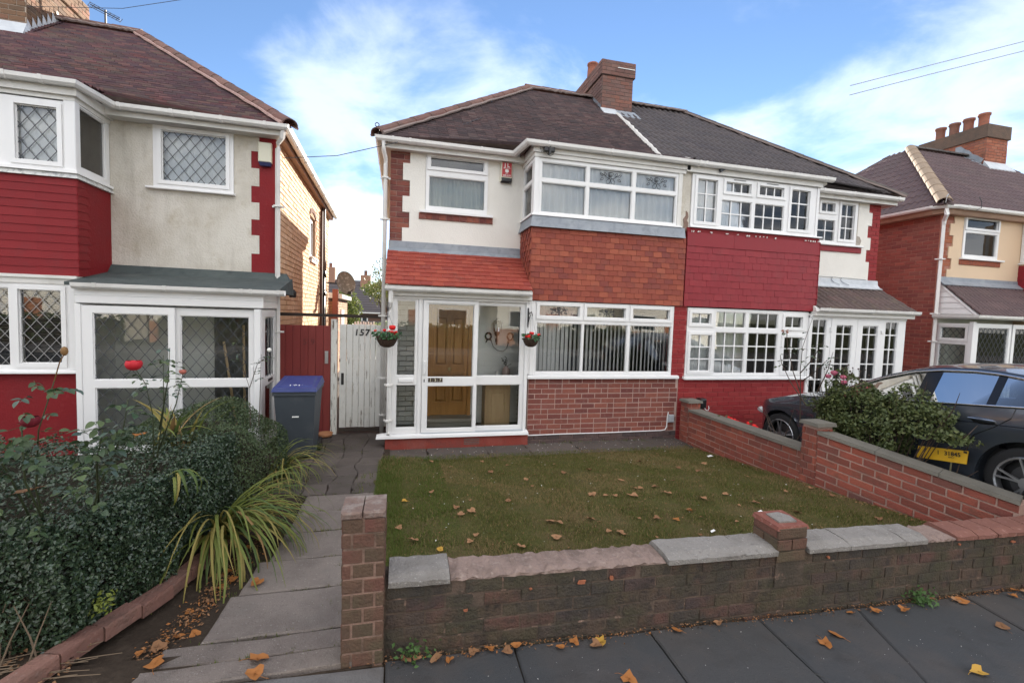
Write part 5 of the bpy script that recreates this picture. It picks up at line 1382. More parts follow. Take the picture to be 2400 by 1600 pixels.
part('porch_back_wall', MB().box(-3.72, -1.66, 7.66, 7.70, -.1, 2.2).box(-3.72, -3.69, 6.86, 7.7, -.1, 2.2).box(-3.72, -1.64, 6.86, 7.7, -.1, .04), mat('pale_porch_wall', (.72, .73, .70), .9, .1), HL_)
part('porch_ceiling', MB().box(-3.72, -1.64, 6.86, 7.7, 2.02, 2.04), M['upvc_old'], HL_)
part('front_door', MB().cbox(-2.45, -1.92, 7.62, 7.66, .04, 1.98, .01), mat('dark_grey_door', (.09, .09, .085), .5, .4), HL_)
wp = thing('wooden_pole', 'pale wooden pole leaning inside the leaded porch, left of two', 'pole', tuple(LW(-2.1, 7.3, .05)))
part('shaft', MB().tube([LW(-2.02, 7.25, .05), LW(-2.32, 7.6, 1.5)], .018, 8), M['pine'], wp)
wp2 = thing('wooden_pole', 'pale wooden pole leaning inside the leaded porch, right of two', 'pole', tuple(LW(-1.95, 7.3, .05)))
part('shaft', MB().tube([LW(-1.93, 7.2, .05), LW(-2.06, 7.6, 1.75)], .017, 8), M['pine'], wp2)
# eaves
gutter(HL_, [(-6.6, 6.93, 4.665), (-3.72, 6.93, 4.665), (-3.60, 7.50, 4.665), (-1.53, 7.50, 4.665), (-1.53, 14.2, 4.665)],
       [((x, 6.93, 4.665), (x + .035, 6.93, 4.665)) for x in (-4.35, -4.0)] + [((x, 7.50, 4.665), (x + .035, 7.50, 4.665)) for x in (-3.5, -2.9, -2.65, -2.3, -1.75)] + [((-1.53, y, 4.665), (-1.53, y + .03, 4.665)) for y in (8.2, 9.0, 9.8, 10.6, 11.4, 12.3, 13.2)])
part('eaves_board', MB().sweep([(-3.75, 7.53, 4.53), (-1.55, 7.53, 4.53)], [(0, .13), (.018, .13), (.018, 0), (-.012, 0)]).box(-3.7, -1.56, 7.53, 7.74, 4.535, 4.555), M['upvc_old'], HL_)
part('side_soffit', MB().box(-1.66, -1.555, 7.60, 14.15, 4.54, 4.56).box(-1.556, -1.535, 7.53, 14.18, 4.535, 4.66), mat('brown_painted_soffit', (.30, .175, .12), .6, .35, blotch=[(5, (.20, .12, .085), .6, .5, .7)]), HL_)
downpipe(HL_, [(-1.50, 7.46, 4.60), (-1.52, 7.50, 4.50), (-1.60, 7.63, 4.46), (-1.612, 7.655, 4.38), (-1.612, 7.655, .8)], .036, [(-1.612, 7.655, 3.54), (-1.612, 7.655, 2.42), (-1.612, 7.655, 1.66)], square=True)
sp = MB().tube([(-1.60, 12.56, 4.55), (-1.60, 12.56, 2.9)], .058, 12)
spo = part('soil_pipe', sp, mat('grey_soil_pipe', (.20, .165, .15), .6, .4), HL_, True)
part('lower_pipe', MB().tube([(-1.60, 12.56, 2.95), (-1.60, 12.56, .0)], .062, 12).tube([(-1.60, 12.56, 2.98), (-1.60, 12.56, 2.82)], .08, 12).tube([(-1.60, 12.56, 2.45), (-1.60, 12.56, 2.35)], .08, 12), M['black'], spo, True)
part('side_pipe', MB().tube([(-1.60, 12.25, 4.40), (-1.60, 12.25, .0)], .035, 8).tube([(-1.60, 13.1, 1.2), (-1.60, 13.1, 3.25), (-1.60, 12.95, 3.35), (-1.60, 12.85, 3.2), (-1.60, 12.65, 2.55)], .022, 6), mat('rusty_pipe', (.11, .06, .045), .7, .3), HL_, True)
# outside light
part('wall_lamp', MB().tube([(-1.65, 8.3, 2.26), (-1.55, 8.3, 2.26)], .02, 6).lathe([(.05, 2.2), (.06, 2.28), (.03, 2.33)], -1.52, 8.3, 10), M['iron'], HL_)
# satellite dish
ds = MB()
cd = Vector((-1.12, 13.15, 2.72)); nd = Vector((.55, -.80, .25)).normalized(); ud = nd.cross(Vector((0, 0, 1))).normalized(); vd = ud.cross(nd)
vs = []; fs = []
for i in range(6):
    r_ = .30 * i / 5
    for j in range(20):
        t = 2 * PI * j / 20
        vs.append(tuple(cd + ud * math.cos(t) * r_ * .92 + vd * math.sin(t) * r_ * 1.08 + nd * (r_ * r_ * .7)))
for i in range(5):
    for j in range(20): fs.append((i * 20 + j, i * 20 + (j + 1) % 20, (i + 1) * 20 + (j + 1) % 20, (i + 1) * 20 + j))
ds.add(vs, fs)
dish = part('satellite_dish', ds, mat('mesh_dish_grey', (.22, .20, .16), .6, .4, blotch=[(14, (.45, .43, .38), .8, .52, .6)]), HL_, True)
part('dish_arm', MB().tube([(-1.64, 13.05, 2.72), (-1.15, 13.15, 2.70)], .02, 6).tube([tuple(cd - vd * .3), tuple(cd - vd * .28 + nd * .35)], .012, 6).box(-1.02, -.93, 12.82, 12.90, 2.42, 2.50), M['iron'], dish)
# rear wing of the left house seen down the gap
rw = MB().box(-2.6, -1.50, 15.0, 18.6, -.1, 2.35)
rwo = part('rear_wing', rw, M['mortar_dark'], HL_)
rs = MB()
lay_bricks(None, face_matrix((-1.50, 15.0, .0), (0, 1, 0), (0, 0, 1)), 3.6, 2.3, None, stuff=rs, depth=.01)
lay_bricks(None, face_matrix((-2.6, 15.0, .0), (1, 0, 0), (0, 0, 1)), 1.1, 2.3, None, stuff=rs, depth=.01)
part('wing_brick', rs, mat('rear_orange_brick', (.42, .22, .13), .85, .2, var='island', vary=[(.36, .18, .11), (.46, .26, .16)]), rwo, kind='stuff')
part('wing_door', MB().cbox(-1.505, -1.45, 16.0, 16.9, .1, 2.0, .01), M['upvc'], rwo)
part('wing_roof', MB().hexa([(-2.7, 14.9, 2.35), (-1.35, 14.9, 2.35), (-1.35, 18.7, 2.35), (-2.7, 18.7, 2.35)], [(-2.7, 14.9, 2.62), (-1.35, 14.9, 2.48), (-1.35, 18.7, 2.48), (-2.7, 18.7, 2.62)]), M['upvc'], rwo)
part('wing_corner_post', MB().box(-1.62, -1.46, 14.86, 15.0, -.1, 2.62), mat('rust_red_post', (.28, .10, .07), .8, .2), rwo)
# roof
zL = lambda x, y: 4.67 + .771 * (y - 7.53)
def zLb(x, y):
    zz = zL(x, y)
    if x < -3.60 and y < 7.75:
        t = min(1, (-3.60 - x) / .06); t = t * t * (3 - 2 * t)
        zb = 4.67 + (7.75 - 7.53) * .771 - (7.75 - y) * ((7.75 - 7.53) * .771 / (7.75 - 6.90))
        zz = zz * (1 - t) + zb * t
    return zz
def xL(y):
    b = min(-1.42, -1.42 - (y - 7.53))
    if y < 7.50: b = -3.66
    return (-8.2, b)
st = MB(); plain_roof(st, zLb, xL, 6.88, 10.78, .0775, .166)
mb = MB().add([(-8.2, 7.6, 4.62), (-1.48, 7.6, 4.62), (-4.71, 10.82, 7.10), (-8.2, 10.82, 7.10), (-1.48, 14.05, 4.62), (-8.2, 14.05, 4.62)],
              [(0, 1, 2, 3), (1, 4, 2), (3, 2, 4, 5)])
roofL = part('roof', mb, M['mortar_dark'], HL_)
roof_base(roofL, zLb, xL, 6.90, 10.76, M['mortar_dark'], k=50)
part('plain_tile', st, M['rooflh'], roofL, kind='stuff')
sth = MB()
TR = Matrix(((0, -1, 0, 0), (1, 0, 0, 0), (0, 0, 1, 0), (0, 0, 0, 1)))        # (x,y)->(-y,x): faces +x
plain_roof(sth, lambda x, y: 4.67 + .771 * (y - 1.42), lambda y: (7.53 + (y - 1.42), 14.1 - (y - 1.42)), 1.42, 4.65, .0775, .166, TR)
part('plain_tile', sth, M['rooflh'], roofL, kind='stuff')
ridge_run(roofL, (-1.43, 7.54, 4.71), (-4.71, 10.82, 7.215), 12, .118, M['ridge1'], 'hip_tile', pointing=mat('pink_pointing', (.44, .30, .27), .95, .1, blotch=[(9, (.26, .17, .15), .6, .45, .7)]))
ridge_run(roofL, (-5.97, 10.82, 7.215), (-4.68, 10.82, 7.215), 3, .118, M['ridge1'], pointing=M['pointing'])
ridge_run(roofL, (-8.2, 10.82, 7.215), (-6.85, 10.82, 7.215), 3, .118, M['ridge1'])
# chimney
mb = MB().box(-6.78, -5.98, 9.98, 11.60, 6.2, 7.62).box(-6.82, -5.94, 9.94, 11.64, 7.62, 7.96)
cL = part('chimney', mb, mat('pale_chimney_mortar', (.40, .33, .27), .95, .1, blotch=[(6, (.22, .18, .15), .5, .45, .7)]), HL_)
UBc = unit_piece('brick', mat('dark_lit_brick', (.16, .095, .06), .85, .2, var='object', vary=[(.20, .115, .07), (.13, .085, .06), (.24, .115, .075), (.15, .10, .065)], blotch=[(5, (.10, .08, .05), .6, .48, .74)], bump=(60, .35)))
lay_bricks(cL, face_matrix((-6.78, 9.98, 6.45), (1, 0, 0), (0, 0, 1)), .80, 1.17, UBc, depth=.007)
lay_bricks(cL, face_matrix((-5.98, 9.98, 6.45), (0, 1, 0), (0, 0, 1)), 1.62, 1.17, UBc, depth=.008)
lay_bricks(cL, face_matrix((-5.94, 9.94, 7.62), (0, 1, 0), (0, 0, 1)), 1.70, .34, UBc, depth=.008)
part('front_flashing', MB().hexa([(-6.9, 9.76, 6.385), (-5.90, 9.76, 6.385), (-5.92, 9.98, 6.55), (-6.9, 9.98, 6.55)], [(-6.9, 9.755, 6.41), (-5.90, 9.755, 6.41), (-5.97, 9.968, 6.68), (-6.9, 9.968, 6.68)]), M['lead_pale'], cL)
sf = MB()
for i in range(7):
    y = 9.95 + i * .125; zb = zL(0, y)
    sf.add([(-5.965, y, zb - .02), (-5.965, y + .14, zb + .08), (-5.962, y + .13, zb + .13), (-5.955, y + .005, zb + .22), (-5.85, y - .02, zb + .03), (-5.85, y + .13, zb + .14)], [(0, 1, 2, 3), (0, 4, 5, 1)])
part('stepped_flashing', sf, mat('bright_lead', (.58, .60, .62), .5, .5, blotch=[(6, (.42, .44, .46), .6, .45, .7)]), cL)
# aerial behind the ridge
ae = part('tv_aerial', MB().tube([(-5.50, 11.3, 6.7), (-5.50, 11.3, 7.80)], .018, 6).tube([(-5.72, 11.25, 7.83), (-5.28, 11.35, 7.68)], .012, 5), M['leading'], HL_)
aer = MB()
for i in range(9):
    t = i / 8; c = Vector((-5.74 + .48 * t, 11.25 + .1 * t, 7.84 - .17 * t))
    if 3 <= i <= 4: continue
    aer.tube([tuple(c + Vector((0, .05, .06))), tuple(c - Vector((0, .05, .06)))], .006, 4)
aer.tube([(-5.76, 11.3, 7.90), (-5.30, 11.4, 7.74)], .006, 4).tube([(-5.74, 11.2, 7.78), (-5.26, 11.3, 7.62)], .006, 4)
part('aerial_rods', aer, M['leading'], ae)

# ------------------------------------------------------------------ wires
single('telephone_wire', MB().tube([LW(-5.94, 9.97, 6.965), Vector((-4.7, 9.5, 7.02)), Vector((-3.42, 9.0, 7.12)), Vector((-.5, 7.5, 7.5)), Vector((3.0, 4.0, 8.3))], .0045, 5), M['leading'], 'thin telephone wire rising from the left brick chimney across the top left sky', 'wire')
single('telephone_wire', MB().tube([LW(-1.60, 7.95, 4.34), Vector((-1.0, 7.72, 4.41)), Vector((-.14, 7.42, 4.60)), Vector((.6, 7.9, 5.02)), Vector((1.4, 8.6, 5.65))], .006, 5), M['leading'], 'thin wire slung between the left house eaves and the middle house gutter', 'wire')
single('telephone_wire', MB().tube([(16.6, 14.6, 11.2), (20, 14.2, 12.3), (24.56, 14, 13.84), (30, 13.5, 15.8)], .016, 5), mat('faint_wire', (.30, .32, .36), .6, .3), 'upper of the two thin wires crossing the sky at top right', 'wire')
single('telephone_wire', MB().tube([(16.6, 14.6, 10.85), (20, 14.2, 11.95), (24.6, 14, 13.47), (30, 13.5, 15.4)], .016, 5), bpy.data.materials['faint_wire'], 'lower of the two thin wires crossing the sky at top right', 'wire')

# ------------------------------------------------------------------ gates across the gap
GA = 7.76
rg = thing('garden_gate', 'dark red boarded gate with faint number 59 standing behind the blue lidded bin', 'gate', (-1.4, GA, .02))
M['redgate'] = mat('red_stained_board', (.215, .040, .036), .65, .3, var='object', vary=[(.20, .034, .032), (.235, .048, .042)], streak=[(9, (.15, .03, .03), .5, .48, .72)])
RED = M['redgate']
for i in range(7):
    x0 = -1.86 + i * .112
    part('board', MB().cbox(x0 + .001, x0 + .110, GA, GA + .03, .06, 1.765, .004), RED, rg)
part('gate_rail', MB().box(-1.86, -1.08, GA + .03, GA + .07, .3, .4).box(-1.86, -1.08, GA + .03, GA + .07, 1.4, 1.5), RED, rg)
part('gate_latch', MB().cbox(-1.165, -1.11, GA - .012, GA, 1.16, 1.36, .004).box(-1.148, -1.128, GA - .016, GA - .012, 1.24, 1.31), M['steel'], rg)
for i, c in enumerate('59'):
    text_mesh(c, .125, FRONT(-1.46 + i * .115, GA - .003, 1.50), mat('dark_red_numeral', (.12, .028, .026), .6, .3) if i == 0 else bpy.data.materials['dark_red_numeral'], 'numeral', rg, .003)
ps = thing('gate_post', 'peeling white wooden post between the red gate and the white gate', 'post', (-1.01, GA, 0))
M['peel'] = mat('peeling_white_paint', (.66, .66, .63), .75, .25, streak=[(26, (.20, .17, .14), .85, .585, .64)], blotch=[(5, (.45, .43, .39), .5, .52, .75)], bump=(40, .25))
M['peel_post'] = mat('badly_peeling_paint', (.68, .68, .64), .8, .2, streak=[(30, (.14, .115, .09), .95, .545, .60)], blotch=[(5, (.42, .40, .36), .5, .5, .75)], bump=(40, .3))
part('post', MB().cbox(-1.072, -.975, GA - .03, GA + .05, -.02, 1.872, .008), M['peel_post'], ps)
wg = thing('garden_gate', 'white boarded gate with black number 157 beside the glazed porch', 'gate', (-.6, GA, .05))
xs = [-.945, -.838, -.742, -.648, -.556, -.472, -.388, -.304]
for a, b in zip(xs, xs[1:]):
    part('board', MB().cbox(a + .002, b - .003, GA, GA + .03, .12 + rnd.uniform(-.006, .006), 1.792 + rnd.uniform(-.006, .006), .005), mat('peeling_gate_board', (.66, .66, .63), .75, .25, streak=[(26, (.20, .17, .14), .85, .60, .66)], blotch=[(5, (.48, .46, .42), .5, .52, .75), (22, (.25, .22, .19), .7, .66, .70)], bump=(40, .25)) if a == xs[0] else bpy.data.materials['peeling_gate_board'], wg)
part('board', MB().cbox(-.30, -.205, GA + .004, GA + .03, .12, 1.79, .005), M['peel'], wg)
part('gate_rail', MB().box(-.945, -.21, GA + .03, GA + .07, .35, .45).box(-.945, -.21, GA + .03, GA + .07, 1.4, 1.5).box(-.945, -.21, GA + .03, GA + .06, .86, .96), M['peel'], wg)
part('bottom_rail', MB().box(-.95, -.20, GA + .01, GA + .06, .055, .10), mat('dark_wet_wood', (.06, .05, .042), .8, .2), wg)
for i, c in enumerate('157'):
    text_mesh(c, .145, FRONT(-.685 + i * .082, GA - .004, 1.665) @ Matrix(((1, .12, 0, 0), (0, 1, 0, 0), (0, 0, 1, 0), (0, 0, 0, 1))), M['iron'], 'numeral', wg, .004, bold=.003)
part('latch_plate', MB().box(-.915, -.875, GA - .006, GA, .82, 1.01), M['black'], wg)
part('hinge', MB().box(-.945, -.93, GA - .006, GA, 1.19, 1.24), M['iron'], wg)
single('overhead_bar', MB().box(-1.86, -.20, GA + .01, GA + .07, 1.905, 1.955), mat('weathered_dark_beam', (.045, .035, .03), .8, .2), 'dark weathered wooden bar spanning the gap above both gates', 'beam')
sc = single('terracotta_saucer', MB().lathe([(.085, .02), (.105, .03), (.118, .075), (.108, .078), (.095, .04)], -1.13, 7.62, 18), mat('wet_terracotta', (.42, .20, .10), .7, .3), 'small terracotta plant saucer at the foot of the white gate post', 'saucer', smooth=True)
# ------------------------------------------------------------------ ground levels
def zpath(x, y): return max(.012, .13 - .04 * (y - 2.5))
def zpave(x, y): return .10 - .034 * max(-6, min(8, x))
def sstep(a, b, t):
    t = min(1, max(0, (t - a) / (b - a))); return t * t * (3 - 2 * t)
def zlawn(x, y):
    l = float(np.interp(y, [2.7, 4.3, 6.2], [.10, .15, -.03])); p = zpath(x, y)
    return p + (l - p) * sstep(-.22, .45, x)
def lawn_right(y): return 4.735 + .437 * max(0, 4.24 - y)
def zdrive(x, y): return max(-.06, .31 - .104 * (y - 2.8))

M['soil'] = mat('dark_soil', (.045, .034, .026), .95, .1, blotch=[(9, (.085, .065, .05), .6, .5, .72), (40, (.12, .095, .07), .4, .6, .74)], bump=(30, .6))
M['concrete_path'] = mat('exposed_aggregate_slab', (.20, .168, .150), .9, .2, var='object', vary=[(.175, .148, .134), (.215, .183, .162), (.185, .157, .144)],
    blotch=[(2.2, (.085, .070, .064), .6, .46, .7), (90, (.42, .40, .37), .7, .62, .68), (60, (.06, .05, .045), .5, .58, .72), (5, (.17, .155, .14), .4, .52, .72)], bump=[(120, .5), (18, .3)])
M['cracked'] = mat('cracked_old_concrete', (.10, .083, .075), .9, .2, var='object', vary=[(.088, .074, .068), (.112, .093, .084)],
    blotch=[(2.5, (.06, .05, .043), .6, .46, .7), (90, (.20, .18, .165), .4, .64, .72), (6, (.055, .055, .035), .5, .55, .72)], bump=[(70, .5), (14, .35)])
M['asphalt'] = mat('dark_patched_asphalt', (.052, .054, .058), .85, .3, var='object', vary=[(.048, .051, .056), (.058, .057, .058)],
    blotch=[(1.1, (.085, .072, .066), .65, .46, .66), (3.5, (.034, .032, .032), .6, .52, .72), (170, (.14, .14, .14), .5, .64, .72), (10, (.075, .062, .055), .4, .55, .72)], bump=[(160, .5), (30, .25)])
M['slabgrey'] = mat('grey_paving_slab', (.135, .130, .130), .85, .25, blotch=[(5, (.09, .08, .078), .6, .48, .7), (120, (.26, .26, .26), .4, .62, .7)], bump=(90, .4))
M['grass_base'] = mat('thin_turf', (.072, .070, .024), .95, .1, blotch=[(2.0, (.115, .082, .044), .8, .45, .62), (7, (.045, .055, .018), .6, .48, .68), (30, (.10, .08, .048), .5, .58, .74)], bump=[(50, .6), (12, .4)])
M['drive'] = mat('dark_drive', (.05, .05, .05), .9, .2, blotch=[(4, (.08, .075, .07), .5, .5, .7)], bump=(90, .4))

GB = MB().add([(-400, -400, -.32), (400, -400, -.32), (400, 400, -.32), (-400, 400, -.32)], [(0, 1, 2, 3)])
structure('ground', GB, mat('distant_ground', (.075, .085, .04), .95, .1, blotch=[(.3, (.10, .085, .06), .6, .45, .7)]))

# pavement: dark slabs with open joints
pv = MB().add([(-14, -4.2, .02), (18, -4.2, -.30), (18, 2.74, -.30), (-14, 2.74, .24)], [(0, 1, 2, 3)])
PAV = structure('pavement', MB().hexa([(-6, 1.0, -.30), (8, 1.0, -.31), (8, 2.75, -.31), (-6, 2.75, -.30)], [(-6, 1.0, zpave(-6, 0) - .03), (8, 1.0, zpave(8, 0) - .03), (8, 2.75, zpave(8, 0) - .02), (-6, 2.75, zpave(-6, 0) - .02)]), M['soil'])
def slab(name, parent, pts, zf, mt, th=.06, c=.008, n=6, wob=.004, seed=0):
    """a flat slab with a slightly irregular outline and worn edges, following the ground function"""
    P = []
    k = len(pts)
    for i in range(k):
        a, b = Vector((*pts[i], 0)), Vector((*pts[(i + 1) % k], 0))
        for j in range(n):
            q = a.lerp(b, j / n)
            if j: q += Vector((rnd.uniform(-wob, wob), rnd.uniform(-wob, wob), 0))
            P.append(q)
    ctr = sum(P, Vector()) / len(P)
    N_ = len(P); tilt = (rnd.uniform(-.004, .004), rnd.uniform(-.004, .004), rnd.uniform(-.004, .003))
    zz = lambda q: zf(q.x, q.y) + tilt[0] * (q.x - ctr.x) + tilt[1] * (q.y - ctr.y) + tilt[2]
    inn = [q + (ctr - q).normalized() * c * 1.6 for q in P]
    vs = [(q.x, q.y, zz(q) - th) for q in P] + [(q.x, q.y, zz(q) - c) for q in P] + [(q.x, q.y, zz(q)) for q in inn] + [(ctr.x, ctr.y, zz(ctr))]
    fs = []
    for i in range(N_):
        j = (i + 1) % N_
        fs += [(i, j, N_ + j, N_ + i), (N_ + i, N_ + j, 2 * N_ + j, 2 * N_ + i), (2 * N_ + i, 2 * N_ + j, 3 * N_)]
    return part(name, MB().add(vs, fs), mt, parent)
pe = [-9, -6.5, -4.4, -2.6, -1.62]
for a, b in zip(pe, pe[1:]): slab('paving_slab', PAV, [(a + .006, 1.5), (b - .006, 1.5), (b - .006, 2.50), (a + .006, 2.50)], zpave, M['asphalt'])
slab('paving_slab', PAV, [(-1.61, 1.7), (-.056, 1.7), (-.056, 2.475), (-1.61, 2.49)], zpave, M['slabgrey'])
for (a0, a1), (b0, b1) in (((-.048, -.050), (.676, .687)), ((.684, .695), (1.566, 1.586)), ((1.575, 1.594), (2.35, 2.42)), ((2.358, 2.428), (2.84, 3.27)), ((2.85, 3.28), (4.2, 4.35)), ((4.21, 4.36), (5.6, 5.8)), ((5.61, 5.81), (8.5, 8.5))):
    slab('paving_slab', PAV, [(a0, 1.5), (b0, 1.5), (b1, 2.525), (a1, 2.525)], zpave, M['asphalt'])
for a in (-9, -6, -3, 0, 3, 6):
    slab('paving_slab', PAV, [(a + .006, 1.02), (a + 2.99, 1.02), (a + 2.99, 1.49), (a + .006, 1.49)], zpave, M['asphalt'])
# verge, kerb, road behind the camera (seen only in the windows)
structure('grass_verge', MB().add([(-40, -1.5, .03), (40, -1.5, -.16), (40, 1.0, -.2), (-40, 1.0, .14)], [(0, 1, 2, 3)]), M['asphalt'])
structure('road', MB().add([(-60, -9.5, -.07), (60, -9.5, -.22), (60, -1.5, -.23), (-60, -1.5, -.08)], [(0, 1, 2, 3)]), mat('road_asphalt', (.06, .06, .062), .9, .3, blotch=[(1, (.08, .08, .08), .5, .5, .7)]))
structure('far_pavement', MB().box(-60, 60, -12.5, -9.5, -.3, -.05), M['slabgrey'])
# crack lines in the asphalt
ck = MB()
for a, b in (((2.02, 2.50), (2.62, 1.75)), ((.675, 2.2), (.60, 1.5)), ((2.50, 2.45), (2.9, 1.9)), ((1.1, 2.2), (1.5, 1.8))):
    q0, q1 = Vector((*a, 0)), Vector((*b, 0)); pth = []
    for i in range(15):
        q = q0.lerp(q1, i / 14) + Vector((rnd.uniform(-.012, .012), rnd.uniform(-.01, .01), 0)); pth.append((q.x, q.y, zpave(q.x, q.y) + .0005))
    ck.tube(pth, [.0035] * 15, 4)
part('tar_crack', ck, M['black'], PAV)

# path up to the gate
PATH = structure('path', MB().hexa([(-1.42, 2.49, -.15), (-.12, 2.49, -.15), (-.12, 5.4, -.15), (-1.42, 5.4, -.15)], [(-1.42, 2.49, .10), (-.12, 2.49, .10), (-.12, 5.4, -.014), (-1.42, 5.4, -.014)]).hexa([(-1.85, 5.402, -.15), (-.12, 5.402, -.15), (-.12, 7.5, -.15), (-1.85, 7.5, -.15)], [(-1.85, 5.402, -.012), (-.12, 5.402, -.012), (-.12, 7.5, -.012), (-1.85, 7.5, -.012)]), M['soil'])
jy = [2.50, 2.655, 2.83, 3.31, 3.77, 4.27, 4.735, 5.20]
lx_ = [-1.30, -1.26, -1.08, -1.03, -.96, -.945, -.95, -.98]
for i in range(7):
    slab('path_slab', PATH, [(lx_[i], jy[i] + .008), (-.20, jy[i] + .008), (-.20, jy[i + 1] - .008), (lx_[i] + .005, jy[i + 1] - .008)], zpath, M['concrete_path'], wob=.007)
# broken concrete further up, in pieces
g = {}
nx_, ny_ = 4, 8
for i in range(nx_ + 1):
    for j in range(ny_ + 1):
        e = 0 if i in (0, nx_) else .07
        g[i, j] = (-1.35 + 1.15 * i / nx_ + rnd.uniform(-e, e), 5.22 + 2.53 * j / ny_ + (rnd.uniform(-.06, .06) if 0 < j < ny_ else 0))
for i in range(nx_):
    for j in range(ny_):
        q = [g[i, j], g[i + 1, j], g[i + 1, j + 1], g[i, j + 1]]
        c_ = (sum(p[0] for p in q) / 4, sum(p[1] for p in q) / 4)
        q = [(p[0] + (c_[0] - p[0]) * .022, p[1] + (c_[1] - p[1]) * .022) for p in q]
        slab('concrete_piece', PATH, q, zpath, M['cracked'], n=4, wob=.013)
structure('side_passage', MB().add([(-1.9, 7.49, .005), (-.15, 7.5, .005), (-.15, 22, -.02), (-1.9, 22, -.02)], [(0, 1, 2, 3)]), M['cracked'])
AP = structure('house_apron', MB().box(-.2, 4.74, 6.2, 7.02, -.2, -.055), M['soil'])
ax = [-.2, .42, 1.30, 1.95, 2.75, 3.6, 4.72]
for a, b in zip(ax, ax[1:]):
    slab('apron_slab', AP, [(a + .005, 6.36 + rnd.uniform(-.03, .03)), (b - .005, 6.36 + rnd.uniform(-.03, .03)), (b - .005, 6.99), (a + .005, 6.99)], lambda x, y: max(-.028, zlawn(x, y) * 0 - .022), M['cracked'], wob=.02)

# lawn sheet
nx_, ny_ = 100, 76
vs = []; fs = []
for j in range(ny_ + 1):
    for i in range(nx_ + 1):
        y = 2.74 + (6.40 - 2.74) * j / ny_
        xl = -.21 + .05 * math.sin(y * 3.1) + .02 * math.sin(y * 11)
        x = xl + (lawn_right(y) + .02 - xl) * i / nx_
        yy = y + (.05 * math.sin(x * 4.3) + .03 * math.sin(x * 13)) * (j / ny_) ** 6
        vs.append((x, yy, zlawn(x, yy) + .008 * math.sin(x * 7 + y * 5) * math.sin(y * 6.3 - x * 2) + .004))
for j in range(ny_):
    for i in range(nx_):
        a = j * (nx_ + 1) + i; fs.append((a, a + 1, a + nx_ + 2, a + nx_ + 1))
structure('lawn', MB().add(vs, fs), M['grass_base'], smooth=True)
# grass blades
def zl_np(x, y):
    l = np.interp(y, [2.7, 4.3, 6.2], [.10, .15, -.03]); p = np.maximum(.012, .13 - .04 * (y - 2.5))
    t = np.clip((x + .22) / .67, 0, 1); t = t * t * (3 - 2 * t)
    return p + (l - p) * t
def blades(n, xr, yr, h, zf, name, mts, wts, lean=.6, dens=None):
    x = NP.uniform(*xr, n); y = NP.uniform(*yr, n)
    if dens is not None:
        keep = NP.uniform(0, 1, n) < dens(x, y); x, y = x[keep], y[keep]; n = len(x)
    z = zf(x, y)
    hh = h * NP.uniform(.45, 1.25, n); a = NP.uniform(0, 2 * PI, n); w = NP.uniform(.0014, .0034, n)
    dx, dy = np.cos(a), np.sin(a); ln = NP.uniform(.1, lean * 1.6, n) * hh
    A = np.stack([x - dy * w, y + dx * w, z], 1); B = np.stack([x + dy * w, y - dx * w, z], 1)
    C_ = np.stack([x + dx * ln, y + dy * ln, z + hh * np.clip(1 - ln / hh * .35, .3, 1)], 1)
    V = np.stack([A, B, C_], 1).reshape(-1, 3); F = np.arange(3 * n).reshape(-1, 3)
    mi = NP.choice(len(mts), n, p=wts)
    pat = np.sin(x * 1.9 + 1.0) * np.sin(y * 2.3 + .6) + .6 * np.sin(x * 4.1 + y * 3.3)
    mi = np.where((pat > .35) & (NP.uniform(0, 1, n) < .55), len(mts) - 1, mi)
    mi = np.where((x < .55) & (NP.uniform(0, 1, n) < .6), 0, mi)
    return link(name, quads_mesh(name, V, F, mts, mi), None)
GM = [mat('fresh_grass', (.090, .125, .024), .7, .2, trans=.25), mat('olive_grass', (.125, .118, .034), .7, .2, trans=.25), mat('mid_grass', (.105, .108, .030), .7, .2, trans=.25), mat('straw_grass', (.24, .175, .085), .8, .15, trans=.2)]
o = blades(225000, (-.22, 5.35), (2.78, 6.38), .034, zl_np, 'grass', GM, [.18, .34, .26, .22], dens=lambda x, y: (x < 4.72 + .437 * np.maximum(0, 4.24 - y)).astype(float))
o['kind'] = 'stuff'
o = blades(9000, (-.25, .05), (2.8, 6.3), .055, zl_np, 'grass', GM, [.6, .2, .15, .05]); o['kind'] = 'stuff'
o = blades(6000, (-.22, 4.6), (6.26, 6.50), .05, zl_np, 'grass', GM, [.5, .25, .15, .10]); o['kind'] = 'stuff'
# moss and weeds in the joints of the path
def tuft_cloud(name, spots, mts):
    Vs = []; Fs = []; Ms = []; k = 0
    for (x, y, z, r, n, h) in spots:
        xx = x + NP.normal(0, r, n); yy = y + NP.normal(0, r, n); a = NP.uniform(0, 2 * PI, n); hh = h * NP.uniform(.4, 1.2, n); w = NP.uniform(.0015, .004, n)
        dx, dy = np.cos(a), np.sin(a)
        A = np.stack([xx - dy * w, yy + dx * w, np.full(n, z)], 1); B = np.stack([xx + dy * w, yy - dx * w, np.full(n, z)], 1)
        C_ = np.stack([xx + dx * hh * .6, yy + dy * hh * .6, z + hh], 1)
        Vs.append(np.stack([A, B, C_], 1).reshape(-1, 3)); Ms.append(NP.choice(len(mts), n))
    V = np.concatenate(Vs); F = np.arange(len(V)).reshape(-1, 3)
    o = link(name, quads_mesh(name, V, F, mts, np.concatenate(Ms)), None); o['kind'] = 'stuff'
    return o
sp = []
for i in range(7):
    for k in range(9): sp.append((rnd.uniform(lx_[i], -.2), jy[i + 1] + rnd.uniform(-.012, .012), zpath(0, jy[i + 1]) - .01, .012, 10, .022))
for k in range(60): sp.append((rnd.uniform(-1.3, -.2), rnd.uniform(5.2, 7.4), .0, .03, 9, .03))
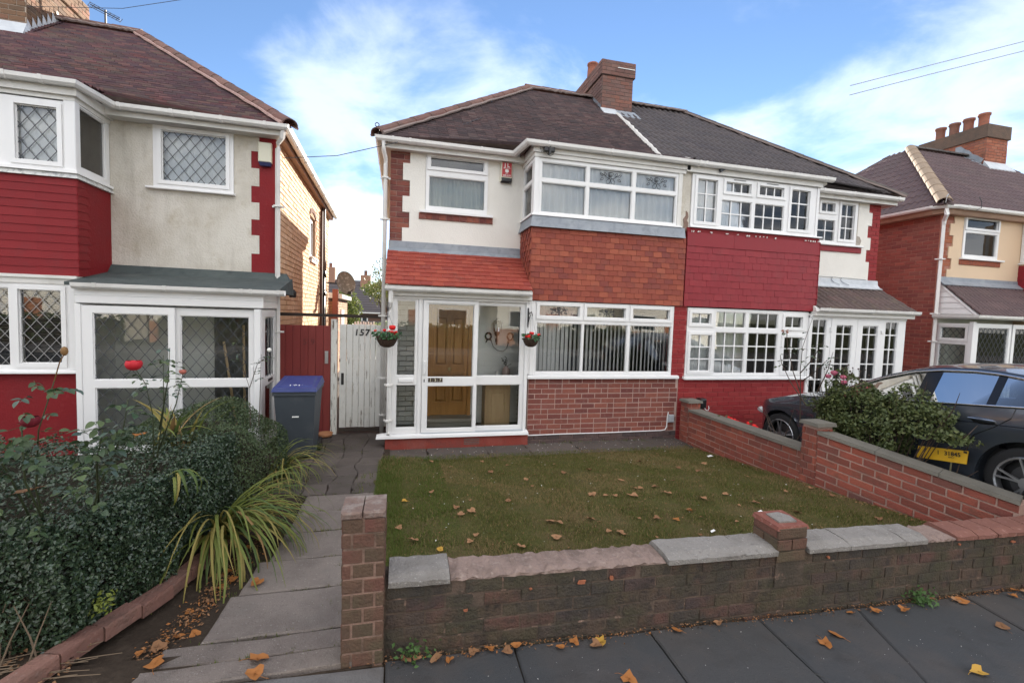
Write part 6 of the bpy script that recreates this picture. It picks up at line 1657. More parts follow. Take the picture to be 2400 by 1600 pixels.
for k in range(34): sp.append((rnd.uniform(-.42, -.24), rnd.uniform(2.8, 5.6), zpath(0, 4) + .01, .03, 14, .045))
for k in range(26): sp.append((rnd.uniform(-1.2, -.95), rnd.uniform(2.7, 5.2), .06, .03, 10, .04))
for k in range(40): sp.append((rnd.uniform(-.15, 4.6), rnd.uniform(6.9, 7.0), -.03, .03, 10, .05))
tuft_cloud('moss', sp, [GM[0], GM[1], mat('moss', (.05, .062, .02), .9, .1)])

# ------------------------------------------------------------------ front garden wall
FW = thing('garden_wall', 'low dark mossy brick wall along the pavement with patchy concrete coping', 'wall', (2.5, 2.66, 0))
OLV = [(.088, .066, .045), (.070, .056, .042), (.105, .070, .052), (.075, .064, .046), (.115, .062, .05), (.066, .052, .048)]
M['fwall'] = mat('mossy_sooty_brick', OLV[0], .9, .2, var='object', vary=OLV[1:], blotch=[(4, (.060, .056, .036), .85, .44, .62), (11, (.036, .031, .029), .75, .50, .66), (7, (.16, .080, .060), .5, .60, .74), (1.8, (.050, .045, .046), .7, .48, .66), (60, (.12, .10, .085), .5, .60, .72)], bump=[(70, .7), (16, .6)])
M['fpillar'] = mat('mossy_red_brick', (.115, .070, .050), .9, .2, var='object', vary=[(.095, .068, .048), (.145, .070, .054), (.105, .076, .052), (.155, .068, .055)], blotch=[(4, (.085, .08, .05), .65, .48, .70), (14, (.06, .045, .04), .5, .54, .72)], bump=[(70, .5), (20, .3)])
M['fmortar'] = mat('dirty_wall_mortar', (.12, .088, .070), .95, .1, blotch=[(4, (.060, .052, .042), .9, .42, .58), (9, (.36, .24, .19), .75, .60, .70)], bump=(50, .6))
M['coping'] = mat('lichen_concrete', (.24, .225, .21), .95, .15, blotch=[(5, (.14, .125, .11), .6, .46, .7), (70, (.46, .45, .43), .65, .60, .67), (35, (.10, .09, .08), .6, .58, .70)], bump=[(80, .6), (25, .3)])
M['bed'] = mat('bare_mortar_top', (.25, .185, .16), .95, .1, blotch=[(6, (.14, .105, .09), .75, .44, .64), (28, (.36, .29, .255), .6, .56, .70), (60, (.08, .065, .055), .5, .60, .70)], bump=[(40, .7), (12, .5)])
UF = unit_piece('brick', M['fwall'], c=.07, n_var=4, wob=.05); UP = unit_piece('brick', M['fpillar'], c=.06, n_var=4, wob=.04)
SH = -.026
def ztop(x): return .505 + SH * x
core = MB().hexa([(-.07, 2.565, -.1), (6.0, 2.565, -.25), (6.0, 2.765, -.25), (-.07, 2.765, -.1)], [(-.07, 2.565, ztop(-.07)), (6.0, 2.565, ztop(6.0)), (6.0, 2.765, ztop(6.0)), (-.07, 2.765, ztop(-.07))])
wcore = part('wall_core', core, M['fmortar'], FW)
lay_bricks(wcore, face_matrix((-.055, 2.565, .088), (1, 0, SH), (0, 0, 1)), 6.0, .418, UF, depth=.006, jig=.004, joint=.012)
lay_bricks(wcore, face_matrix((-.055, 2.555, -.08), (1, 0, SH), (0, 0, 1)), 6.0, .168, UF, depth=.009, jig=.005, joint=.012)
sp_m = mat('fresh_broken_brick', (.33, .125, .07), .9, .1, blotch=[(18, (.34, .12, .07), .6, .48, .7)], bump=(60, .5))
for x, z, w, h in ((1.12, .405, .060, .024), (1.32, .41, .024, .030), (.79, .40, .022, .013), (.40, .315, .030, .014), (3.02, .38, .024, .022), (4.3, .36, .022, .02), (4.9, .33, .05, .02)):
    P_ = [(x + w * .5 * a * rnd.uniform(.6, 1.1), z + h * .5 * b * rnd.uniform(.6, 1.15)) for a, b in ((1, 0), (.9, .8), (.2, 1), (-.6, .9), (-1, .3), (-.85, -.7), (-.1, -1), (.7, -.8))]
    part('spalled_face', MB().prism(P_[::-1], 2.545, 2.556), sp_m, wcore)
def coping(x0, x1, mt, h=.055, ov=.014, name='coping_slab', y0=2.55, y1=2.785, rag=.004, z=None, n=10):
    vs = []; fs = []
    for i in range(n + 1):
        x = x0 + (x1 - x0) * i / n
        zb = (ztop(x) if z is None else z) - .002
        r = lambda: rnd.uniform(-rag, rag)
        vs += [(x + (r() if i in (0, n) else 0), y0 - ov + r() * .6, zb), (x, y0 - ov + r() * .6, zb + h * .55 + r()), (x, y0 + .05 + r(), zb + h + r()), (x, y1 - .03 + r(), zb + h + .006 + r()), (x, y1 + r(), zb + h * .5), (x, y1, zb)]
    for i in range(n):
        for j in range(6):
            a = i * 6 + j; b = i * 6 + (j + 1) % 6
            fs.append((a, a + 6, b + 6, b))
    fs += [(0, 1, 2, 3, 4, 5), tuple(reversed([n * 6 + j for j in range(6)]))]
    return part(name, MB().add(vs, fs), mt, FW)
coping(-.04, .302, M['coping'])
coping(1.715, 2.30, M['coping']); coping(2.305, 2.572, M['coping'])
coping(2.835, 3.20, M['coping']); coping(3.205, 3.72, M['coping']); coping(3.725, 3.95, M['coping'])
coping(.31, 1.708, M['bed'], h=.024, ov=-.008, rag=.011, name='mortar_bed', n=44)
coping(3.955, 4.26, M['bed'], h=.026, ov=-.004, rag=.008, name='mortar_bed', n=14)
x = 4.265
while x < 5.9:
    coping(x, x + .215, mat('worn_red_cap_brick', (.20, .095, .075), .9, .1, blotch=[(8, (.20, .10, .085), .6, .48, .7), (30, (.42, .26, .22), .5, .58, .72)], bump=(50, .5)) if x < 4.3 else bpy.data.materials['worn_red_cap_brick'], h=.05, ov=.006, rag=.006, name='cap_brick', n=4); x += .225
# gate pillar at the path
M['pmortar'] = mat('pink_pillar_mortar', (.30, .195, .155), .95, .1, blotch=[(5, (.12, .09, .07), .8, .46, .66)], bump=(50, .6))
p1 = part('pillar', MB().box(-.277, -.068, 2.51, 2.715, -.05, .93), M['pmortar'], FW)
lay_bricks(p1, face_matrix((-.285, 2.51, .01), (1, 0, 0), (0, 0, 1)), .226, .92, UP, L=.106, mode='x', depth=.006, first=0, jig=.003, joint=.013)
lay_bricks(p1, face_matrix((-.277, 2.718, .01), (0, -1, 0), (0, 0, 1)), .21, .92, UP, L=.2, mode='x', depth=.008)
lay_bricks(p1, face_matrix((-.068, 2.508, .01), (0, 1, 0), (0, 0, 1)), .21, .92, UP, L=.2, mode='x', depth=.008)
for a, b in ((-.290, -.182), (-.176, -.060)):
    part('cap_brick', MB().cbox(a, b, 2.497, 2.725, .925, .968, .01), mat('weathered_pillar_cap', (.19, .135, .115), .95, .1, blotch=[(9, (.30, .265, .24), .8, .46, .62), (22, (.15, .10, .085), .6, .55, .7)], bump=[(40, .8)]) if a < -.2 else bpy.data.materials['weathered_pillar_cap'], FW)
# middle pillar
p2 = part('pillar', MB().box(2.572, 2.812, 2.555, 2.775, .2, .625), M['fmortar'], FW)
lay_bricks(p2, face_matrix((2.566, 2.553, .38), (1, 0, 0), (0, 0, 1)), .25, .26, UP, L=.24, mode='x', depth=.010)
lay_bricks(p2, face_matrix((2.572, 2.775, .38), (0, -1, 0), (0, 0, 1)), .225, .26, UP, L=.215, mode='x', depth=.010)
part('cap_brick', MB().hexa([(2.56, 2.54, .612), (2.822, 2.54, .612), (2.822, 2.785, .612), (2.56, 2.785, .612)], [(2.568, 2.55, .638), (2.815, 2.55, .638), (2.815, 2.78, .645), (2.568, 2.78, .645)]), mat('red_pillar_top', (.21, .082, .064), .9, .1, blotch=[(10, (.20, .085, .07), .6, .48, .7), (25, (.38, .22, .19), .5, .57, .7)], bump=(40, .7)), FW)
part('mortar_patch', MB().prism([(2.62, 2.60), (2.76, 2.59), (2.78, 2.67), (2.74, 2.74), (2.63, 2.73)], .640, .652, axis='z'), M['coping'], FW)

# ------------------------------------------------------------------ dividing wall to the driveway
BWL = thing('garden_wall', 'red brick dividing wall with smooth grey coping running from house to pavement', 'wall', (4.83, 4.7, 0))
M['bwall'] = mat('red_garden_brick', (.23, .066, .046), .88, .2, var='object', vary=[(.18, .058, .044), (.26, .074, .050), (.26, .075, .055), (.18, .06, .048), (.31, .09, .06), (.14, .062, .052)], blotch=[(6, (.12, .06, .05), .5, .5, .72), (20, (.27, .15, .12), .4, .6, .76), (3, (.10, .075, .055), .5, .56, .74)], bump=[(70, .4), (20, .25)])
M['bmortar'] = mat('grey_pink_mortar', (.36, .24, .20), .95, .1, blotch=[(5, (.15, .11, .10), .6, .46, .7)], bump=(60, .5))
UW = unit_piece('brick', M['bwall'], c=.05, n_var=4, wob=.03)
c1 = part('wall_core', MB().box(4.732, 4.93, 4.44, 6.66, -.35, .515).hexa([(4.732, 4.24, -.35), (4.935, 4.24, -.35), (5.575, 2.775, -.35), (5.372, 2.775, -.35)][::-1], [(4.732, 4.24, .775), (4.935, 4.24, .775), (5.575, 2.775, .505), (5.372, 2.775, .505)][::-1]), M['bmortar'], BWL)
lay_bricks(c1, face_matrix((4.732, 6.66, -.32), (0, -1, 0), (0, 0, 1)), 2.22, .836, UW, depth=.007, jig=.003, joint=.013)
_u = Vector((.64, -1.465, -.27)).normalized(); _w = Vector((-1.465, -.64, 0)).normalized()
MW = Matrix(((_u.x, 0, _w.x, 4.732), (_u.y, 0, _w.y, 4.24), (_u.z, 1, 0, -.062), (0, 0, 0, 1)))
lay_bricks(c1, MW, 1.62, .836, UW, depth=.008, jig=.003, joint=.013, bake=M['bwall'])
M['smoothcop'] = mat('grey_smooth_coping', (.155, .145, .125), .9, .2, blotch=[(4, (.10, .095, .08), .6, .46, .7), (40, (.24, .23, .21), .4, .6, .7)], bump=(50, .3))
def run_cop(y0, y1, z):
    part('coping', MB().hexa([(4.708, y0, z), (4.955, y0, z), (4.955, y1, z), (4.708, y1, z)], [(4.712, y0, z + .04), (4.95, y0, z + .04), (4.95, y1, z + .04), (4.712, y1, z + .04)]), M['smoothcop'], BWL)
for a, b in ((4.44, 5.2), (5.203, 5.9), (5.903, 6.66)): run_cop(a, b, .515)
for t0, t1 in ((0, .34), (.343, .66), (.663, 1.0)):
    P_ = lambda t, o, h: tuple(Vector((4.732 + .64 * t, 4.24 - 1.465 * t, .775 - .27 * t + h)) - _w * o)
    part('coping', MB().hexa([P_(t1, -.025, 0), P_(t1, .215, 0), P_(t0, .215, 0), P_(t0, -.025, 0)], [P_(t1, -.02, .04), P_(t1, .21, .04), P_(t0, .21, .04), P_(t0, -.02, .04)]), M['smoothcop'], BWL)
for y0, y1, zt_ in ((4.24, 4.44, .86), (6.66, 6.88, .655)):
    pp = part('pillar', MB().box(4.722, 4.94, y0 + .004, y1 - .004, -.35, zt_), M['bmortar'], BWL)
    lay_bricks(pp, face_matrix((4.722, y1, -.34), (0, -1, 0), (0, 0, 1)), y1 - y0, zt_ + .34, UW, L=.098, mode='x', depth=.010)
    lay_bricks(pp, face_matrix((4.722, y0 + .004, -.34), (1, 0, 0), (0, 0, 1)), .218, zt_ + .34, UW, L=.098, mode='x', depth=.008)
    part('pillar_cap', MB().hexa([(4.692, y0 - .03, zt_), (4.97, y0 - .03, zt_), (4.97, y1 + .03, zt_), (4.692, y1 + .03, zt_)], [(4.70, y0 - .02, zt_ + .04), (4.962, y0 - .02, zt_ + .04), (4.962, y1 + .02, zt_ + .04), (4.70, y1 + .02, zt_ + .04)]).hexa([(4.70, y0 - .02, zt_ + .04), (4.962, y0 - .02, zt_ + .04), (4.962, y1 + .02, zt_ + .04), (4.70, y1 + .02, zt_ + .04)], [(4.80, (y0 + y1) / 2 - .02, zt_ + .06), (4.86, (y0 + y1) / 2 - .02, zt_ + .06), (4.86, (y0 + y1) / 2 + .02, zt_ + .06), (4.80, (y0 + y1) / 2 + .02, zt_ + .06)]), M['smoothcop'], BWL)
dg = MB()
ys_ = [2.6, 6.36, 7.0]
dg.add([(5.45, 2.78, zdrive(0, 2.78)), (11.5, 2.78, zdrive(0, 2.78)), (11.5, 6.36, -.06), (4.80, 6.36, -.06), (4.80, 7.1, -.06), (11.5, 7.1, -.06), (4.82, 4.24, zdrive(0, 4.24)), (11.5, 4.24, zdrive(0, 4.24))], [(0, 1, 7, 6), (6, 7, 2, 3), (3, 2, 5, 4)])
structure('driveway', dg, M['drive'])
structure('driveway', MB().add([(9.8, 7.0, -.06), (11.5, 7.0, -.06), (11.5, 16, -.06), (9.8, 16, -.06)], [(0, 1, 2, 3)]), M['drive'])

# ------------------------------------------------------------------ bed on the left, its brick edging
structure('flower_bed', MB().hexa([(-8, 2.5, -.1), (-1.72, 2.5, -.1), (-1.36, 7.6, -.1), (-8, 7.6, -.1)], [(-8, 2.62, .17), (-1.72, 2.62, .165), (-1.40, 4.4, .13), (-8, 7.6, .10)]), M['soil'])
structure('flower_bed', MB().hexa([(-1.8, 4.3, -.1), (-1.36, 4.3, -.1), (-1.36, 6.35, -.1), (-1.8, 7.6, -.1)], [(-1.8, 4.3, .12), (-1.40, 4.3, .12), (-1.40, 6.35, .07), (-1.8, 7.6, .07)]), M['soil'])
structure('flower_bed', MB().hexa([(-1.75, 2.52, -.1), (-1.2, 2.52, -.1), (-.98, 5.3, -.1), (-1.5, 5.3, -.1)], [(-1.75, 2.52, .095), (-1.2, 2.52, .092), (-.98, 5.3, .012), (-1.5, 5.3, .03)]), M['soil'])
KB = thing('brick_edging', 'low pinkish brick edging between the clipped hedge and the concrete path', 'edging', (-1.5, 3.5, .1))
kp = [(-1.735, 2.50), (-1.615, 2.83), (-1.47, 3.20), (-1.395, 3.6), (-1.345, 4.1), (-1.335, 4.6), (-1.335, 5.3)]
M['kbrick'] = mat('dusty_pink_brick', (.20, .105, .085), .9, .15, var='object', vary=[(.16, .09, .078), (.23, .125, .10), (.145, .09, .08)], blotch=[(7, (.12, .085, .07), .6, .48, .7), (30, (.32, .25, .22), .5, .6, .72)], bump=[(50, .5)])
UK = unit_piece('brick', M['kbrick'], c=.06, n_var=4, wob=.04)
t = 0.0
segs = [(Vector((*a, 0)), Vector((*b, 0))) for a, b in zip(kp, kp[1:])]
tot = sum((b - a).length for a, b in segs)
def along(d):
    for a, b in segs:
        l = (b - a).length
        if d <= l: return a.lerp(b, d / l), (b - a).normalized()
        d -= l
    return segs[-1][1], (segs[-1][1] - segs[-1][0]).normalized()
while t < tot - .2:
    a, d = along(t); zb = zpath(0, a.y) + rnd.uniform(-.01, .01) + (.02 if a.y < 3.2 else 0)
    n_ = Vector((d.y, -d.x, 0))
    B = Matrix(((d.x, 0, n_.x, a.x), (d.y, 0, n_.y, a.y), (0, 1, 0, zb), (0, 0, 0, 1)))
    B = Matrix.Translation((0, 0, 0)) @ Matrix(((d.x, n_.x * -1, 0, a.x), (d.y, n_.y * -1, 0, a.y), (0, 0, 1, zb), (0, 0, 0, 1))) @ Matrix.Diagonal((.215, .105, .085, 1))
    link('brick', rnd.choice(UK), KB, B); t += .225
# ------------------------------------------------------------------ hedges
def box_hedge_points(n, x0, xr, y0, y1, z0, z1f, seed):
    """points on the front (y0), right and top faces of a clipped hedge with lumpy surface; xr(y) right edge"""
    rs = np.random.RandomState(seed)
    P = []; Nn = []
    def lump(a, b): return .045 * np.sin(a * 5.1 + seed) * np.sin(b * 6.3 + 1) + .03 * np.sin(a * 11 + b * 7) + .015 * np.sin(a * 23 - b * 19)
    # right face
    m_ = int(n * .36); y = rs.uniform(y0, y1, m_); z = z0 + (z1f - z0) * rs.uniform(0, 1, m_); d = rs.exponential(.035, m_)
    rr = xr(y) + lump(y, z) - d - .10 * np.clip((z - (z1f - .18)) / .18, 0, 1) ** 2 - .05 * np.clip((z0 + .15 - z) / .15, 0, 1)
    P.append(np.stack([rr, y, z], 1)); Nn.append(np.tile([1, 0, .25], (m_, 1)))
    # front face
    m_ = int(n * .34); x = rs.uniform(x0, 0, m_); x = x0 + (float(xr(np.array([y0]))[0]) - x0) * rs.uniform(0, 1, m_); z = z0 + (z1f - z0) * rs.uniform(0, 1, m_); d = rs.exponential(.035, m_)
    yy = y0 + lump(x, z) + d + .10 * np.clip((z - (z1f - .18)) / .18, 0, 1) ** 2 + .08 * np.clip((z0 + .18 - z) / .18, 0, 1)
    P.append(np.stack([x, yy, z], 1)); Nn.append(np.tile([0, -1, .25], (m_, 1)))
    # top
    m_ = n - 2 * int(n * .35); y = rs.uniform(y0, y1, m_); x = x0 + (xr(y) - x0) * rs.uniform(0, 1, m_); d = rs.exponential(.03, m_)
    e = np.minimum(np.minimum(xr(y) - x, y - y0), .2) / .2
    z = z1f + 1.3 * lump(x, y) - d - .09 * (1 - np.clip(e, 0, 1)) ** 2
    P.append(np.stack([x, y, z], 1)); Nn.append(np.tile([0, 0, 1], (m_, 1)))
    return np.concatenate(P), np.concatenate(Nn).astype(float)
M['boxleaf'] = mat('dark_glossy_box_leaf', (.058, .094, .044), .30, .6, var='island', vary=[(.028, .052, .030), (.050, .082, .038), (.034, .062, .042), (.062, .096, .048)], blotch=[(2.2, (.030, .044, .022), .5, .48, .7)], trans=.12)
M['twig_shade'] = mat('hedge_twig_shade', (.030, .026, .018), .9, .1)  # dark solid core: inner twigs and their shade put into one colour
krx = lambda y: np.interp(y, [2.5, 2.83, 3.2, 3.6, 4.1, 4.7, 6], [-1.74, -1.66, -1.54, -1.47, -1.43, -1.42, -1.42]) - .01
HG = thing('hedge', 'tall dark clipped box hedge beside the brick edging at the lower left', 'hedge', (-2.3, 3.5, .15))
pts, nr = box_hedge_points(64000, -4.3, krx, 2.80, 4.75, .17, .86, 3)
link('foliage', leaf_cloud('foliage', pts, nr, .024, M['boxleaf'], aspect=.62, jit=.75), HG, kind='stuff')
ih = MB()
ih.hexa([(-4.3, 2.98, .12), (-1.82, 2.98, .12), (-1.60, 4.7, .12), (-4.3, 4.7, .12)], [(-4.3, 3.05, .72), (-1.88, 3.05, .72), (-1.68, 4.62, .72), (-4.3, 4.62, .72)])
part('shade_core', ih, M['twig_shade'], HG)
tw = MB()
for i in range(70):
    x = rnd.uniform(-3.6, -1.75); y = rnd.uniform(2.72, 3.0); a = rnd.uniform(0, 6.28)
    tw.tube([(x, y, .14), (x + .06 * math.cos(a), y + .05 * math.sin(a), .30), (x + .15 * math.cos(a), y + .1 * math.sin(a), .46)], [.006, .004, .002], 5)
for i in range(24):
    x = rnd.uniform(-2.2, -1.6); y = rnd.uniform(2.62, 2.85); a = rnd.uniform(-.4, .6); l = rnd.uniform(.1, .32)
    tw.tube([(x, y, .175), (x + l * .5 * math.cos(a), y + l * .2 * math.sin(a), .185), (x + l * math.cos(a), y + l * .4 * math.sin(a), .19)], [.004, .003, .002], 4)
part('bare_twig', tw, mat('pale_dry_twig', (.16, .12, .085), .9, .1), HG, kind='stuff')
# a bright young shoot near the foot
ys = np.array([[-1.60, 2.93, .36]]) + NP.normal(0, .03, (60, 3))
link('young_shoot', leaf_cloud('young_shoot', ys, np.tile([.5, -.6, .4], (60, 1)), .030, mat('yellow_green_leaf', (.20, .24, .045), .5, .3, trans=.25), aspect=.4, jit=.6), HG, label='bright yellow green shoot')
# second, rounder hedge by the porch
H2G = thing('hedge', 'rounded dark green hedge in front of the leaded porch, beside the wheeled bin', 'hedge', (-1.95, 5.3, .1))
n = 34000
d = NP.normal(0, 1, (n, 3)); d[:, 2] = np.abs(d[:, 2]); d /= np.linalg.norm(d, axis=1)[:, None]
lmp = 1 + .07 * np.sin(d[:, 0] * 6 + d[:, 1] * 4) + .05 * np.sin(d[:, 1] * 9 + d[:, 2] * 8) - NP.exponential(.045, n)
sq = np.abs(d) ** .8 * np.sign(d)
pts = np.array([-1.98, 5.35, .12]) + sq * lmp[:, None] * np.array([.74, 1.05, .86])
M['boxleaf2'] = mat('mid_green_small_leaf', (.056, .086, .032), .45, .45, var='island', vary=[(.042, .07, .030), (.072, .105, .036), (.05, .078, .034)], blotch=[(3, (.07, .085, .025), .5, .5, .7)], trans=.15)
link('foliage', leaf_cloud('foliage', pts, d, .021, M['boxleaf2'], aspect=.5, jit=.8), H2G, kind='stuff')
part('shade_core', MB().sphere((-1.98, 5.35, .12), 1, 14, 8, sq=(.56, .88, .68)), M['twig_shade'], H2G)

# ------------------------------------------------------------------ strap-leaved plants (each blade a part)
def strap_blade(base, az, length, rise, droop, width, curl=0.0, n=9):
    """arching blade: leaves base upwards, bends over along azimuth az"""
    vs = []; fs = []
    p = Vector(base); el = rise
    h = Vector((math.cos(az), math.sin(az), 0)); s = Vector((-math.sin(az), math.cos(az), 0))
    for i in range(n + 1):
        t = i / n
        w = width * (.55 + .45 * math.sin(min(1, t * 2.2) * PI / 2)) * (1 - t ** 2.6) + .0006
        dirv = h * math.cos(el) + Vector((0, 0, 1)) * math.sin(el)
        nrm = s.cross(dirv)
        vs += [tuple(p + s * w), tuple(p - nrm * w * .35), tuple(p - s * w)]
        p = p + dirv * (length / n) + s * curl * length / n * t
        el -= droop / n * (1 + t * .6)
    for i in range(n):
        a = i * 3
        fs += [(a, a + 1, a + 4, a + 3), (a + 1, a + 2, a + 5, a + 4)]
    return MB().add(vs, fs)
LYM = [mat('lime_strap_leaf', (.17, .20, .045), .5, .35, trans=.3, streak=[(30, (.10, .14, .03), .5, .45, .7)]), mat('green_strap_leaf', (.085, .13, .035), .5, .35, trans=.3), mat('yellowing_strap_leaf', (.30, .25, .075), .55, .3, trans=.3), mat('dry_strap_leaf', (.30, .19, .085), .7, .2, trans=.15)]
def strap_plant(label, base, n, az0, az1, lmin, lmax, wts, width=.011, spread=.08, droop=(1.6, 2.7), rise=(.7, 1.35), name='day_lily'):
    t = thing(name, label, 'plant', base)
    for i in range(n):
        b = (base[0] + rnd.uniform(-spread, spread), base[1] + rnd.uniform(-spread, spread), base[2])
        mb = strap_blade(b, rnd.uniform(az0, az1), rnd.uniform(lmin, lmax), rnd.uniform(*rise), rnd.uniform(*droop), width * rnd.uniform(.7, 1.2), rnd.uniform(-.3, .3))
        part('blade', mb, rnd.choices(LYM, wts)[0], t, True)
    return t
strap_plant('large lime green day lily arching from the hedge over the concrete path', (-1.40, 4.08, .12), 110, -1.7, .9, .70, 1.20, (.5, .22, .23, .05), width=.0115, spread=.09)
strap_plant('smaller day lily with thin arching blades in front of the wheeled bin', (-1.36, 5.75, .06), 70, -1.6, 1.2, .5, .95, (.45, .25, .25, .05), width=.008, spread=.10)
strap_plant('thin bladed lily clump between the large lily and the rounded hedge', (-1.40, 4.75, .10), 26, -1.2, 1.0, .5, .9, (.4, .2, .3, .1), width=.009, spread=.08)
strap_plant('yellowing iris fan with brown tips behind the clipped box hedge', (-2.08, 4.92, .62), 30, 0, 6.28, .36, .72, (.35, .1, .37, .18), width=.021, spread=.16, droop=(.2, 1.9), rise=(1.15, 1.5), name='iris')
strap_plant('few broad strap leaves hanging down the path side of the clipped hedge', (-1.50, 3.62, .82), 6, -1.2, .2, .28, .42, (.5, .4, .1, 0), width=.012, spread=.07, droop=(2.2, 3.0), rise=(.5, 1.0))

# ------------------------------------------------------------------ roses
RL = [mat('rose_leaf', (.060, .100, .040), .42, .4, var='object', vary=[(.045, .080, .040), (.080, .118, .045), (.055, .088, .052)], trans=.25), mat('pale_rose_leaf', (.10, .15, .06), .45, .4, var='object', vary=[(.12, .165, .07), (.085, .135, .055)], trans=.3), mat('blue_green_rose_leaf', (.075, .115, .085), .4, .45, trans=.2)]
STEM = mat('thorny_green_stem', (.05, .062, .03), .7, .2)
BSTEM = mat('bare_brown_stem', (.065, .045, .035), .8, .2)
def leaf_shape(L, W, n=6):
    vs = []; fs = []
    for i in range(n + 1):
        t = i / n; w = W * math.sin(PI * min(1, t ** .8)) ** .75 * .5 if 0 < i < n else .0008
        z = -.18 * L * t * t
        vs += [(t * L, w, z + w * .28), (t * L, 0, z), (t * L, -w, z + w * .28)]
    for i in range(n):
        a = i * 3; fs += [(a, a + 3, a + 4, a + 1), (a + 1, a + 4, a + 5, a + 2)]
    return MB().add(vs, fs)
leafm = [leaf_shape(1, .62).mesh('leaf', RL[0], True), leaf_shape(1, .72).mesh('leaf', RL[1], True), leaf_shape(1, .55).mesh('leaf', RL[2], True), leaf_shape(1, .66).mesh('leaf', RL[0], True)]
def add_leaf(parent, p, size, az, el, roll, me=None):
    R_ = Matrix.Rotation(az, 4, 'Z') @ Matrix.Rotation(-el, 4, 'Y') @ Matrix.Rotation(roll, 4, 'X')
    link('leaf', me or rnd.choice(leafm), parent, Matrix.Translation(p) @ R_ @ Matrix.Scale(size, 4))
def bloom(c, r, mt, parent, name='flower', layers=4):
    """cupped rose: overlapping petals wrapped round a ball, the outer ones opening"""
    mb = MB(); mb.sphere((c[0], c[1], c[2] + r * .05), r * .62, 10, 7)
    for k in range(layers):
        rr = r * (.70 + .10 * k); n = 4 + k; op = .30 + .13 * k
        for j in range(n):
            a = j * 2 * PI / n + k * .7; vs = []; fs = []
            for u in range(5):
                fu = u / 4; el = -1.2 + fu * (2.25 - op * .5)
                for v in range(5):
                    fv = v / 4 - .5; ang = a + fv * 2.1 * (1 - .25 * fu)
                    rad = rr * (math.cos(el) + .22 * op * fu * fu) * (1 + .06 * math.cos(fv * 9)); zz = rr * (math.sin(el) * .92 - .10 * abs(fv) * fu)
                    vs.append((c[0] + rad * math.cos(ang), c[1] + rad * math.sin(ang), c[2] + zz))
            for u in range(4):
                for v in range(4): fs.append((u * 5 + v, u * 5 + v + 1, u * 5 + v + 6, u * 5 + v + 5))
            mb.add(vs, fs)
    return part(name, mb, mt, parent, True)
RED_R = mat('coral_red_petal', (.62, .030, .045), .5, .3, trans=.2)
DRED = mat('dark_red_petal', (.15, .012, .022), .6, .25)
PINK = mat('pink_petal', (.62, .16, .25), .55, .3, trans=.2)
# big-leaved rose at the far left
R1 = thing('rose_bush', 'large leaved rose bush with one dark red bloom above the hedge at far left', 'rose', (-1.9, 3.2, .2))
stems = [[(-1.95, 3.15, .5), (-1.93, 3.0, 1.0), (-1.86, 2.92, 1.35), (-1.76, 2.88, 1.62)], [(-2.0, 3.2, .5), (-2.05, 3.0, 1.1), (-2.08, 2.85, 1.40)], [(-1.85, 3.2, .5), (-1.66, 3.05, 1.0), (-1.52, 3.0, 1.30), (-1.48, 2.98, 1.50)],
         [(-1.9, 3.1, .6), (-1.88, 2.85, 1.1), (-1.84, 2.78, 1.40)], [(-2.1, 3.2, .6), (-2.25, 3.0, 1.1), (-2.3, 2.9, 1.35)], [(-1.8, 3.3, .6), (-1.62, 2.95, 1.15), (-1.56, 2.9, 1.35)]]
sm = MB()
for s_ in stems: sm.tube(s_, [.007, .005, .0035, .0025][:len(s_)] if len(s_) > 3 else [.007, .005, .003], 6)
part('stem', sm, STEM, R1, True)
part('bud', MB().sphere((-1.665, 2.80, 1.785), .020, 8, 6, sq=(.8, .8, 1.2)).tube([(-1.76, 2.88, 1.62), (-1.70, 2.82, 1.72), (-1.667, 2.80, 1.77)], .0028, 5), mat('brown_rose_hip', (.22, .12, .045), .6, .3), R1)
def spray(parent, p, az, size, n=5, droop=.2):
    """a compound leaf: terminal leaflet and side pairs"""
    p = Vector(p); d = Vector((math.cos(az), math.sin(az), -droop)); d.normalize(); s = Vector((-math.sin(az), math.cos(az), 0))
    me = rnd.choice(leafm)
    add_leaf(parent, p + d * size * 1.7, size, az, rnd.uniform(-.6, .2), rnd.uniform(-.7, .7), me)
    for k in range((n - 1) // 2):
        q = p + d * size * (.45 + .75 * k)
        for sg in (1, -1): add_leaf(parent, q, size * .85, az + sg * rnd.uniform(.9, 1.3), rnd.uniform(-.7, .3), rnd.uniform(-.8, .8), me)
    return (p, p + d * size * 1.7)
pet = MB()
for s_ in stems:
    k = len(s_)
    for i in range(7):
        t = rnd.uniform(.45, .98) * (k - 1); a = int(t); q = Vector(s_[a]).lerp(Vector(s_[min(a + 1, k - 1)]), t - a)
        if q.z < .86: continue
        r_ = spray(R1, q, rnd.uniform(-PI, .6), rnd.uniform(.036, .058), rnd.choice((3, 5, 5)), rnd.uniform(-.2, .5)); pet.tube([tuple(r_[0]), tuple(r_[1])], .0014, 4)
for i in range(30):
    k_ = rnd.choice(stems); t = rnd.uniform(.5, 1) * (len(k_) - 1); a = int(t); q = Vector(k_[a]).lerp(Vector(k_[min(a + 1, len(k_) - 1)]), t - a) + Vector((rnd.uniform(-.07, .07), rnd.uniform(-.06, .04), rnd.uniform(-.05, .10)))
    r_ = spray(R1, q, rnd.uniform(-2.8, -.2), rnd.uniform(.042, .062), rnd.choice((3, 5)), rnd.uniform(-.2, .6)); pet.tube([tuple(r_[0]), tuple(r_[1])], .0014, 4)
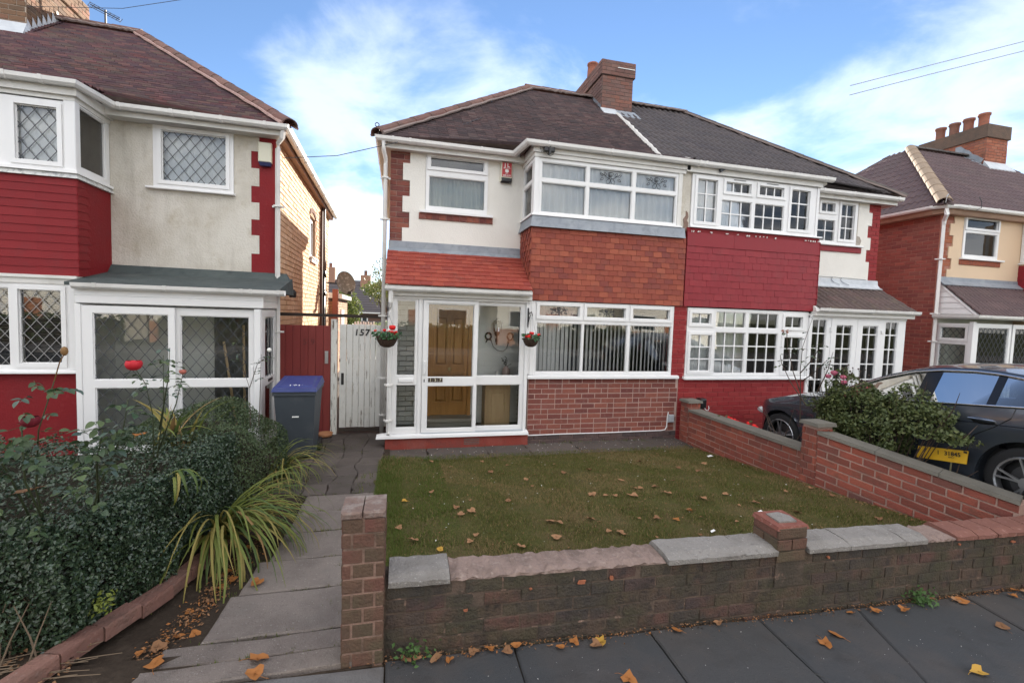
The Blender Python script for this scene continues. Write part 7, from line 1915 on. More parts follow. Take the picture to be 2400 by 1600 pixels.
for i in range(34):
    q = Vector((rnd.uniform(-2.3, -1.5), rnd.uniform(2.76, 3.05), rnd.uniform(.86, 1.36)))
    r_ = spray(R1, q, rnd.uniform(-2.6, -.3), rnd.uniform(.036, .056), rnd.choice((3, 5)), rnd.uniform(-.1, .6)); pet.tube([tuple(r_[0]), tuple(r_[1])], .0014, 4)
part('leaf_stalk', pet, STEM, R1, kind='stuff')
bloom((-1.81, 2.79, 1.43), .036, DRED, R1)
# slim rose with the coral bloom
R2 = thing('rose_bush', 'slim rose with one bright coral red bloom standing before the leaded porch', 'rose', (-1.82, 4.0, .6))
st2 = [[(-1.80, 3.95, .7), (-1.79, 3.92, 1.2), (-1.80, 3.85, 1.45), (-1.84, 3.80, 1.57)], [(-1.80, 3.95, .7), (-1.72, 3.92, 1.25), (-1.70, 3.88, 1.66)], [(-1.78, 3.95, .9), (-1.62, 3.88, 1.3), (-1.56, 3.84, 1.52)], [(-1.74, 3.9, 1.1), (-1.66, 3.86, 1.5), (-1.64, 3.84, 1.72)]]
sm = MB()
for s_ in st2: sm.tube(s_, [.006, .004, .003, .002][:len(s_)] if len(s_) > 3 else [.006, .004, .002], 6)
pet = MB()
for s_ in st2:
    k = len(s_)
    for i in range(7):
        t = rnd.uniform(.5, .99) * (k - 1); a = int(t); q = Vector(s_[a]).lerp(Vector(s_[min(a + 1, k - 1)]), t - a)
        r_ = spray(R2, q, rnd.uniform(-PI, .8), rnd.uniform(.030, .045), 3, rnd.uniform(-.1, .6)); pet.tube([tuple(r_[0]), tuple(r_[1])], .0012, 4)
part('stem', sm, STEM, R2, True); part('leaf_stalk', pet, STEM, R2, kind='stuff')
bloom((-1.845, 3.79, 1.60), .047, RED_R, R2)
bloom((-1.555, 3.83, 1.545), .024, mat('faded_coral_petal', (.50, .16, .12), .6, .3, trans=.2), R2, 'faded_flower', 3)
# spindly bare rose by the porch door
R3 = thing('rose_bush', 'spindly almost leafless rose rising from the rounded hedge before the porch lock', 'rose', (-1.5, 5.2, .8))
sm = MB(); pet = MB()
for s_ in ([(-1.50, 5.2, .8), (-1.50, 5.18, 1.2), (-1.58, 5.15, 1.5), (-1.62, 5.12, 1.72)], [(-1.42, 5.2, .8), (-1.40, 5.18, 1.25), (-1.38, 5.15, 1.55)], [(-1.50, 5.18, 1.2), (-1.42, 5.15, 1.45), (-1.30, 5.12, 1.55)], [(-1.9, 5.0, .85), (-1.93, 4.95, 1.05), (-1.9, 4.9, 1.12)]):
    sm.tube(s_, [.004, .003, .002, .0014][:len(s_)] if len(s_) > 3 else [.004, .003, .0015], 5)
    for i in range(7):
        k = len(s_); t = rnd.uniform(.5, .99) * (k - 1); a = int(t); q = Vector(s_[a]).lerp(Vector(s_[min(a + 1, k - 1)]), t - a)
        r_ = spray(R3, q, rnd.uniform(-PI, PI), rnd.uniform(.022, .036), 3, rnd.uniform(-.1, .5)); pet.tube([tuple(r_[0]), tuple(r_[1])], .001, 4)
part('stem', sm, BSTEM, R3); part('leaf_stalk', pet, BSTEM, R3, kind='stuff')
part('white_flower', MB().sphere((-1.30, 5.12, 1.60), .022, 8, 6), mat('white_petal', (.7, .7, .66), .6, .3), R3)

# bush beside the drive
B3 = thing('rose_bush', 'overgrown rose bush with pink blooms and tall bare shoots beside the dark car', 'rose', (5.2, 3.8, .2))
n = 15000
d = NP.normal(0, 1, (n, 3)); d /= np.linalg.norm(d, axis=1)[:, None]
rad = NP.uniform(.35, 1.0, n) ** .45
rad *= 1 + .22 * np.sin(d[:, 1] * 7 + d[:, 2] * 5) * np.sin(d[:, 2] * 6 + 2) + .08 * np.sin(d[:, 1] * 19)
pts = np.array([5.41, 4.10, .87]) + d * rad[:, None] * np.array([.21, .92, .52])
pts[:, 2] += .12 * (pts[:, 1] - 4.1) * (pts[:, 1] > 4.1)
keep = (pts[:, 2] > .36) & ((pts[:, 0] > 5.0 + .437 * np.maximum(0, 4.24 - pts[:, 1])) | (pts[:, 2] > .80))
# open gaps
gap = np.sin(pts[:, 1] * 9 + pts[:, 2] * 4) * np.sin(pts[:, 2] * 11 + pts[:, 0] * 5 + 1)
keep &= (gap > -.62) | (NP.uniform(0, 1, n) < .25)
keep &= ~((pts[:, 1] < 3.78) & (pts[:, 2] < .90))
pts, dd_ = pts[keep], d[keep]
M['bushleaf'] = mat('bush_rose_leaf', (.095, .125, .042), .5, .4, var='island', vary=[(.070, .10, .038), (.12, .15, .05), (.085, .11, .04), (.16, .18, .06)], blotch=[(7, (.085, .07, .03), .5, .5, .72)], trans=.25)
link('foliage', leaf_cloud('foliage', pts, dd_, .040, M['bushleaf'], aspect=.6, jit=.9), B3, kind='stuff')
sm = MB()
for i in range(46):
    y = rnd.uniform(3.3, 5.0); x = rnd.uniform(5.32, 5.5)
    sm.tube([(5.40 + rnd.uniform(-.06, .06), 4.1 + (y - 4.1) * .35, .12), (x, 4.1 + (y - 4.1) * .7, .65), (x + rnd.uniform(-.08, .06), y, rnd.uniform(1.0, 1.36))], [.008, .005, .002], 5)
shoots = [[(5.27, 5.00, 0.66), (5.25, 5.01, 1.12), (5.23, 5.02, 1.43), (5.21, 4.99, 1.74), (5.22, 4.88, 2.12)], [(5.25, 5.01, 1.12), (5.25, 5.15, 1.38), (5.25, 5.27, 1.71), (5.25, 5.31, 1.93)], [(5.23, 5.02, 1.38), (5.25, 4.86, 1.59), (5.25, 4.74, 1.81)], [(5.27, 4.94, 0.97), (5.27, 5.20, 1.23), (5.27, 5.38, 1.48), (5.27, 5.41, 1.59)], [(5.25, 5.00, 1.28), (5.25, 4.84, 1.40), (5.27, 4.66, 1.61)], [(5.25, 4.76, 1.17), (5.25, 4.63, 1.48), (5.25, 4.58, 1.71)],
          [(5.41, 3.50, 0.94), (5.38, 3.34, 1.25), (5.36, 3.29, 1.42)], [(5.41, 3.66, 1.04), (5.38, 3.63, 1.31), (5.35, 3.58, 1.49)], [(5.41, 3.39, 0.83), (5.35, 3.18, 1.04), (5.52, 3.22, 1.11)],
          [(4.98, 4.95, .2), (4.98, 5.1, .55), (5.0, 5.35, .85)], [(4.98, 5.0, .2), (4.99, 4.95, .55), (5.0, 4.85, .95)], [(4.98, 5.05, .2), (4.98, 5.2, .6), (5.0, 5.3, .75), (5.0, 5.5, .85)], [(4.99, 4.92, .2), (5.0, 4.8, .5), (5.0, 4.62, .85)],
          [(5.51, 3.44, 0.28), (5.52, 3.37, 0.47), (5.52, 3.33, 0.73), (5.51, 3.27, 0.89)], [(5.52, 3.37, 0.47), (5.52, 3.26, 0.58), (5.52, 3.18, 0.67)], [(5.51, 3.29, 0.34), (5.52, 3.22, 0.43), (5.54, 3.16, 0.47)]]
for s_ in shoots: sm.tube(s_, [.009, .006, .0045, .0035, .002][:len(s_)] if len(s_) > 3 else [.008, .005, .002], 6)
part('stem', sm, BSTEM, B3)
pet = MB()
for s_ in shoots[:6]:
    k = len(s_)
    for i in range(6):
        t = rnd.uniform(.55, .99) * (k - 1); a = int(t); q = Vector(s_[a]).lerp(Vector(s_[min(a + 1, k - 1)]), t - a)
        if q.z < 1.45: continue
        r_ = spray(B3, q, rnd.uniform(-PI, PI), rnd.uniform(.030, .055), 3, rnd.uniform(-.2, .5)); pet.tube([tuple(r_[0]), tuple(r_[1])], .0015, 4)
part('leaf_stalk', pet, BSTEM, B3, kind='stuff')
RLV = leaf_shape(1, .6).mesh('leaf', mat('russet_leaf', (.22, .065, .03), .6, .3, trans=.2), True)
for i in range(6): add_leaf(B3, (5.25 + rnd.uniform(-.03, .03), 5.30 + rnd.uniform(-.08, .08), 1.937 + rnd.uniform(-.03, .03)), .05, rnd.uniform(-3, 3), rnd.uniform(-.5, .3), rnd.uniform(-.6, .6), RLV)
for c_, r_ in (((5.35, 4.63, 1.44), .042), ((5.37, 4.52, 1.40), .038), ((5.33, 4.69, 1.39), .036), ((5.36, 4.50, 1.34), .036)): bloom(c_, r_, PINK, B3, layers=3)
sd = MB()
for i in range(40):
    y = rnd.uniform(4.2, 5.0); x = rnd.uniform(5.28, 5.48); z = rnd.uniform(1.38, 1.58)
    sd.tube([(x, y, 1.3), (x, y + .01, z)], .0018, 4).sphere((x, y + .01, z), rnd.uniform(.006, .012), 6, 4)
part('spent_flower_head', sd, BSTEM, B3, kind='stuff')
pt = MB().hexa([(5.490, 3.71, .640), (5.490, 3.265, .707), (5.500, 3.265, .707), (5.500, 3.71, .640)], [(5.500, 3.71, .765), (5.500, 3.265, .838), (5.510, 3.265, .838), (5.510, 3.71, .765)])
YP = thing('sign_plate', 'yellow plastic plate lettered 31845 propped among the rose stems before the car', 'sign', (5.5, 3.4, .3))
part('plate', pt, mat('yellow_plate', (.62, .36, .02), .45, .4, blotch=[(12, (.45, .25, .02), .5, .5, .7)]), YP)
sl_ = math.atan2(.0625, .405)
PT = Matrix.Translation((5.491, 3.388, .770)) @ Matrix.Rotation(-PI / 2, 4, 'Z') @ Matrix.Rotation(-sl_, 4, 'Y') @ Matrix.Rotation(PI / 2 - .09, 4, 'X')
text_mesh('31845', .058, PT, M['black'], 'lettering', YP, .0008, bold=.0012)
text_mesh('I', .058, Matrix.Translation((0, .125, -.019)) @ PT, M['black'], 'lettering', YP, .0008, bold=.001)
text_mesh('APPLY', .020, Matrix.Translation((-.002, .005, -.036)) @ PT, M['black'], 'lettering', YP, .0008)
part('plate_edge', MB().box(5.494, 5.500, 3.268, 3.298, .812, .830), M['black'], YP)
part('stake', MB().tube([(5.515, 3.42, .2), (5.515, 3.40, .80)], .008, 6), mat('mossy_stake', (.16, .15, .09), .9, .1), YP)
# red geraniums behind the dividing wall
for i, (yy, zz, n_, r_) in enumerate(((5.92, .50, 7, .05), (5.58, .49, 12, .055))):
    gz = thing('geranium', 'small red geranium with sparse blooms behind the dividing wall, farther one' if i == 0 else 'bright red geranium behind the dividing wall, nearer the car wheel', 'flower', (5.0, yy, -.02))
    mb = MB()
    for k in range(n_): mb.sphere((5.0 + rnd.uniform(-.05, .05), yy + rnd.uniform(-.12, .12), zz + rnd.uniform(-.03, .06)), rnd.uniform(.018, .03), 7, 5)
    part('bloom', mb, mat('scarlet_petal', (.62, .015, .015), .6, .3) if i == 0 else bpy.data.materials['scarlet_petal'], gz, kind='stuff')
    q = np.array([5.0, yy + .06, .42]) + NP.normal(0, 1, (160, 3)) * np.array([.06, .12, .05])
    link('foliage', leaf_cloud('foliage', q, np.tile([-.3, -.3, .8], (160, 1)), .05, M['bushleaf'], aspect=.9, jit=.5), gz, kind='stuff')
    part('stem', MB().tube([(5.0, yy, -.02), (5.0, yy, .45)], .012, 5), STEM, gz)

# ------------------------------------------------------------------ hanging baskets
def basket(label, c, r, bx, by, bz, full):
    t = thing('hanging_basket', label, 'flower basket', (c[0], c[1], c[2] - r))
    part('bowl', MB().lathe([(r * .30, c[2] - r * .95), (r * .62, c[2] - r * .80), (r * .86, c[2] - r * .42), (r, c[2]), (r * 1.04, c[2] + .01), (r * .95, c[2] + .012)], c[0], c[1], 20), mat('woven_dark_basket', (.055, .035, .026), .85, .2, blotch=[(40, (.10, .065, .045), .6, .48, .62)], bump=(70, .8)) if 'woven_dark_basket' not in bpy.data.materials else bpy.data.materials['woven_dark_basket'], t, True)
    fl = MB()
    cnt = 10 if full else 9
    for k in range(cnt):
        a = rnd.uniform(0, 6.28); q = rnd.uniform(.2, 1.0) * r * 1.1
        fl_c = (c[0] + q * math.cos(a), c[1] - abs(q * math.sin(a)) * .8, c[2] + rnd.uniform(.03, .10))
        bloom(fl_c, rnd.uniform(.022, .036), bpy.data.materials['scarlet_petal'], t, layers=2)
    if full: bloom((c[0] + .07, c[1] - .03, c[2] + .14), .05, bpy.data.materials['scarlet_petal'], t, layers=3)
    n_ = 150 if full else 90
    a = NP.uniform(0, 2 * PI, n_); q = np.sqrt(NP.uniform(.1, 1, n_)) * r * (1.4 if full else 1.1)
    pp = np.stack([c[0] + q * np.cos(a), c[1] + q * np.sin(a), c[2] + NP.uniform(-.02, .07, n_)], 1)
    link('foliage', leaf_cloud('foliage', pp, np.stack([np.cos(a), np.sin(a), np.full(n_, .7)], 1), .05, mat('basket_leaf', (.035, .11, .035), .45, .4, var='island', vary=[(.025, .08, .03), (.05, .14, .05)], trans=.2) if 'basket_leaf' not in bpy.data.materials else bpy.data.materials['basket_leaf'], aspect=.75, jit=.6), t, kind='stuff')
    chn = MB()
    for k in range(3):
        an = k * 2 * PI / 3 + .5
        chn.tube([(c[0] + r * math.cos(an), c[1] + r * math.sin(an), c[2] + .01), (bx, by, bz)], .0025, 4)
    part('chain', chn, M['steel'], t)
    br = MB().tube([(bx, by - .0, bz + .005), (bx, by, bz + .03), (bx, by + .05, bz + .07), (bx, 6.93, bz + .02)], .007, 6).tube([(bx, 6.925, bz - .17), (bx, 6.925, bz + .13)], .011, 6).tube([(bx, 6.9, bz - .10), (bx, by + .10, bz + .03)], .006, 5)
    for k in range(3): br.tube([(bx, 6.9 + .02 * math.cos(t_), bz - .02 + .04 * k + .02 * math.sin(t_)) for t_ in [i / 8 * 2 * PI for i in range(9)]], .005, 5)
    part('wall_bracket', br, M['iron'], t)
single_dummy = None
basket('hanging basket of red flowers and bright green leaves on the left porch post', (-.18, 6.66, 1.665), .150, -.18, 6.66, 2.03, True)
basket('smaller hanging basket of red flowers between the porch and the bay window', (1.935, 6.70, 1.675), .125, 1.945, 6.70, 2.02, False)

# ------------------------------------------------------------------ wheeled bin
WB = thing('wheeled_bin', 'dark grey wheeled bin with a blue lid standing before the red gate', 'bin', (-1.33, 6.7, 0))
GRB = mat('dark_grey_bin_plastic', (.050, .060, .072), .5, .35, blotch=[(5, (.085, .092, .10), .5, .52, .72)])
BLU = mat('blue_bin_lid', (.030, .045, .17), .4, .45, blotch=[(6, (.06, .08, .22), .5, .5, .7)])
part('body', MB().hexa([(-1.53, 6.50, .05), (-1.12, 6.50, .05), (-1.12, 6.88, .05), (-1.53, 6.88, .05)], [(-1.575, 6.40, .92), (-1.075, 6.40, .92), (-1.075, 6.98, .96), (-1.575, 6.98, .96)]).hexa([(-1.59, 6.385, .895), (-1.06, 6.385, .895), (-1.06, 7.0, .93), (-1.59, 7.0, .93)], [(-1.59, 6.385, .945), (-1.06, 6.385, .945), (-1.06, 7.0, .98), (-1.59, 7.0, .98)]), GRB, WB)
part('lid', MB().hexa([(-1.60, 6.36, .948), (-1.05, 6.36, .948), (-1.05, 7.0, .985), (-1.60, 7.0, .985)], [(-1.585, 6.37, .992), (-1.065, 6.37, .992), (-1.075, 6.98, 1.075), (-1.575, 6.98, 1.075)]).hexa([(-1.55, 6.42, .995), (-1.10, 6.42, .995), (-1.12, 6.92, 1.06), (-1.53, 6.92, 1.06)], [(-1.53, 6.46, 1.012), (-1.12, 6.46, 1.012), (-1.15, 6.88, 1.082), (-1.50, 6.88, 1.082)]), BLU, WB)
part('lid_handle', MB().tube([(-1.50, 7.02, 1.03), (-1.15, 7.02, 1.03)], .015, 8).tube([(-1.575, 7.03, .99), (-1.075, 7.03, .99)], .018, 8), GRB, WB)
lg = MB()
for k in range(9):
    x = -1.40 + k * .018
    lg.hexa([(x, 6.47 + .02 * (k % 3), 1.0135), (x + .012, 6.47 + .02 * (k % 3), 1.0135), (x + .012, 6.50 + .02 * (k % 2), 1.02), (x, 6.50 + .02 * (k % 2), 1.02)], [(x, 6.47 + .02 * (k % 3), 1.0155), (x + .012, 6.47 + .02 * (k % 3), 1.0155), (x + .012, 6.50 + .02 * (k % 2), 1.022), (x, 6.50 + .02 * (k % 2), 1.022)])
part('white_emblem', lg, M['whitepaint'], WB)
part('front_label', MB().box(-1.36, -1.28, 6.425, 6.44, .60, .615), M['whitepaint'], WB)
for x in (-1.57, -1.10): part('wheel', MB().tube([(x - .025, 6.93, .10), (x + .025, 6.93, .10)], .10, 16), M['black'], WB)

# ------------------------------------------------------------------ fallen leaves and litter
FLM = [mat('tan_dead_leaf', (.33, .18, .095), .75, .2, trans=.1, blotch=[(40, (.22, .11, .055), .5, .5, .7)]), mat('orange_dead_leaf', (.36, .145, .045), .7, .2, trans=.12, blotch=[(40, (.34, .14, .04), .5, .52, .7)]), mat('yellow_dead_leaf', (.48, .28, .055), .7, .2, trans=.12), mat('brown_dead_leaf', (.22, .115, .06), .8, .15, blotch=[(30, (.13, .07, .04), .5, .5, .7)])]
def dead_leaf(k):
    vs = []; fs = []; n = 10
    amp = rnd.uniform(.2, .5); ph = rnd.uniform(0, 6)
    for ring in (0, 1, 2):
        for j in range(n):
            t = 2 * PI * j / n
            lobes = 1 + .28 * math.cos(3 * t + ph) + .16 * math.cos(5 * t + ph * 2)
            r = (.02, .30, .52)[ring] * lobes
            x, y = r * math.cos(t), r * .8 * math.sin(t)
            vs.append((x, y, .06 + amp * (abs(y) * 1.1 + .25 * x * x) * (1 if k % 2 else .6) + .05 * math.sin(4 * t + k)))
    for ring in (0, 1):
        for j in range(n):
            a = ring * n + j; b = ring * n + (j + 1) % n
            fs.append((a, b, b + n, a + n))
    fs.append(tuple(range(n)))
    mb = MB().add(vs, fs)
    mb.tube([(.45, 0, .12), (.75, .05, .10), (.95, .15, .05)], .015, 4)
    return mb
LMESH = [[dead_leaf(k).mesh('fallen_leaf', mt, True) for k in range(4)] for mt in FLM]
def drop(x, y, z, size, label, group, mi=None):
    k = mi if mi is not None else rnd.choices(range(4), (.45, .25, .08, .22))[0]
    Mx = Matrix.Translation((x, y, z + .004)) @ Matrix.Rotation(rnd.uniform(0, 6.28), 4, 'Z') @ Matrix.Rotation(rnd.uniform(-.35, .35), 4, 'X') @ Matrix.Scale(size, 4)
    o = link('fallen_leaf', rnd.choice(LMESH[k]), None, Mx)
    o['label'] = label; o['category'] = 'leaf'; o['group'] = group
    return o
def lawn_label(x, y):
    a = 'towards the path' if x < 1.3 else ('mid lawn' if x < 3.0 else 'towards the dividing wall')
    b = 'behind the front wall' if y < 3.7 else ('half way to the house' if y < 4.9 else 'near the house')
    return f'dry tan leaf on the grass {b}, {a}'
LAWN_L = [(0.36, 4.85), (0.55, 4.29), (0.58, 4.15), (0.69, 4.2), (1.09, 4.39), (1.48, 5.13), (1.99, 4.39), (2.02, 4.41), (2.14, 4.35), (2.57, 4.85), (2.44, 4.29), (2.64, 4.52), (2.58, 4.53), (0.99, 3.51), (1.76, 3.86), (1.37, 3.88), (1.45, 3.85), (1.83, 3.63), (1.93, 3.59), (2.4, 3.78), (2.83, 4.53), (2.84, 4.29), (1.33, 3.6), (0.14, 3.8), (0.66, 3.75), (0.59, 3.66), (0.02, 4.09), (3.78, 5.07), (3.15, 4.11), (3.65, 3.94), (3.47, 4.17), (3.91, 3.67), (2.83, 3.89), (4.91, 5.12), (4.88, 5.65), (4.12, 5.4), (3.62, 5.26), (3.3, 5.69), (2.4, 5.39), (2.02, 5.31), (1.14, 5.54), (1.13, 6.12), (0.44, 6.24), (4.61, 4.17), (4.68, 3.96), (4.64, 3.42), (4.21, 4.71)]
for x, y in LAWN_L: drop(x, y, zlawn(x, y) + .018, rnd.uniform(.05, .085), lawn_label(x, y), 'fallen leaves on the lawn', rnd.choice((0, 0, 0, 3, 3)))
for i in range(30):
    x, y = rnd.uniform(.3, 4.65), rnd.uniform(2.95, 6.3)
    drop(x, y, zlawn(x, y) + .016, rnd.uniform(.03, .055), 'small ' + lawn_label(x, y), 'fallen leaves on the lawn', rnd.choice((0, 0, 3)))
for x, y, mi, lab in ((0.07, 4.71, 2, 'bright yellow leaf on the lawn near its far left corner'), (0.34, 3.58, 2, 'yellow leaf on the lawn close behind the left coping slab'), (2.58, 3.73, 1, 'bright orange leaf on the lawn near the middle pillar'), (2.83, 3.89, 1, 'orange yellow leaf on the lawn behind the middle pillar')):
    drop(x, y, zlawn(x, y) + .018, .06, lab, 'fallen leaves on the lawn', mi)
PAVE_L = [(0.54, 2.50), (0.64, 2.47), (0.44, 2.49), (0.12, 2.49), (0.23, 2.47), (0.3, 2.45), (0.06, 2.48), (1.06, 2.48), (1.18, 2.44), (0.96, 2.45), (1.76, 2.48), (3.15, 2.46), (3.37, 2.45), (3.6, 2.43), (4.19, 2.47), (4.21, 2.45), (2.09, 2.5), (4.94, 2.46), (5.07, 2.48), (4.87, 2.50), (0.7, 2.50), (4.75, 2.44), (5.2, 2.5), (4.9, 2.41)]
for x, y in PAVE_L: drop(x, y, zpave(x, y) + .01, rnd.uniform(.045, .08), ('curled brown leaf on pavement at the wall foot ' + ('beside the path pillar' if x < .4 else 'under the bare mortar top' if x < 1.7 else 'under the middle pillar' if x < 3.3 else 'near the leafy weed' if x < 4.4 else 'in the drift at far right')), 'fallen leaves along the pavement wall', rnd.choice((0, 1, 1, 3)))
for x, y, lab, mi in ((1.22, 2.46, 'large golden leaf with raised edges at the wall foot, biggest in that drift', 2), (2.82, 2.29, 'small tan leaf on the bare pavement right of the middle pillar', 1), (2.67, 2.23, 'orange curled leaf on the bare pavement below the small tan one', 1), (4.16, 2.18, 'reddish brown leaf alone on the pavement at far right', 3), (3.42, 1.88, 'pale yellow leaf at the bottom right edge of the pavement', 2), (1.26, 2.17, 'orange leaf at the bottom middle edge of the pavement', 1)):
    drop(x, y, zpave(x, y), .085, lab, 'single leaves on the open pavement', mi)
PATH_L = [(-1.28, 3.21), (-1.16, 2.98), (-1.3, 2.87), (-1.37, 2.83), (-1.18, 3.47), (-1.23, 3.45), (-1.2, 3.65), (-1.25, 3.75), (-1.19, 3.84), (-1.18, 4.02), (-1.24, 2.97), (-1.25, 3.6), (-1.14, 3.55), (-1.2, 3.3), (-1.15, 4.2)]
for x, y in PATH_L: drop(x, y, .075 if y > 2.9 else .10, rnd.uniform(.05, .085), 'dead orange leaf in the gutter between the brick edging and the path', 'fallen leaves beside the path', rnd.choice((0, 1, 1, 3)))
for x, y, lab in ((-1.23, 2.69, 'large torn orange leaf on the first path slab, left side'), (-.72, 2.61, 'folded orange leaf on the first path slab, near its middle'), (-.95, 3.43, 'crumpled orange leaf alone on the third path slab'), (-.70, 2.5, 'dark orange leaf at the bottom edge of the path')):
    drop(x, y, zpath(x, y) + .006, .095, lab, 'fallen leaves on the path slabs', 1)
for x, y, z, lab in ((-1.95, 2.95, 1.0, 'tan dry leaf caught on top of the clipped hedge'), (-2.0, 4.2, .98, 'orange dry leaf caught on the clipped hedge before the iris')):
    drop(x, y, z, .10, lab, 'dry leaves caught in the hedge', 1 if 'orange' in lab else 0)
# fine litter, uncountable
def litter(name, n, fx, mts, smin, smax):
    P = np.array([fx() for _ in range(n)])
    me = leaf_cloud(name, P, np.tile([0, 0, 1.0], (n, 1)), (smin + smax) / 2, mts[0], aspect=.5, jit=.35, sizevar=.5)
    for q in mts[1:]: me.materials.append(q)
    half = len(me.polygons) // 2
    mi = NP.randint(0, len(mts), half); me.polygons.foreach_set('material_index', np.concatenate([mi, mi]).astype(np.int32))
    o = link(name, me, None); o['kind'] = 'stuff'
def fx1():
    x = rnd.uniform(-.3, 5.4); y = 2.545 - abs(rnd.gauss(0, .035)); return (x, y, zpave(x, y) + .006)
litter('leaf_litter', 1500, fx1, [FLM[0], FLM[3], FLM[1], FLM[3], M['soil'], M['soil']], .008, .020)
def fx2():
    y = rnd.uniform(2.55, 5.0); return (np.interp(y, [2.5, 3.2, 4.2, 5], [-1.40, -1.22, -1.16, -1.15]) + rnd.gauss(0, .05), y, zpath(0, y) - .025 + rnd.uniform(0, .02))
litter('leaf_litter', 2000, fx2, [FLM[0], FLM[3], FLM[1], FLM[3], M['soil'], M['soil']], .010, .028)
def fx3():
    x = rnd.uniform(0, 4.65); y = rnd.uniform(2.85, 6.3); return (x, y, zlawn(x, y) + .022)
litter('leaf_litter', 900, fx3, [FLM[0], FLM[3], FLM[0], FLM[3], FLM[0], FLM[3], FLM[0], M['upvc_old']], .008, .022)
def fx4():
    x = rnd.uniform(-3.2, -1.6); y = rnd.uniform(2.5, 2.9); return (x, y, .175 + rnd.uniform(0, .012))
litter('leaf_litter', 1200, fx4, [FLM[0], FLM[3], M['soil'], FLM[3]], .012, .035)
def fx5():
    x = rnd.uniform(-.1, 4.7); y = rnd.uniform(6.35, 6.98); return (x, y, -.015)
litter('leaf_litter', 350, fx5, [FLM[0], FLM[3], M['upvc_old']], .010, .028)
def fx6():
    x = rnd.uniform(-.3, 5.3); y = rnd.uniform(1.75, 2.5); return (x, y, zpave(x, y) + .003)
litter('pale_grit', 420, fx6, [M['upvc_old'], M['slabgrey'], M['slabgrey']], .003, .009)
def fx7():
    y = rnd.uniform(2.8, 6.6); return (lawn_right(y) - .02 - abs(rnd.gauss(0, .06)), y, zlawn(4.6, y) + .012)
litter('leaf_litter', 350, fx7, [FLM[3], FLM[0], FLM[3]], .015, .035)
for x, y, w, lab in ((4.45, 5.75, .09, 'scrap of white paper on the lawn near the far dividing wall pillar'), (3.50, 3.72, .05, 'small white scrap on the lawn right of the middle pillar'), (2.75, 3.45, .05, 'tiny white scrap on the lawn left of the middle pillar')):
    single('paper_scrap', MB().add([(x, y, zlawn(x, y) + .025), (x + w, y + .01, zlawn(x, y) + .035), (x + w * .9, y + w * .6, zlawn(x, y) + .04), (x + w * .1, y + w * .5, zlawn(x, y) + .03)], [(0, 1, 2, 3)]), M['whitepaint'], lab, 'litter')
# weeds at the wall foot
for i, (x, y, n_, s_, lab) in enumerate(((.09, 2.50, 60, .026, 'small green weed at the wall foot near the path pillar'), (3.86, 2.49, 120, .034, 'leafy green weed growing at the wall foot at right'))):
    wd = thing('weed', lab, 'plant', (x, y, zpave(x, y)))
    q = np.array([x, y, zpave(x, y) + .04]) + NP.normal(0, 1, (n_, 3)) * np.array([.05, .03, .028])
    link('foliage', leaf_cloud('foliage', q, np.tile([0, -.5, .8], (n_, 1)), s_, mat('weed_leaf', (.065, .13, .035), .5, .3, trans=.25) if i == 0 else bpy.data.materials['weed_leaf'], aspect=.6, jit=.6), wd, kind='stuff')
    sm = MB()
    for k in range(6): sm.tube([(x, y, zpave(x, y)), (x + rnd.uniform(-.06, .06), y + rnd.uniform(-.04, .02), zpave(x, y) + rnd.uniform(.05, .10))], .002, 4)
    part('stem', sm, STEM, wd)
# ------------------------------------------------------------------ car on the drive
CAR = thing('parked_car', 'dark blue grey saloon car with bright window trim parked nose in on the right drive', 'car', (6.52, 4.3, 0))
PAINT = mat('dark_blue_grey_paint', (.050, .060, .078), .25, .5, metal=.45, coat=1.0)
CHR = mat('bright_trim', (.72, .73, .75), .18, .5, metal=1.0)
TRIM = mat('black_gloss_trim', (.010, .010, .012), .15, .5)
RUB = mat('tyre_rubber', (.014, .014, .015), .8, .3)
CGL = glass_mat('car_glass', (.50, .57, .62), 1.45)
ALLOY = mat('grey_alloy', (.42, .43, .45), .3, .5, metal=.9)
G_AX = Vector((5.60, 5.68, .345))
rotc = Matrix.Translation((6.52, 5.68, .345)) @ Matrix.Rotation(-math.atan(.104), 4, 'X') @ Matrix.Translation((0, 0, -.335))
def ip(x, xs, ys): return float(np.interp(x, xs, ys))
def belt(s): return ip(s, [-3.95, -3.4, -3.0, -2.75, -1.2, -.75, -.3, 0, .3, .6, .85], [.92, 1.02, 1.035, 1.03, 1.0, .985, .955, .915, .855, .76, .62])
def roofl(s): return ip(s, [-3.5, -3.3, -3.1, -2.9, -2.72, -2.5, -2.3, -2.0, -1.72, -1.4, -1.1, -.75], [1.05, 1.13, 1.22, 1.29, 1.335, 1.375, 1.395, 1.40, 1.375, 1.29, 1.17, .99])
def inset(s, h):
    b = belt(s); d = 0.0
    if h < .32: d += .10 * ((.32 - h) / .15) ** 1.5 if h > .1 else .15
    d += .018 * max(0, 1 - abs(h - .58) / .22)
    if h > .86: d += .016 * (h - .86) / .06 if h < .92 else .016
    d += max(0, h - b + .10) * .35
    if h > b: d += (h - b) * .36
    if s > .1: d += ((s - .1) / .75) ** 2.2 * .62
    if s < -3.1: d += ((-3.1 - s) / .85) ** 2 * .14
    return d
W2 = .92
WH = [(0.0, .335), (-2.82, .335)]
AR = .385
def side_pt(sg, s, h, off=0.0): return rotc @ Vector((sg * (W2 - inset(s, h) + off), s, h))
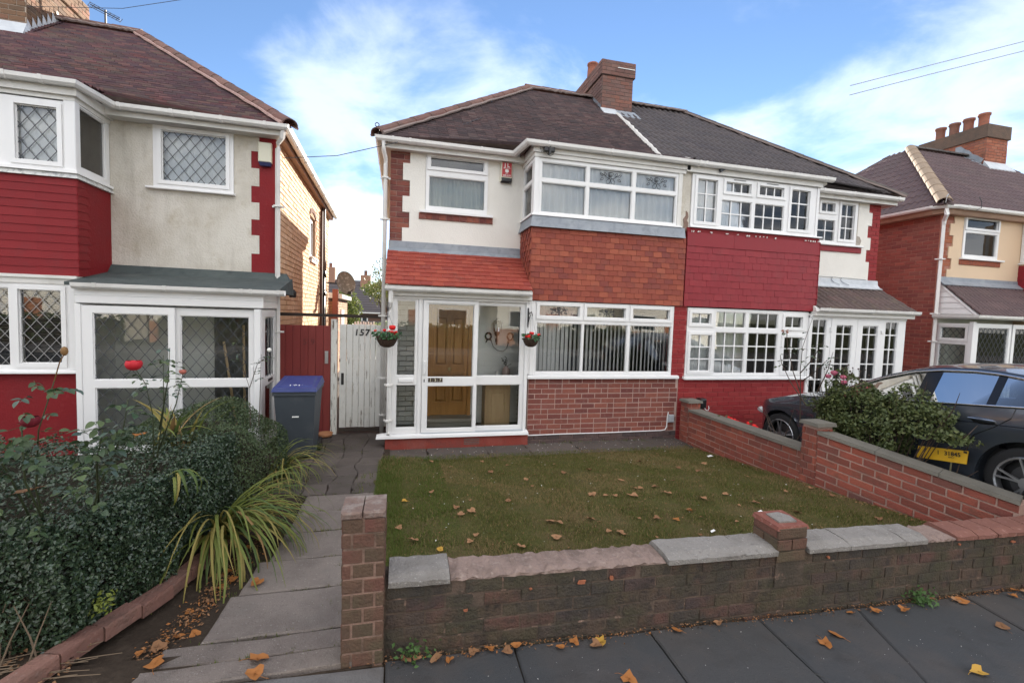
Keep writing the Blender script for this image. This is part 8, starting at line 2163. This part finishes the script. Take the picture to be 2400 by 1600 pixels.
def car_body():
    mb = MB()
    S = [-3.95 + .05 * i for i in range(97)]; NR = 18
    for sg in (-1, 1):
        idx = {}; vs = []
        for i, s in enumerate(S):
            t = belt(s)
            for j in range(NR + 1):
                h = .19 + (t - .19) * j / NR; ss = s
                for cx, ch in WH:
                    dx, dh = ss - cx, h - ch; r = math.hypot(dx, dh)
                    if AR - .045 < r < AR + .028 and r > 1e-6: ss, h = cx + dx * AR / r, ch + dh * AR / r
                idx[i, j] = len(vs); vs.append((ss, h))
        P = [side_pt(sg, a, b) for a, b in vs]; fs = []
        for i in range(len(S) - 1):
            for j in range(NR):
                q = [idx[i, j], idx[i + 1, j], idx[i + 1, j + 1], idx[i, j + 1]]
                cs = sum(vs[k][0] for k in q) / 4; chh = sum(vs[k][1] for k in q) / 4
                if any(math.hypot(cs - a, chh - b) < AR - .004 for a, b in WH): continue
                fs.append(tuple(q) if sg < 0 else tuple(reversed(q)))
        mb.add(P, fs)
        # arch lip returning inwards
        for cx, ch in WH:
            vs = []; fs = []
            for k in range(25):
                a = PI * (k / 24) * 1.12 - .06 * PI
                s_, h_ = cx + AR * math.cos(a), ch + AR * math.sin(a)
                p = side_pt(sg, s_, h_); q = rotc @ Vector((sg * (W2 - inset(s_, h_) - .22), s_, h_)); vs += [p, q]
            for k in range(24): fs.append((2 * k, 2 * k + 2, 2 * k + 3, 2 * k + 1))
            mb.add(vs, fs)
    # bonnet, boot, nose
    def loft(s0, s1, n, hf, crown):
        vs = []; fs = []; K = 12
        for i in range(n + 1):
            s = s0 + (s1 - s0) * i / n
            h = hf(s); w = W2 - inset(s, h)
            for k in range(K + 1):
                t = -1 + 2 * k / K
                vs.append(rotc @ Vector((w * t, s, h + crown(s) * (1 - abs(t) ** 2.4))))
        for i in range(n):
            for k in range(K):
                a = i * (K + 1) + k; fs.append((a, a + 1, a + K + 2, a + K + 1))
        mb.add(vs, fs)
    loft(-.80, .85, 26, belt, lambda s: .075 * min(1, max(0, (.95 - s) / .6)))
    loft(-3.95, -3.30, 10, belt, lambda s: .04)
    # front face
    vs = []; fs = []; K = 12
    for j in range(7):
        h = .2 + .42 * j / 6; w = W2 - inset(.85, h)
        for k in range(K + 1):
            t = -1 + 2 * k / K; vs.append(rotc @ Vector((w * t, .85 + .10 * (1 - t * t) + .03 * math.sin(j), h)))
    for j in range(6):
        for k in range(K):
            a = j * (K + 1) + k; fs.append((a, a + 1, a + K + 2, a + K + 1))
    mb.add(vs, fs)
    return mb
body = part('body', car_body(), PAINT, CAR, True)
def strip(sg, curve_lo, curve_hi, s0, s1, n, off, parent, name, mt, smooth=True):
    vs = []; fs = []
    for i in range(n + 1):
        s = s0 + (s1 - s0) * i / n
        a, b = curve_lo(s), max(curve_lo(s) + .001, curve_hi(s))
        for k in range(4): vs.append(side_pt(sg, s, a + (b - a) * k / 3, off))
    for i in range(n):
        for k in range(3):
            q = (i * 4 + k, i * 4 + 4 + k, i * 4 + 5 + k, i * 4 + 1 + k)
            fs.append(q if sg < 0 else tuple(reversed(q)))
    return part(name, MB().add(vs, fs), mt, parent, smooth)
wtop = lambda s: max(belt(s) + .012, roofl(s) - .045)
for sg in (-1, 1):
    # pillars and roof side in paint, glass set just proud of a dark surround
    strip(sg, lambda s: belt(s), lambda s: max(belt(s), roofl(s)), -3.5, -.75, 60, -.004, CAR, 'roof_side', PAINT) if False else None
    strip(sg, lambda s: max(belt(s), wtop(s) - .004), lambda s: max(belt(s) + .004, roofl(s)), -3.48, -.76, 60, .0, body, 'roof_rail', PAINT)
    strip(sg, lambda s: belt(s) + .012, wtop, -1.86, -.92, 24, -.004, body, 'front_door_window', CGL)
    dw = strip(sg, lambda s: belt(s) + .012, wtop, -2.52, -2.00, 20, -.004, body, 'rear_door_window', CGL)
    strip(sg, lambda s: belt(s) + .012, lambda s: min(wtop(s), belt(s) + .012 + max(0, (s + 3.02)) * 1.0), -3.0, -2.58, 16, -.004, body, 'quarter_window', CGL)
    # B pillar leans back with height
    vs = []
    for s0, s1 in ((-2.01, -1.85), (-2.585, -2.515)):
        vs += [side_pt(sg, s0, belt(s0) + .01, .001), side_pt(sg, s1, belt(s1) + .01, .001), side_pt(sg, s1, wtop(s1) + .004, .001), side_pt(sg, s0, wtop(s0) + .004, .001)]
    part('window_pillar', MB().add(vs, [(0, 1, 2, 3), (4, 5, 6, 7)]), TRIM, body)
    part('rear_pillar', MB().add([side_pt(sg, -3.45, belt(-3.45), .0), side_pt(sg, -3.0, belt(-3.0) + .012, .0), side_pt(sg, -2.72, wtop(-2.72) + .004, .0), side_pt(sg, -3.0, max(belt(-3.0), roofl(-3.0)), .0)], [(0, 1, 2, 3)]), PAINT, body)
    part('window_trim', MB().tube([side_pt(sg, s, wtop(s) + .012, .008) for s in [-.95 - .05 * i for i in range(41)]], .014, 6).tube([side_pt(sg, s, belt(s) + .006, .010) for s in [-.9 - .05 * i for i in range(44)]], .012, 6), CHR, body, True)
    part('door_handle', MB().sphere(side_pt(sg, -2.52, .895, .012), 1, 14, 8, sq=(.022, .115, .024)), PAINT, body, True)
    part('handle_recess', MB().sphere(side_pt(sg, -2.53, .872, -.004), 1, 14, 8, sq=(.008, .11, .040)), TRIM, body, True)
    part('handle_bar', MB().tube([side_pt(sg, -2.41, .905, .030), side_pt(sg, -2.62, .892, .030)], .005, 5), CHR, body)
    part('door_gap', MB().tube([side_pt(sg, -2.75, 1.02, .001), side_pt(sg, -2.73, .93, .001), side_pt(sg, -2.62, .84, .001), side_pt(sg, -2.45, .74, .001), side_pt(sg, -2.36, .62, .001)], .0045, 5).tube([side_pt(sg, -1.93, 1.0, .001), side_pt(sg, -1.92, .6, .001), side_pt(sg, -1.88, .25, .001)], .0045, 5).tube([side_pt(sg, -.82, .97, .001), side_pt(sg, -.72, .7, .001), side_pt(sg, -.74, .3, .001)], .0045, 5), TRIM, body)
    part('crease_line', MB().tube([side_pt(sg, s, .865 + .012 * (s + 2), -.001) for s in [-.6 - .1 * i for i in range(32)]], .005, 5), TRIM, body)
    part('headlight', MB().sphere(side_pt(sg, .46, .66, -.07), 1, 14, 8, sq=(.075, .17, .06)), mat('headlight_lens', (.55, .58, .60), .1, .6) if sg < 0 else bpy.data.materials['headlight_lens'], body, True)
    part('wing_mirror', MB().sphere(rotc @ Vector((sg * 1.02, -1.02, 1.04)), 1, 12, 8, sq=(.11, .09, .08)), PAINT, body, True)
def top_loft(s0, s1, n, name, mt, lift=.0):
    vs = []; fs = []; K = 12
    for i in range(n + 1):
        s = s0 + (s1 - s0) * i / n; h = roofl(s); w = W2 - inset(s, h)
        for k in range(K + 1):
            t = -1 + 2 * k / K; vs.append(rotc @ Vector((w * t, s, h + (.055 if True else 0) * (1 - abs(t) ** 2.6) + lift)))
    for i in range(n):
        for k in range(K):
            a = i * (K + 1) + k; fs.append((a, a + 1, a + K + 2, a + K + 1))
    return part(name, MB().add(vs, fs), mt, body, True)
top_loft(-1.60, -.78, 12, 'windscreen', CGL); top_loft(-2.85, -1.60, 18, 'roof_panel', PAINT); top_loft(-3.46, -2.85, 10, 'rear_window', CGL)
ins = MB()
for sx in (-.38, .38):
    for s in (-1.75, -2.55):
        ins.sphere(rotc @ Vector((sx, s, .82)), 1, 10, 8, sq=(.24, .12, .34)).sphere(rotc @ Vector((sx, s - .04, 1.18)), 1, 10, 6, sq=(.13, .06, .10))
part('seat', ins, mat('dark_seat_cloth', (.02, .021, .025), .9, .2), CAR, True)
fl_ = MB(); fl_.hexa([rotc @ Vector(p) for p in ((-.78, -3.3, .2), (.78, -3.3, .2), (.78, -.7, .2), (-.78, -.7, .2))], [rotc @ Vector(p) for p in ((-.78, -3.3, .60), (.78, -3.3, .60), (.78, -.7, .66), (-.78, -.7, .66))])
part('cabin_floor', fl_, M['black'], CAR)
for cx, ch in WH:
    for sg in (-1, 1):
        wt = MB(); cxw = sg * (W2 - .12)
        n = 36; prof = [(.225, -.10), (.30, -.115), (.33, -.09), (.337, 0), (.33, .09), (.30, .115), (.225, .10)]
        vs = []; fs = []
        for r, o in prof: vs += [rotc @ Vector((cxw + o * .95 * 1, cx + r * math.cos(2 * PI * k / n), ch + r * math.sin(2 * PI * k / n))) for k in range(n)]
        for i in range(len(prof) - 1):
            for k in range(n): fs.append((i * n + k, i * n + (k + 1) % n, (i + 1) * n + (k + 1) % n, (i + 1) * n + k))
        wh = part('wheel', wt.add(vs, fs), RUB, CAR, True)
        rim = MB()
        out = cxw + sg * .098
        ring = [(.250, out), (.243, out + sg * .006), (.228, out), (.222, out - sg * .06)]
        vs = []; fs = []
        for r, x in ring: vs += [rotc @ Vector((x, cx + r * math.cos(2 * PI * k / n), ch + r * math.sin(2 * PI * k / n))) for k in range(n)]
        for i in range(3):
            for k in range(n): fs.append((i * n + k, i * n + (k + 1) % n, (i + 1) * n + (k + 1) % n, (i + 1) * n + k))
        rim.add(vs, fs)
        for k in range(5):
            for e in (-.16, .16):
                a0 = 2 * PI * k / 5 + .3; a1 = a0 + e
                p0 = Vector((out - sg * .012, cx + .045 * math.cos(a0), ch + .045 * math.sin(a0))); p1 = Vector((out - sg * .004, cx + .235 * math.cos(a1), ch + .235 * math.sin(a1)))
                rim.tube([rotc @ p0, rotc @ ((p0 + p1) / 2), rotc @ p1], [.017, .012, .013], 5)
        rim.tube([rotc @ Vector((out - sg * .05, cx, ch)), rotc @ Vector((out + sg * .002, cx, ch))], .062, 14)
        part('rim', rim, ALLOY, wh)
        bd = MB().tube([rotc @ Vector((out - sg * .10, cx, ch)), rotc @ Vector((out - sg * .085, cx, ch))], .17, 24)
        part('brake_disc', bd, mat('brake_steel', (.10, .10, .105), .4, .5, metal=.8) if 'brake_steel' not in bpy.data.materials else bpy.data.materials['brake_steel'], wh)
        part('wheel_well', MB().tube([rotc @ Vector((cxw - sg * .13, cx, ch + .02)), rotc @ Vector((cxw - sg * .12, cx, ch + .02))], .40, 24), M['black'], wh)

# ------------------------------------------------------------------ beyond the gap: back gardens and far houses
structure('back_garden_lawn', MB().add([(-6, 14.2, -.04), (4.5, 14.2, -.04), (4.5, 38, -.3), (-6, 38, -.3)], [(0, 1, 2, 3)]), mat('back_lawn', (.07, .085, .03), .95, .1))
def far_house(x0, x1, y0, ridge_z, eave_z, label, win, chims, sky=None, base=-3.0):
    t = thing('terraced_house', label, 'house', ((x0 + x1) / 2, y0 + 4, base))
    w = part('wall', MB().box(x0, x1, y0, y0 + 8, base, eave_z), mat('far_brown_brick', (.16, .095, .075), .9, .1, blotch=[(2, (.2, .12, .10), .5, .5, .7)]) if 'far_brown_brick' not in bpy.data.materials else bpy.data.materials['far_brown_brick'], t)
    rf = part('roof', MB().prism([(y0 - .4, eave_z), (y0 + 8.4, eave_z), (y0 + 4, ridge_z)], x0 - .1, x1 + .1, axis='x'), mat('far_slate', (.085, .075, .078), .8, .2, blotch=[(1.5, (.11, .09, .085), .5, .5, .7)]) if 'far_slate' not in bpy.data.materials else bpy.data.materials['far_slate'], t)
    rows = MB()
    for k in range(12):
        v = k / 12; yy = y0 - .4 + 4.4 * v; zz = eave_z + (ridge_z - eave_z) * v
        rows.hexa([(x0 - .1, yy, zz), (x1 + .1, yy, zz), (x1 + .1, yy + .1, zz + .02), (x0 - .1, yy + .1, zz + .02)], [(x0 - .1, yy, zz + .05), (x1 + .1, yy, zz + .05), (x1 + .1, yy + .3, zz + .20), (x0 - .1, yy + .3, zz + .20)])
    part('slate_course', rows, bpy.data.materials['far_slate'], rf, kind='stuff')
    part('gutter', MB().box(x0 - .1, x1 + .1, y0 - .5, y0 - .38, eave_z - .1, eave_z), M['upvc'], t)
    for (a, b, c, d) in win:
        f = part('window', plate(MB(), a, b, c, d, [(a + .1, (a + b) / 2 - .05, c + .1, d - .1), ((a + b) / 2 + .05, b - .1, c + .1, d - .1)], y0 - .06, y0 - .005), M['upvc'], t)
        part('pane', MB().box(a + .05, b - .05, y0 - .025, y0 - .01, c + .05, d - .05), mat('far_dark_glass', (.04, .05, .055), .1, .5) if 'far_dark_glass' not in bpy.data.materials else bpy.data.materials['far_dark_glass'], f)
    for (a, y, top) in chims:
        c_ = part('chimney', MB().box(a, a + .9, y, y + .7, eave_z, top), mat('far_chimney_brick', (.30, .17, .12), .9, .1) if 'far_chimney_brick' not in bpy.data.materials else bpy.data.materials['far_chimney_brick'], rf)
        part('chimney_pot', MB().tube([(a + .45, y + .35, top), (a + .45, y + .35, top + .45)], .16, 10), M['pot'], c_)
    if sky: part('roof_window', MB().hexa(sky[0], sky[1]), mat('skylight_glass', (.55, .60, .66), .15, .6), rf)
ez = 1.55
def sky_q(a, b, v0, v1, y0, ridge, eave, lift):
    P = lambda x, v: (x, y0 - .4 + 4.4 * v, eave + (ridge - eave) * v + lift)
    return [P(a, v0), P(b, v0), P(b, v1), P(a, v1)]
far_house(-4.05, 3.5, 41.5, 4.35, 1.78, 'distant dark roofed brick house with a skylight, seen over the white gate', [(-3.75, -2.75, .35, 1.45), (-1.35, -.05, .15, 1.15)], [(-3.7, 45.0, 5.2)], (sky_q(-2.45, -1.35, .55, .78, 41.5, 4.35, 1.78, .10), sky_q(-2.45, -1.35, .55, .78, 41.5, 4.35, 1.78, .22)))
far_house(-16, -4.15, 46.5, 5.0, 1.5, 'more distant dark roofed house behind the satellite dish, left of the skylight house', [(-6.6, -5.2, -.2, .8)], [(-7.5, 50, 6.2)])
# garden things seen above the gate
def shrub(name, label, c, r, n, size, mt, cat='shrub', stem=True):
    t = thing(name, label, cat, (c[0], c[1], -.2))
    d = NP.normal(0, 1, (n, 3)); d /= np.linalg.norm(d, axis=1)[:, None]
    rad = NP.uniform(.3, 1, n) ** .5 * (1 + .25 * np.sin(d[:, 0] * 6 + d[:, 2] * 7) * np.sin(d[:, 1] * 5 + 1))
    p = np.array(c) + d * rad[:, None] * np.array(r)
    link('foliage', leaf_cloud('foliage', p, d, size, mt, aspect=.6, jit=.9), t, kind='stuff')
    if stem:
        sm = MB().tube([(c[0], c[1], -.2), (c[0] + .05, c[1], c[2] * .5), (c[0], c[1], c[2] + r[2] * .4)], [r[0] * .12, r[0] * .08, .02], 8)
        for k in range(5):
            a = rnd.uniform(0, 6.28); sm.tube([(c[0], c[1], c[2] * .6), (c[0] + r[0] * .5 * math.cos(a), c[1] + r[1] * .5 * math.sin(a), c[2] + r[2] * rnd.uniform(-.2, .6))], [r[0] * .05, .01], 5)
        part('trunk', sm, BSTEM, t)
    return t
SUNLEAF = mat('bright_sunny_leaf', (.16, .20, .05), .55, .3, var='island', vary=[(.12, .16, .04), (.20, .22, .07)], trans=.35)
shrub('garden_tree', 'sunlit yellow green tree beside the satellite dish above the white gate', (-2.85, 26.0, 1.5), (.75, .7, 1.6), 4200, .13, SUNLEAF, 'tree')
shrub('garden_tree', 'tree with loose drooping leafy twigs against the bright sky beside the downpipe', (-.45, 17.0, 3.0), (.75, .8, .95), 1300, .075, mat('backlit_leaf', (.11, .12, .04), .55, .3, var='island', vary=[(.08, .09, .03), (.16, .16, .05)], trans=.4), 'tree')
shrub('garden_tree', 'low pale leafed tree over the far slate roof, right of its chimney', (-1.5, 38.0, 3.6), (1.5, 1.2, .7), 1800, .16, SUNLEAF, 'tree')
shrub('garden_shrub', 'pale green leafy shrub just visible over the right end of the white gate', (-.62, 15.5, 1.35), (.42, .4, .30), 700, .06, mat('pale_bright_leaf', (.22, .30, .12), .5, .3, trans=.3), 'shrub')
shrub('garden_shrub', 'dark low shrub behind the gate left of the white chairs', (-1.9, 18.5, 1.15), (.5, .4, .3), 700, .07, M['bushleaf'], 'shrub')
for i, x in enumerate((-1.30, -.98)):
    ct = thing('garden_chair', 'white slatted garden chair back over the gate top, ' + ('left one' if i == 0 else 'right one'), 'chair', (x, 15.5, -.04))
    for k in range(4): part('slat', MB().cbox(x - .14 + k * .085, x - .09 + k * .085, 15.5, 15.53, .5, 1.63 + (.02 if k % 2 else 0), .004), M['upvc'], ct)
    part('back_rail', MB().cbox(x - .15, x + .22, 15.53, 15.56, 1.50, 1.56, .004), M['upvc'], ct)
    part('seat', MB().cbox(x - .15, x + .22, 15.1, 15.56, .45, .5, .006), M['upvc'], ct)
single('garden_fence', MB().box(-6, 4.4, 30, 30.1, -.3, 1.30), mat('grey_fence_board', (.10, .10, .10), .9, .1), 'dull grey fence across the end of the back gardens, over the gate', 'fence')

# ------------------------------------------------------------------ other side of the street (reflected in the glass, throws light back)
WR = mat('sunlit_white_render', (.76, .74, .68), .85, .2)
OB2 = mat('opposite_brick', (.36, .17, .10), .85, .2)
def opposite(x0, i):
    t = thing('semi_detached_house', ['far left', 'second', 'middle', 'fourth', 'far right'][i] + ' white rendered house of the row across the street', 'house', (x0 + 4, -20, -.2))
    y = -17.0 
    part('wall', MB().box(x0, x0 + 8.2, y - 7, y, -.2, 5.0), WR, t)
    part('plinth', MB().box(x0 - .02, x0 + 3.2, y - 7, y + .03, -.2, 1.0), OB2, t)
    part('roof', MB().hexa([(x0 - .3, y - 7.3, 5.0), (x0 + 8.5, y - 7.3, 5.0), (x0 + 8.5, y + .3, 5.0), (x0 - .3, y + .3, 5.0)], [(x0 + 3.2, y - 3.6, 7.8), (x0 + 5.0, y - 3.6, 7.8), (x0 + 5.0, y - 3.4, 7.8), (x0 + 3.2, y - 3.4, 7.8)]), M['roof2'], t)
    for a in (x0 + .8, x0 + 5.4):
        for c in (1.1, 3.4):
            f = part('window', MB().box(a, a + 2.0, y, y + .06, c, c + 1.2), M['upvc'], t)
            part('pane', MB().box(a + .1, a + 1.9, y + .06, y + .07, c + .1, c + 1.1), bpy.data.materials['far_dark_glass'], f)
    part('front_door', MB().box(x0 + 3.5, x0 + 4.5, y, y + .06, 0, 2.1), OB2, t)
for i, x0 in enumerate((-22, -12.5, -3.0, 6.5, 16)): opposite(x0, i)
# street tree behind the camera, mirrored in the upper bay
shrub('street_tree', 'leafy street tree behind the camera at the kerb', (-2.3, -5.0, 6.0), (2.3, 2.2, 2.2), 9000, .20, mat('street_tree_leaf', (.06, .085, .03), .55, .3, var='island', vary=[(.045, .065, .025), (.08, .10, .035)], trans=.25), 'tree')
for i, (a, b) in enumerate(((-20, -12), (-10.5, -3.4), (-1.8, 5.0), (8, 14.5))):  # unseen hedges put in to darken the low reflections in the windows
    hg = thing('hedge', ['far left', 'second', 'third', 'far right'][i] + ' unseen hedge added across the street to darken the window reflections', 'hedge', ((a + b) / 2, -13, -.1))
    n = 2600; P = np.stack([NP.uniform(a, b, n), NP.uniform(-13.4, -12.6, n), NP.uniform(0, 1.25, n) + .12 * np.sin(NP.uniform(a, b, n))], 1)
    link('foliage', leaf_cloud('foliage', P, np.tile([0, 1, .5], (n, 1)), .22, bpy.data.materials['street_tree_leaf'], jit=.8), hg, kind='stuff')
    part('shade_core', MB().box(a + .1, b - .1, -13.3, -12.7, -.1, 1.1), M['twig_shade'], hg)
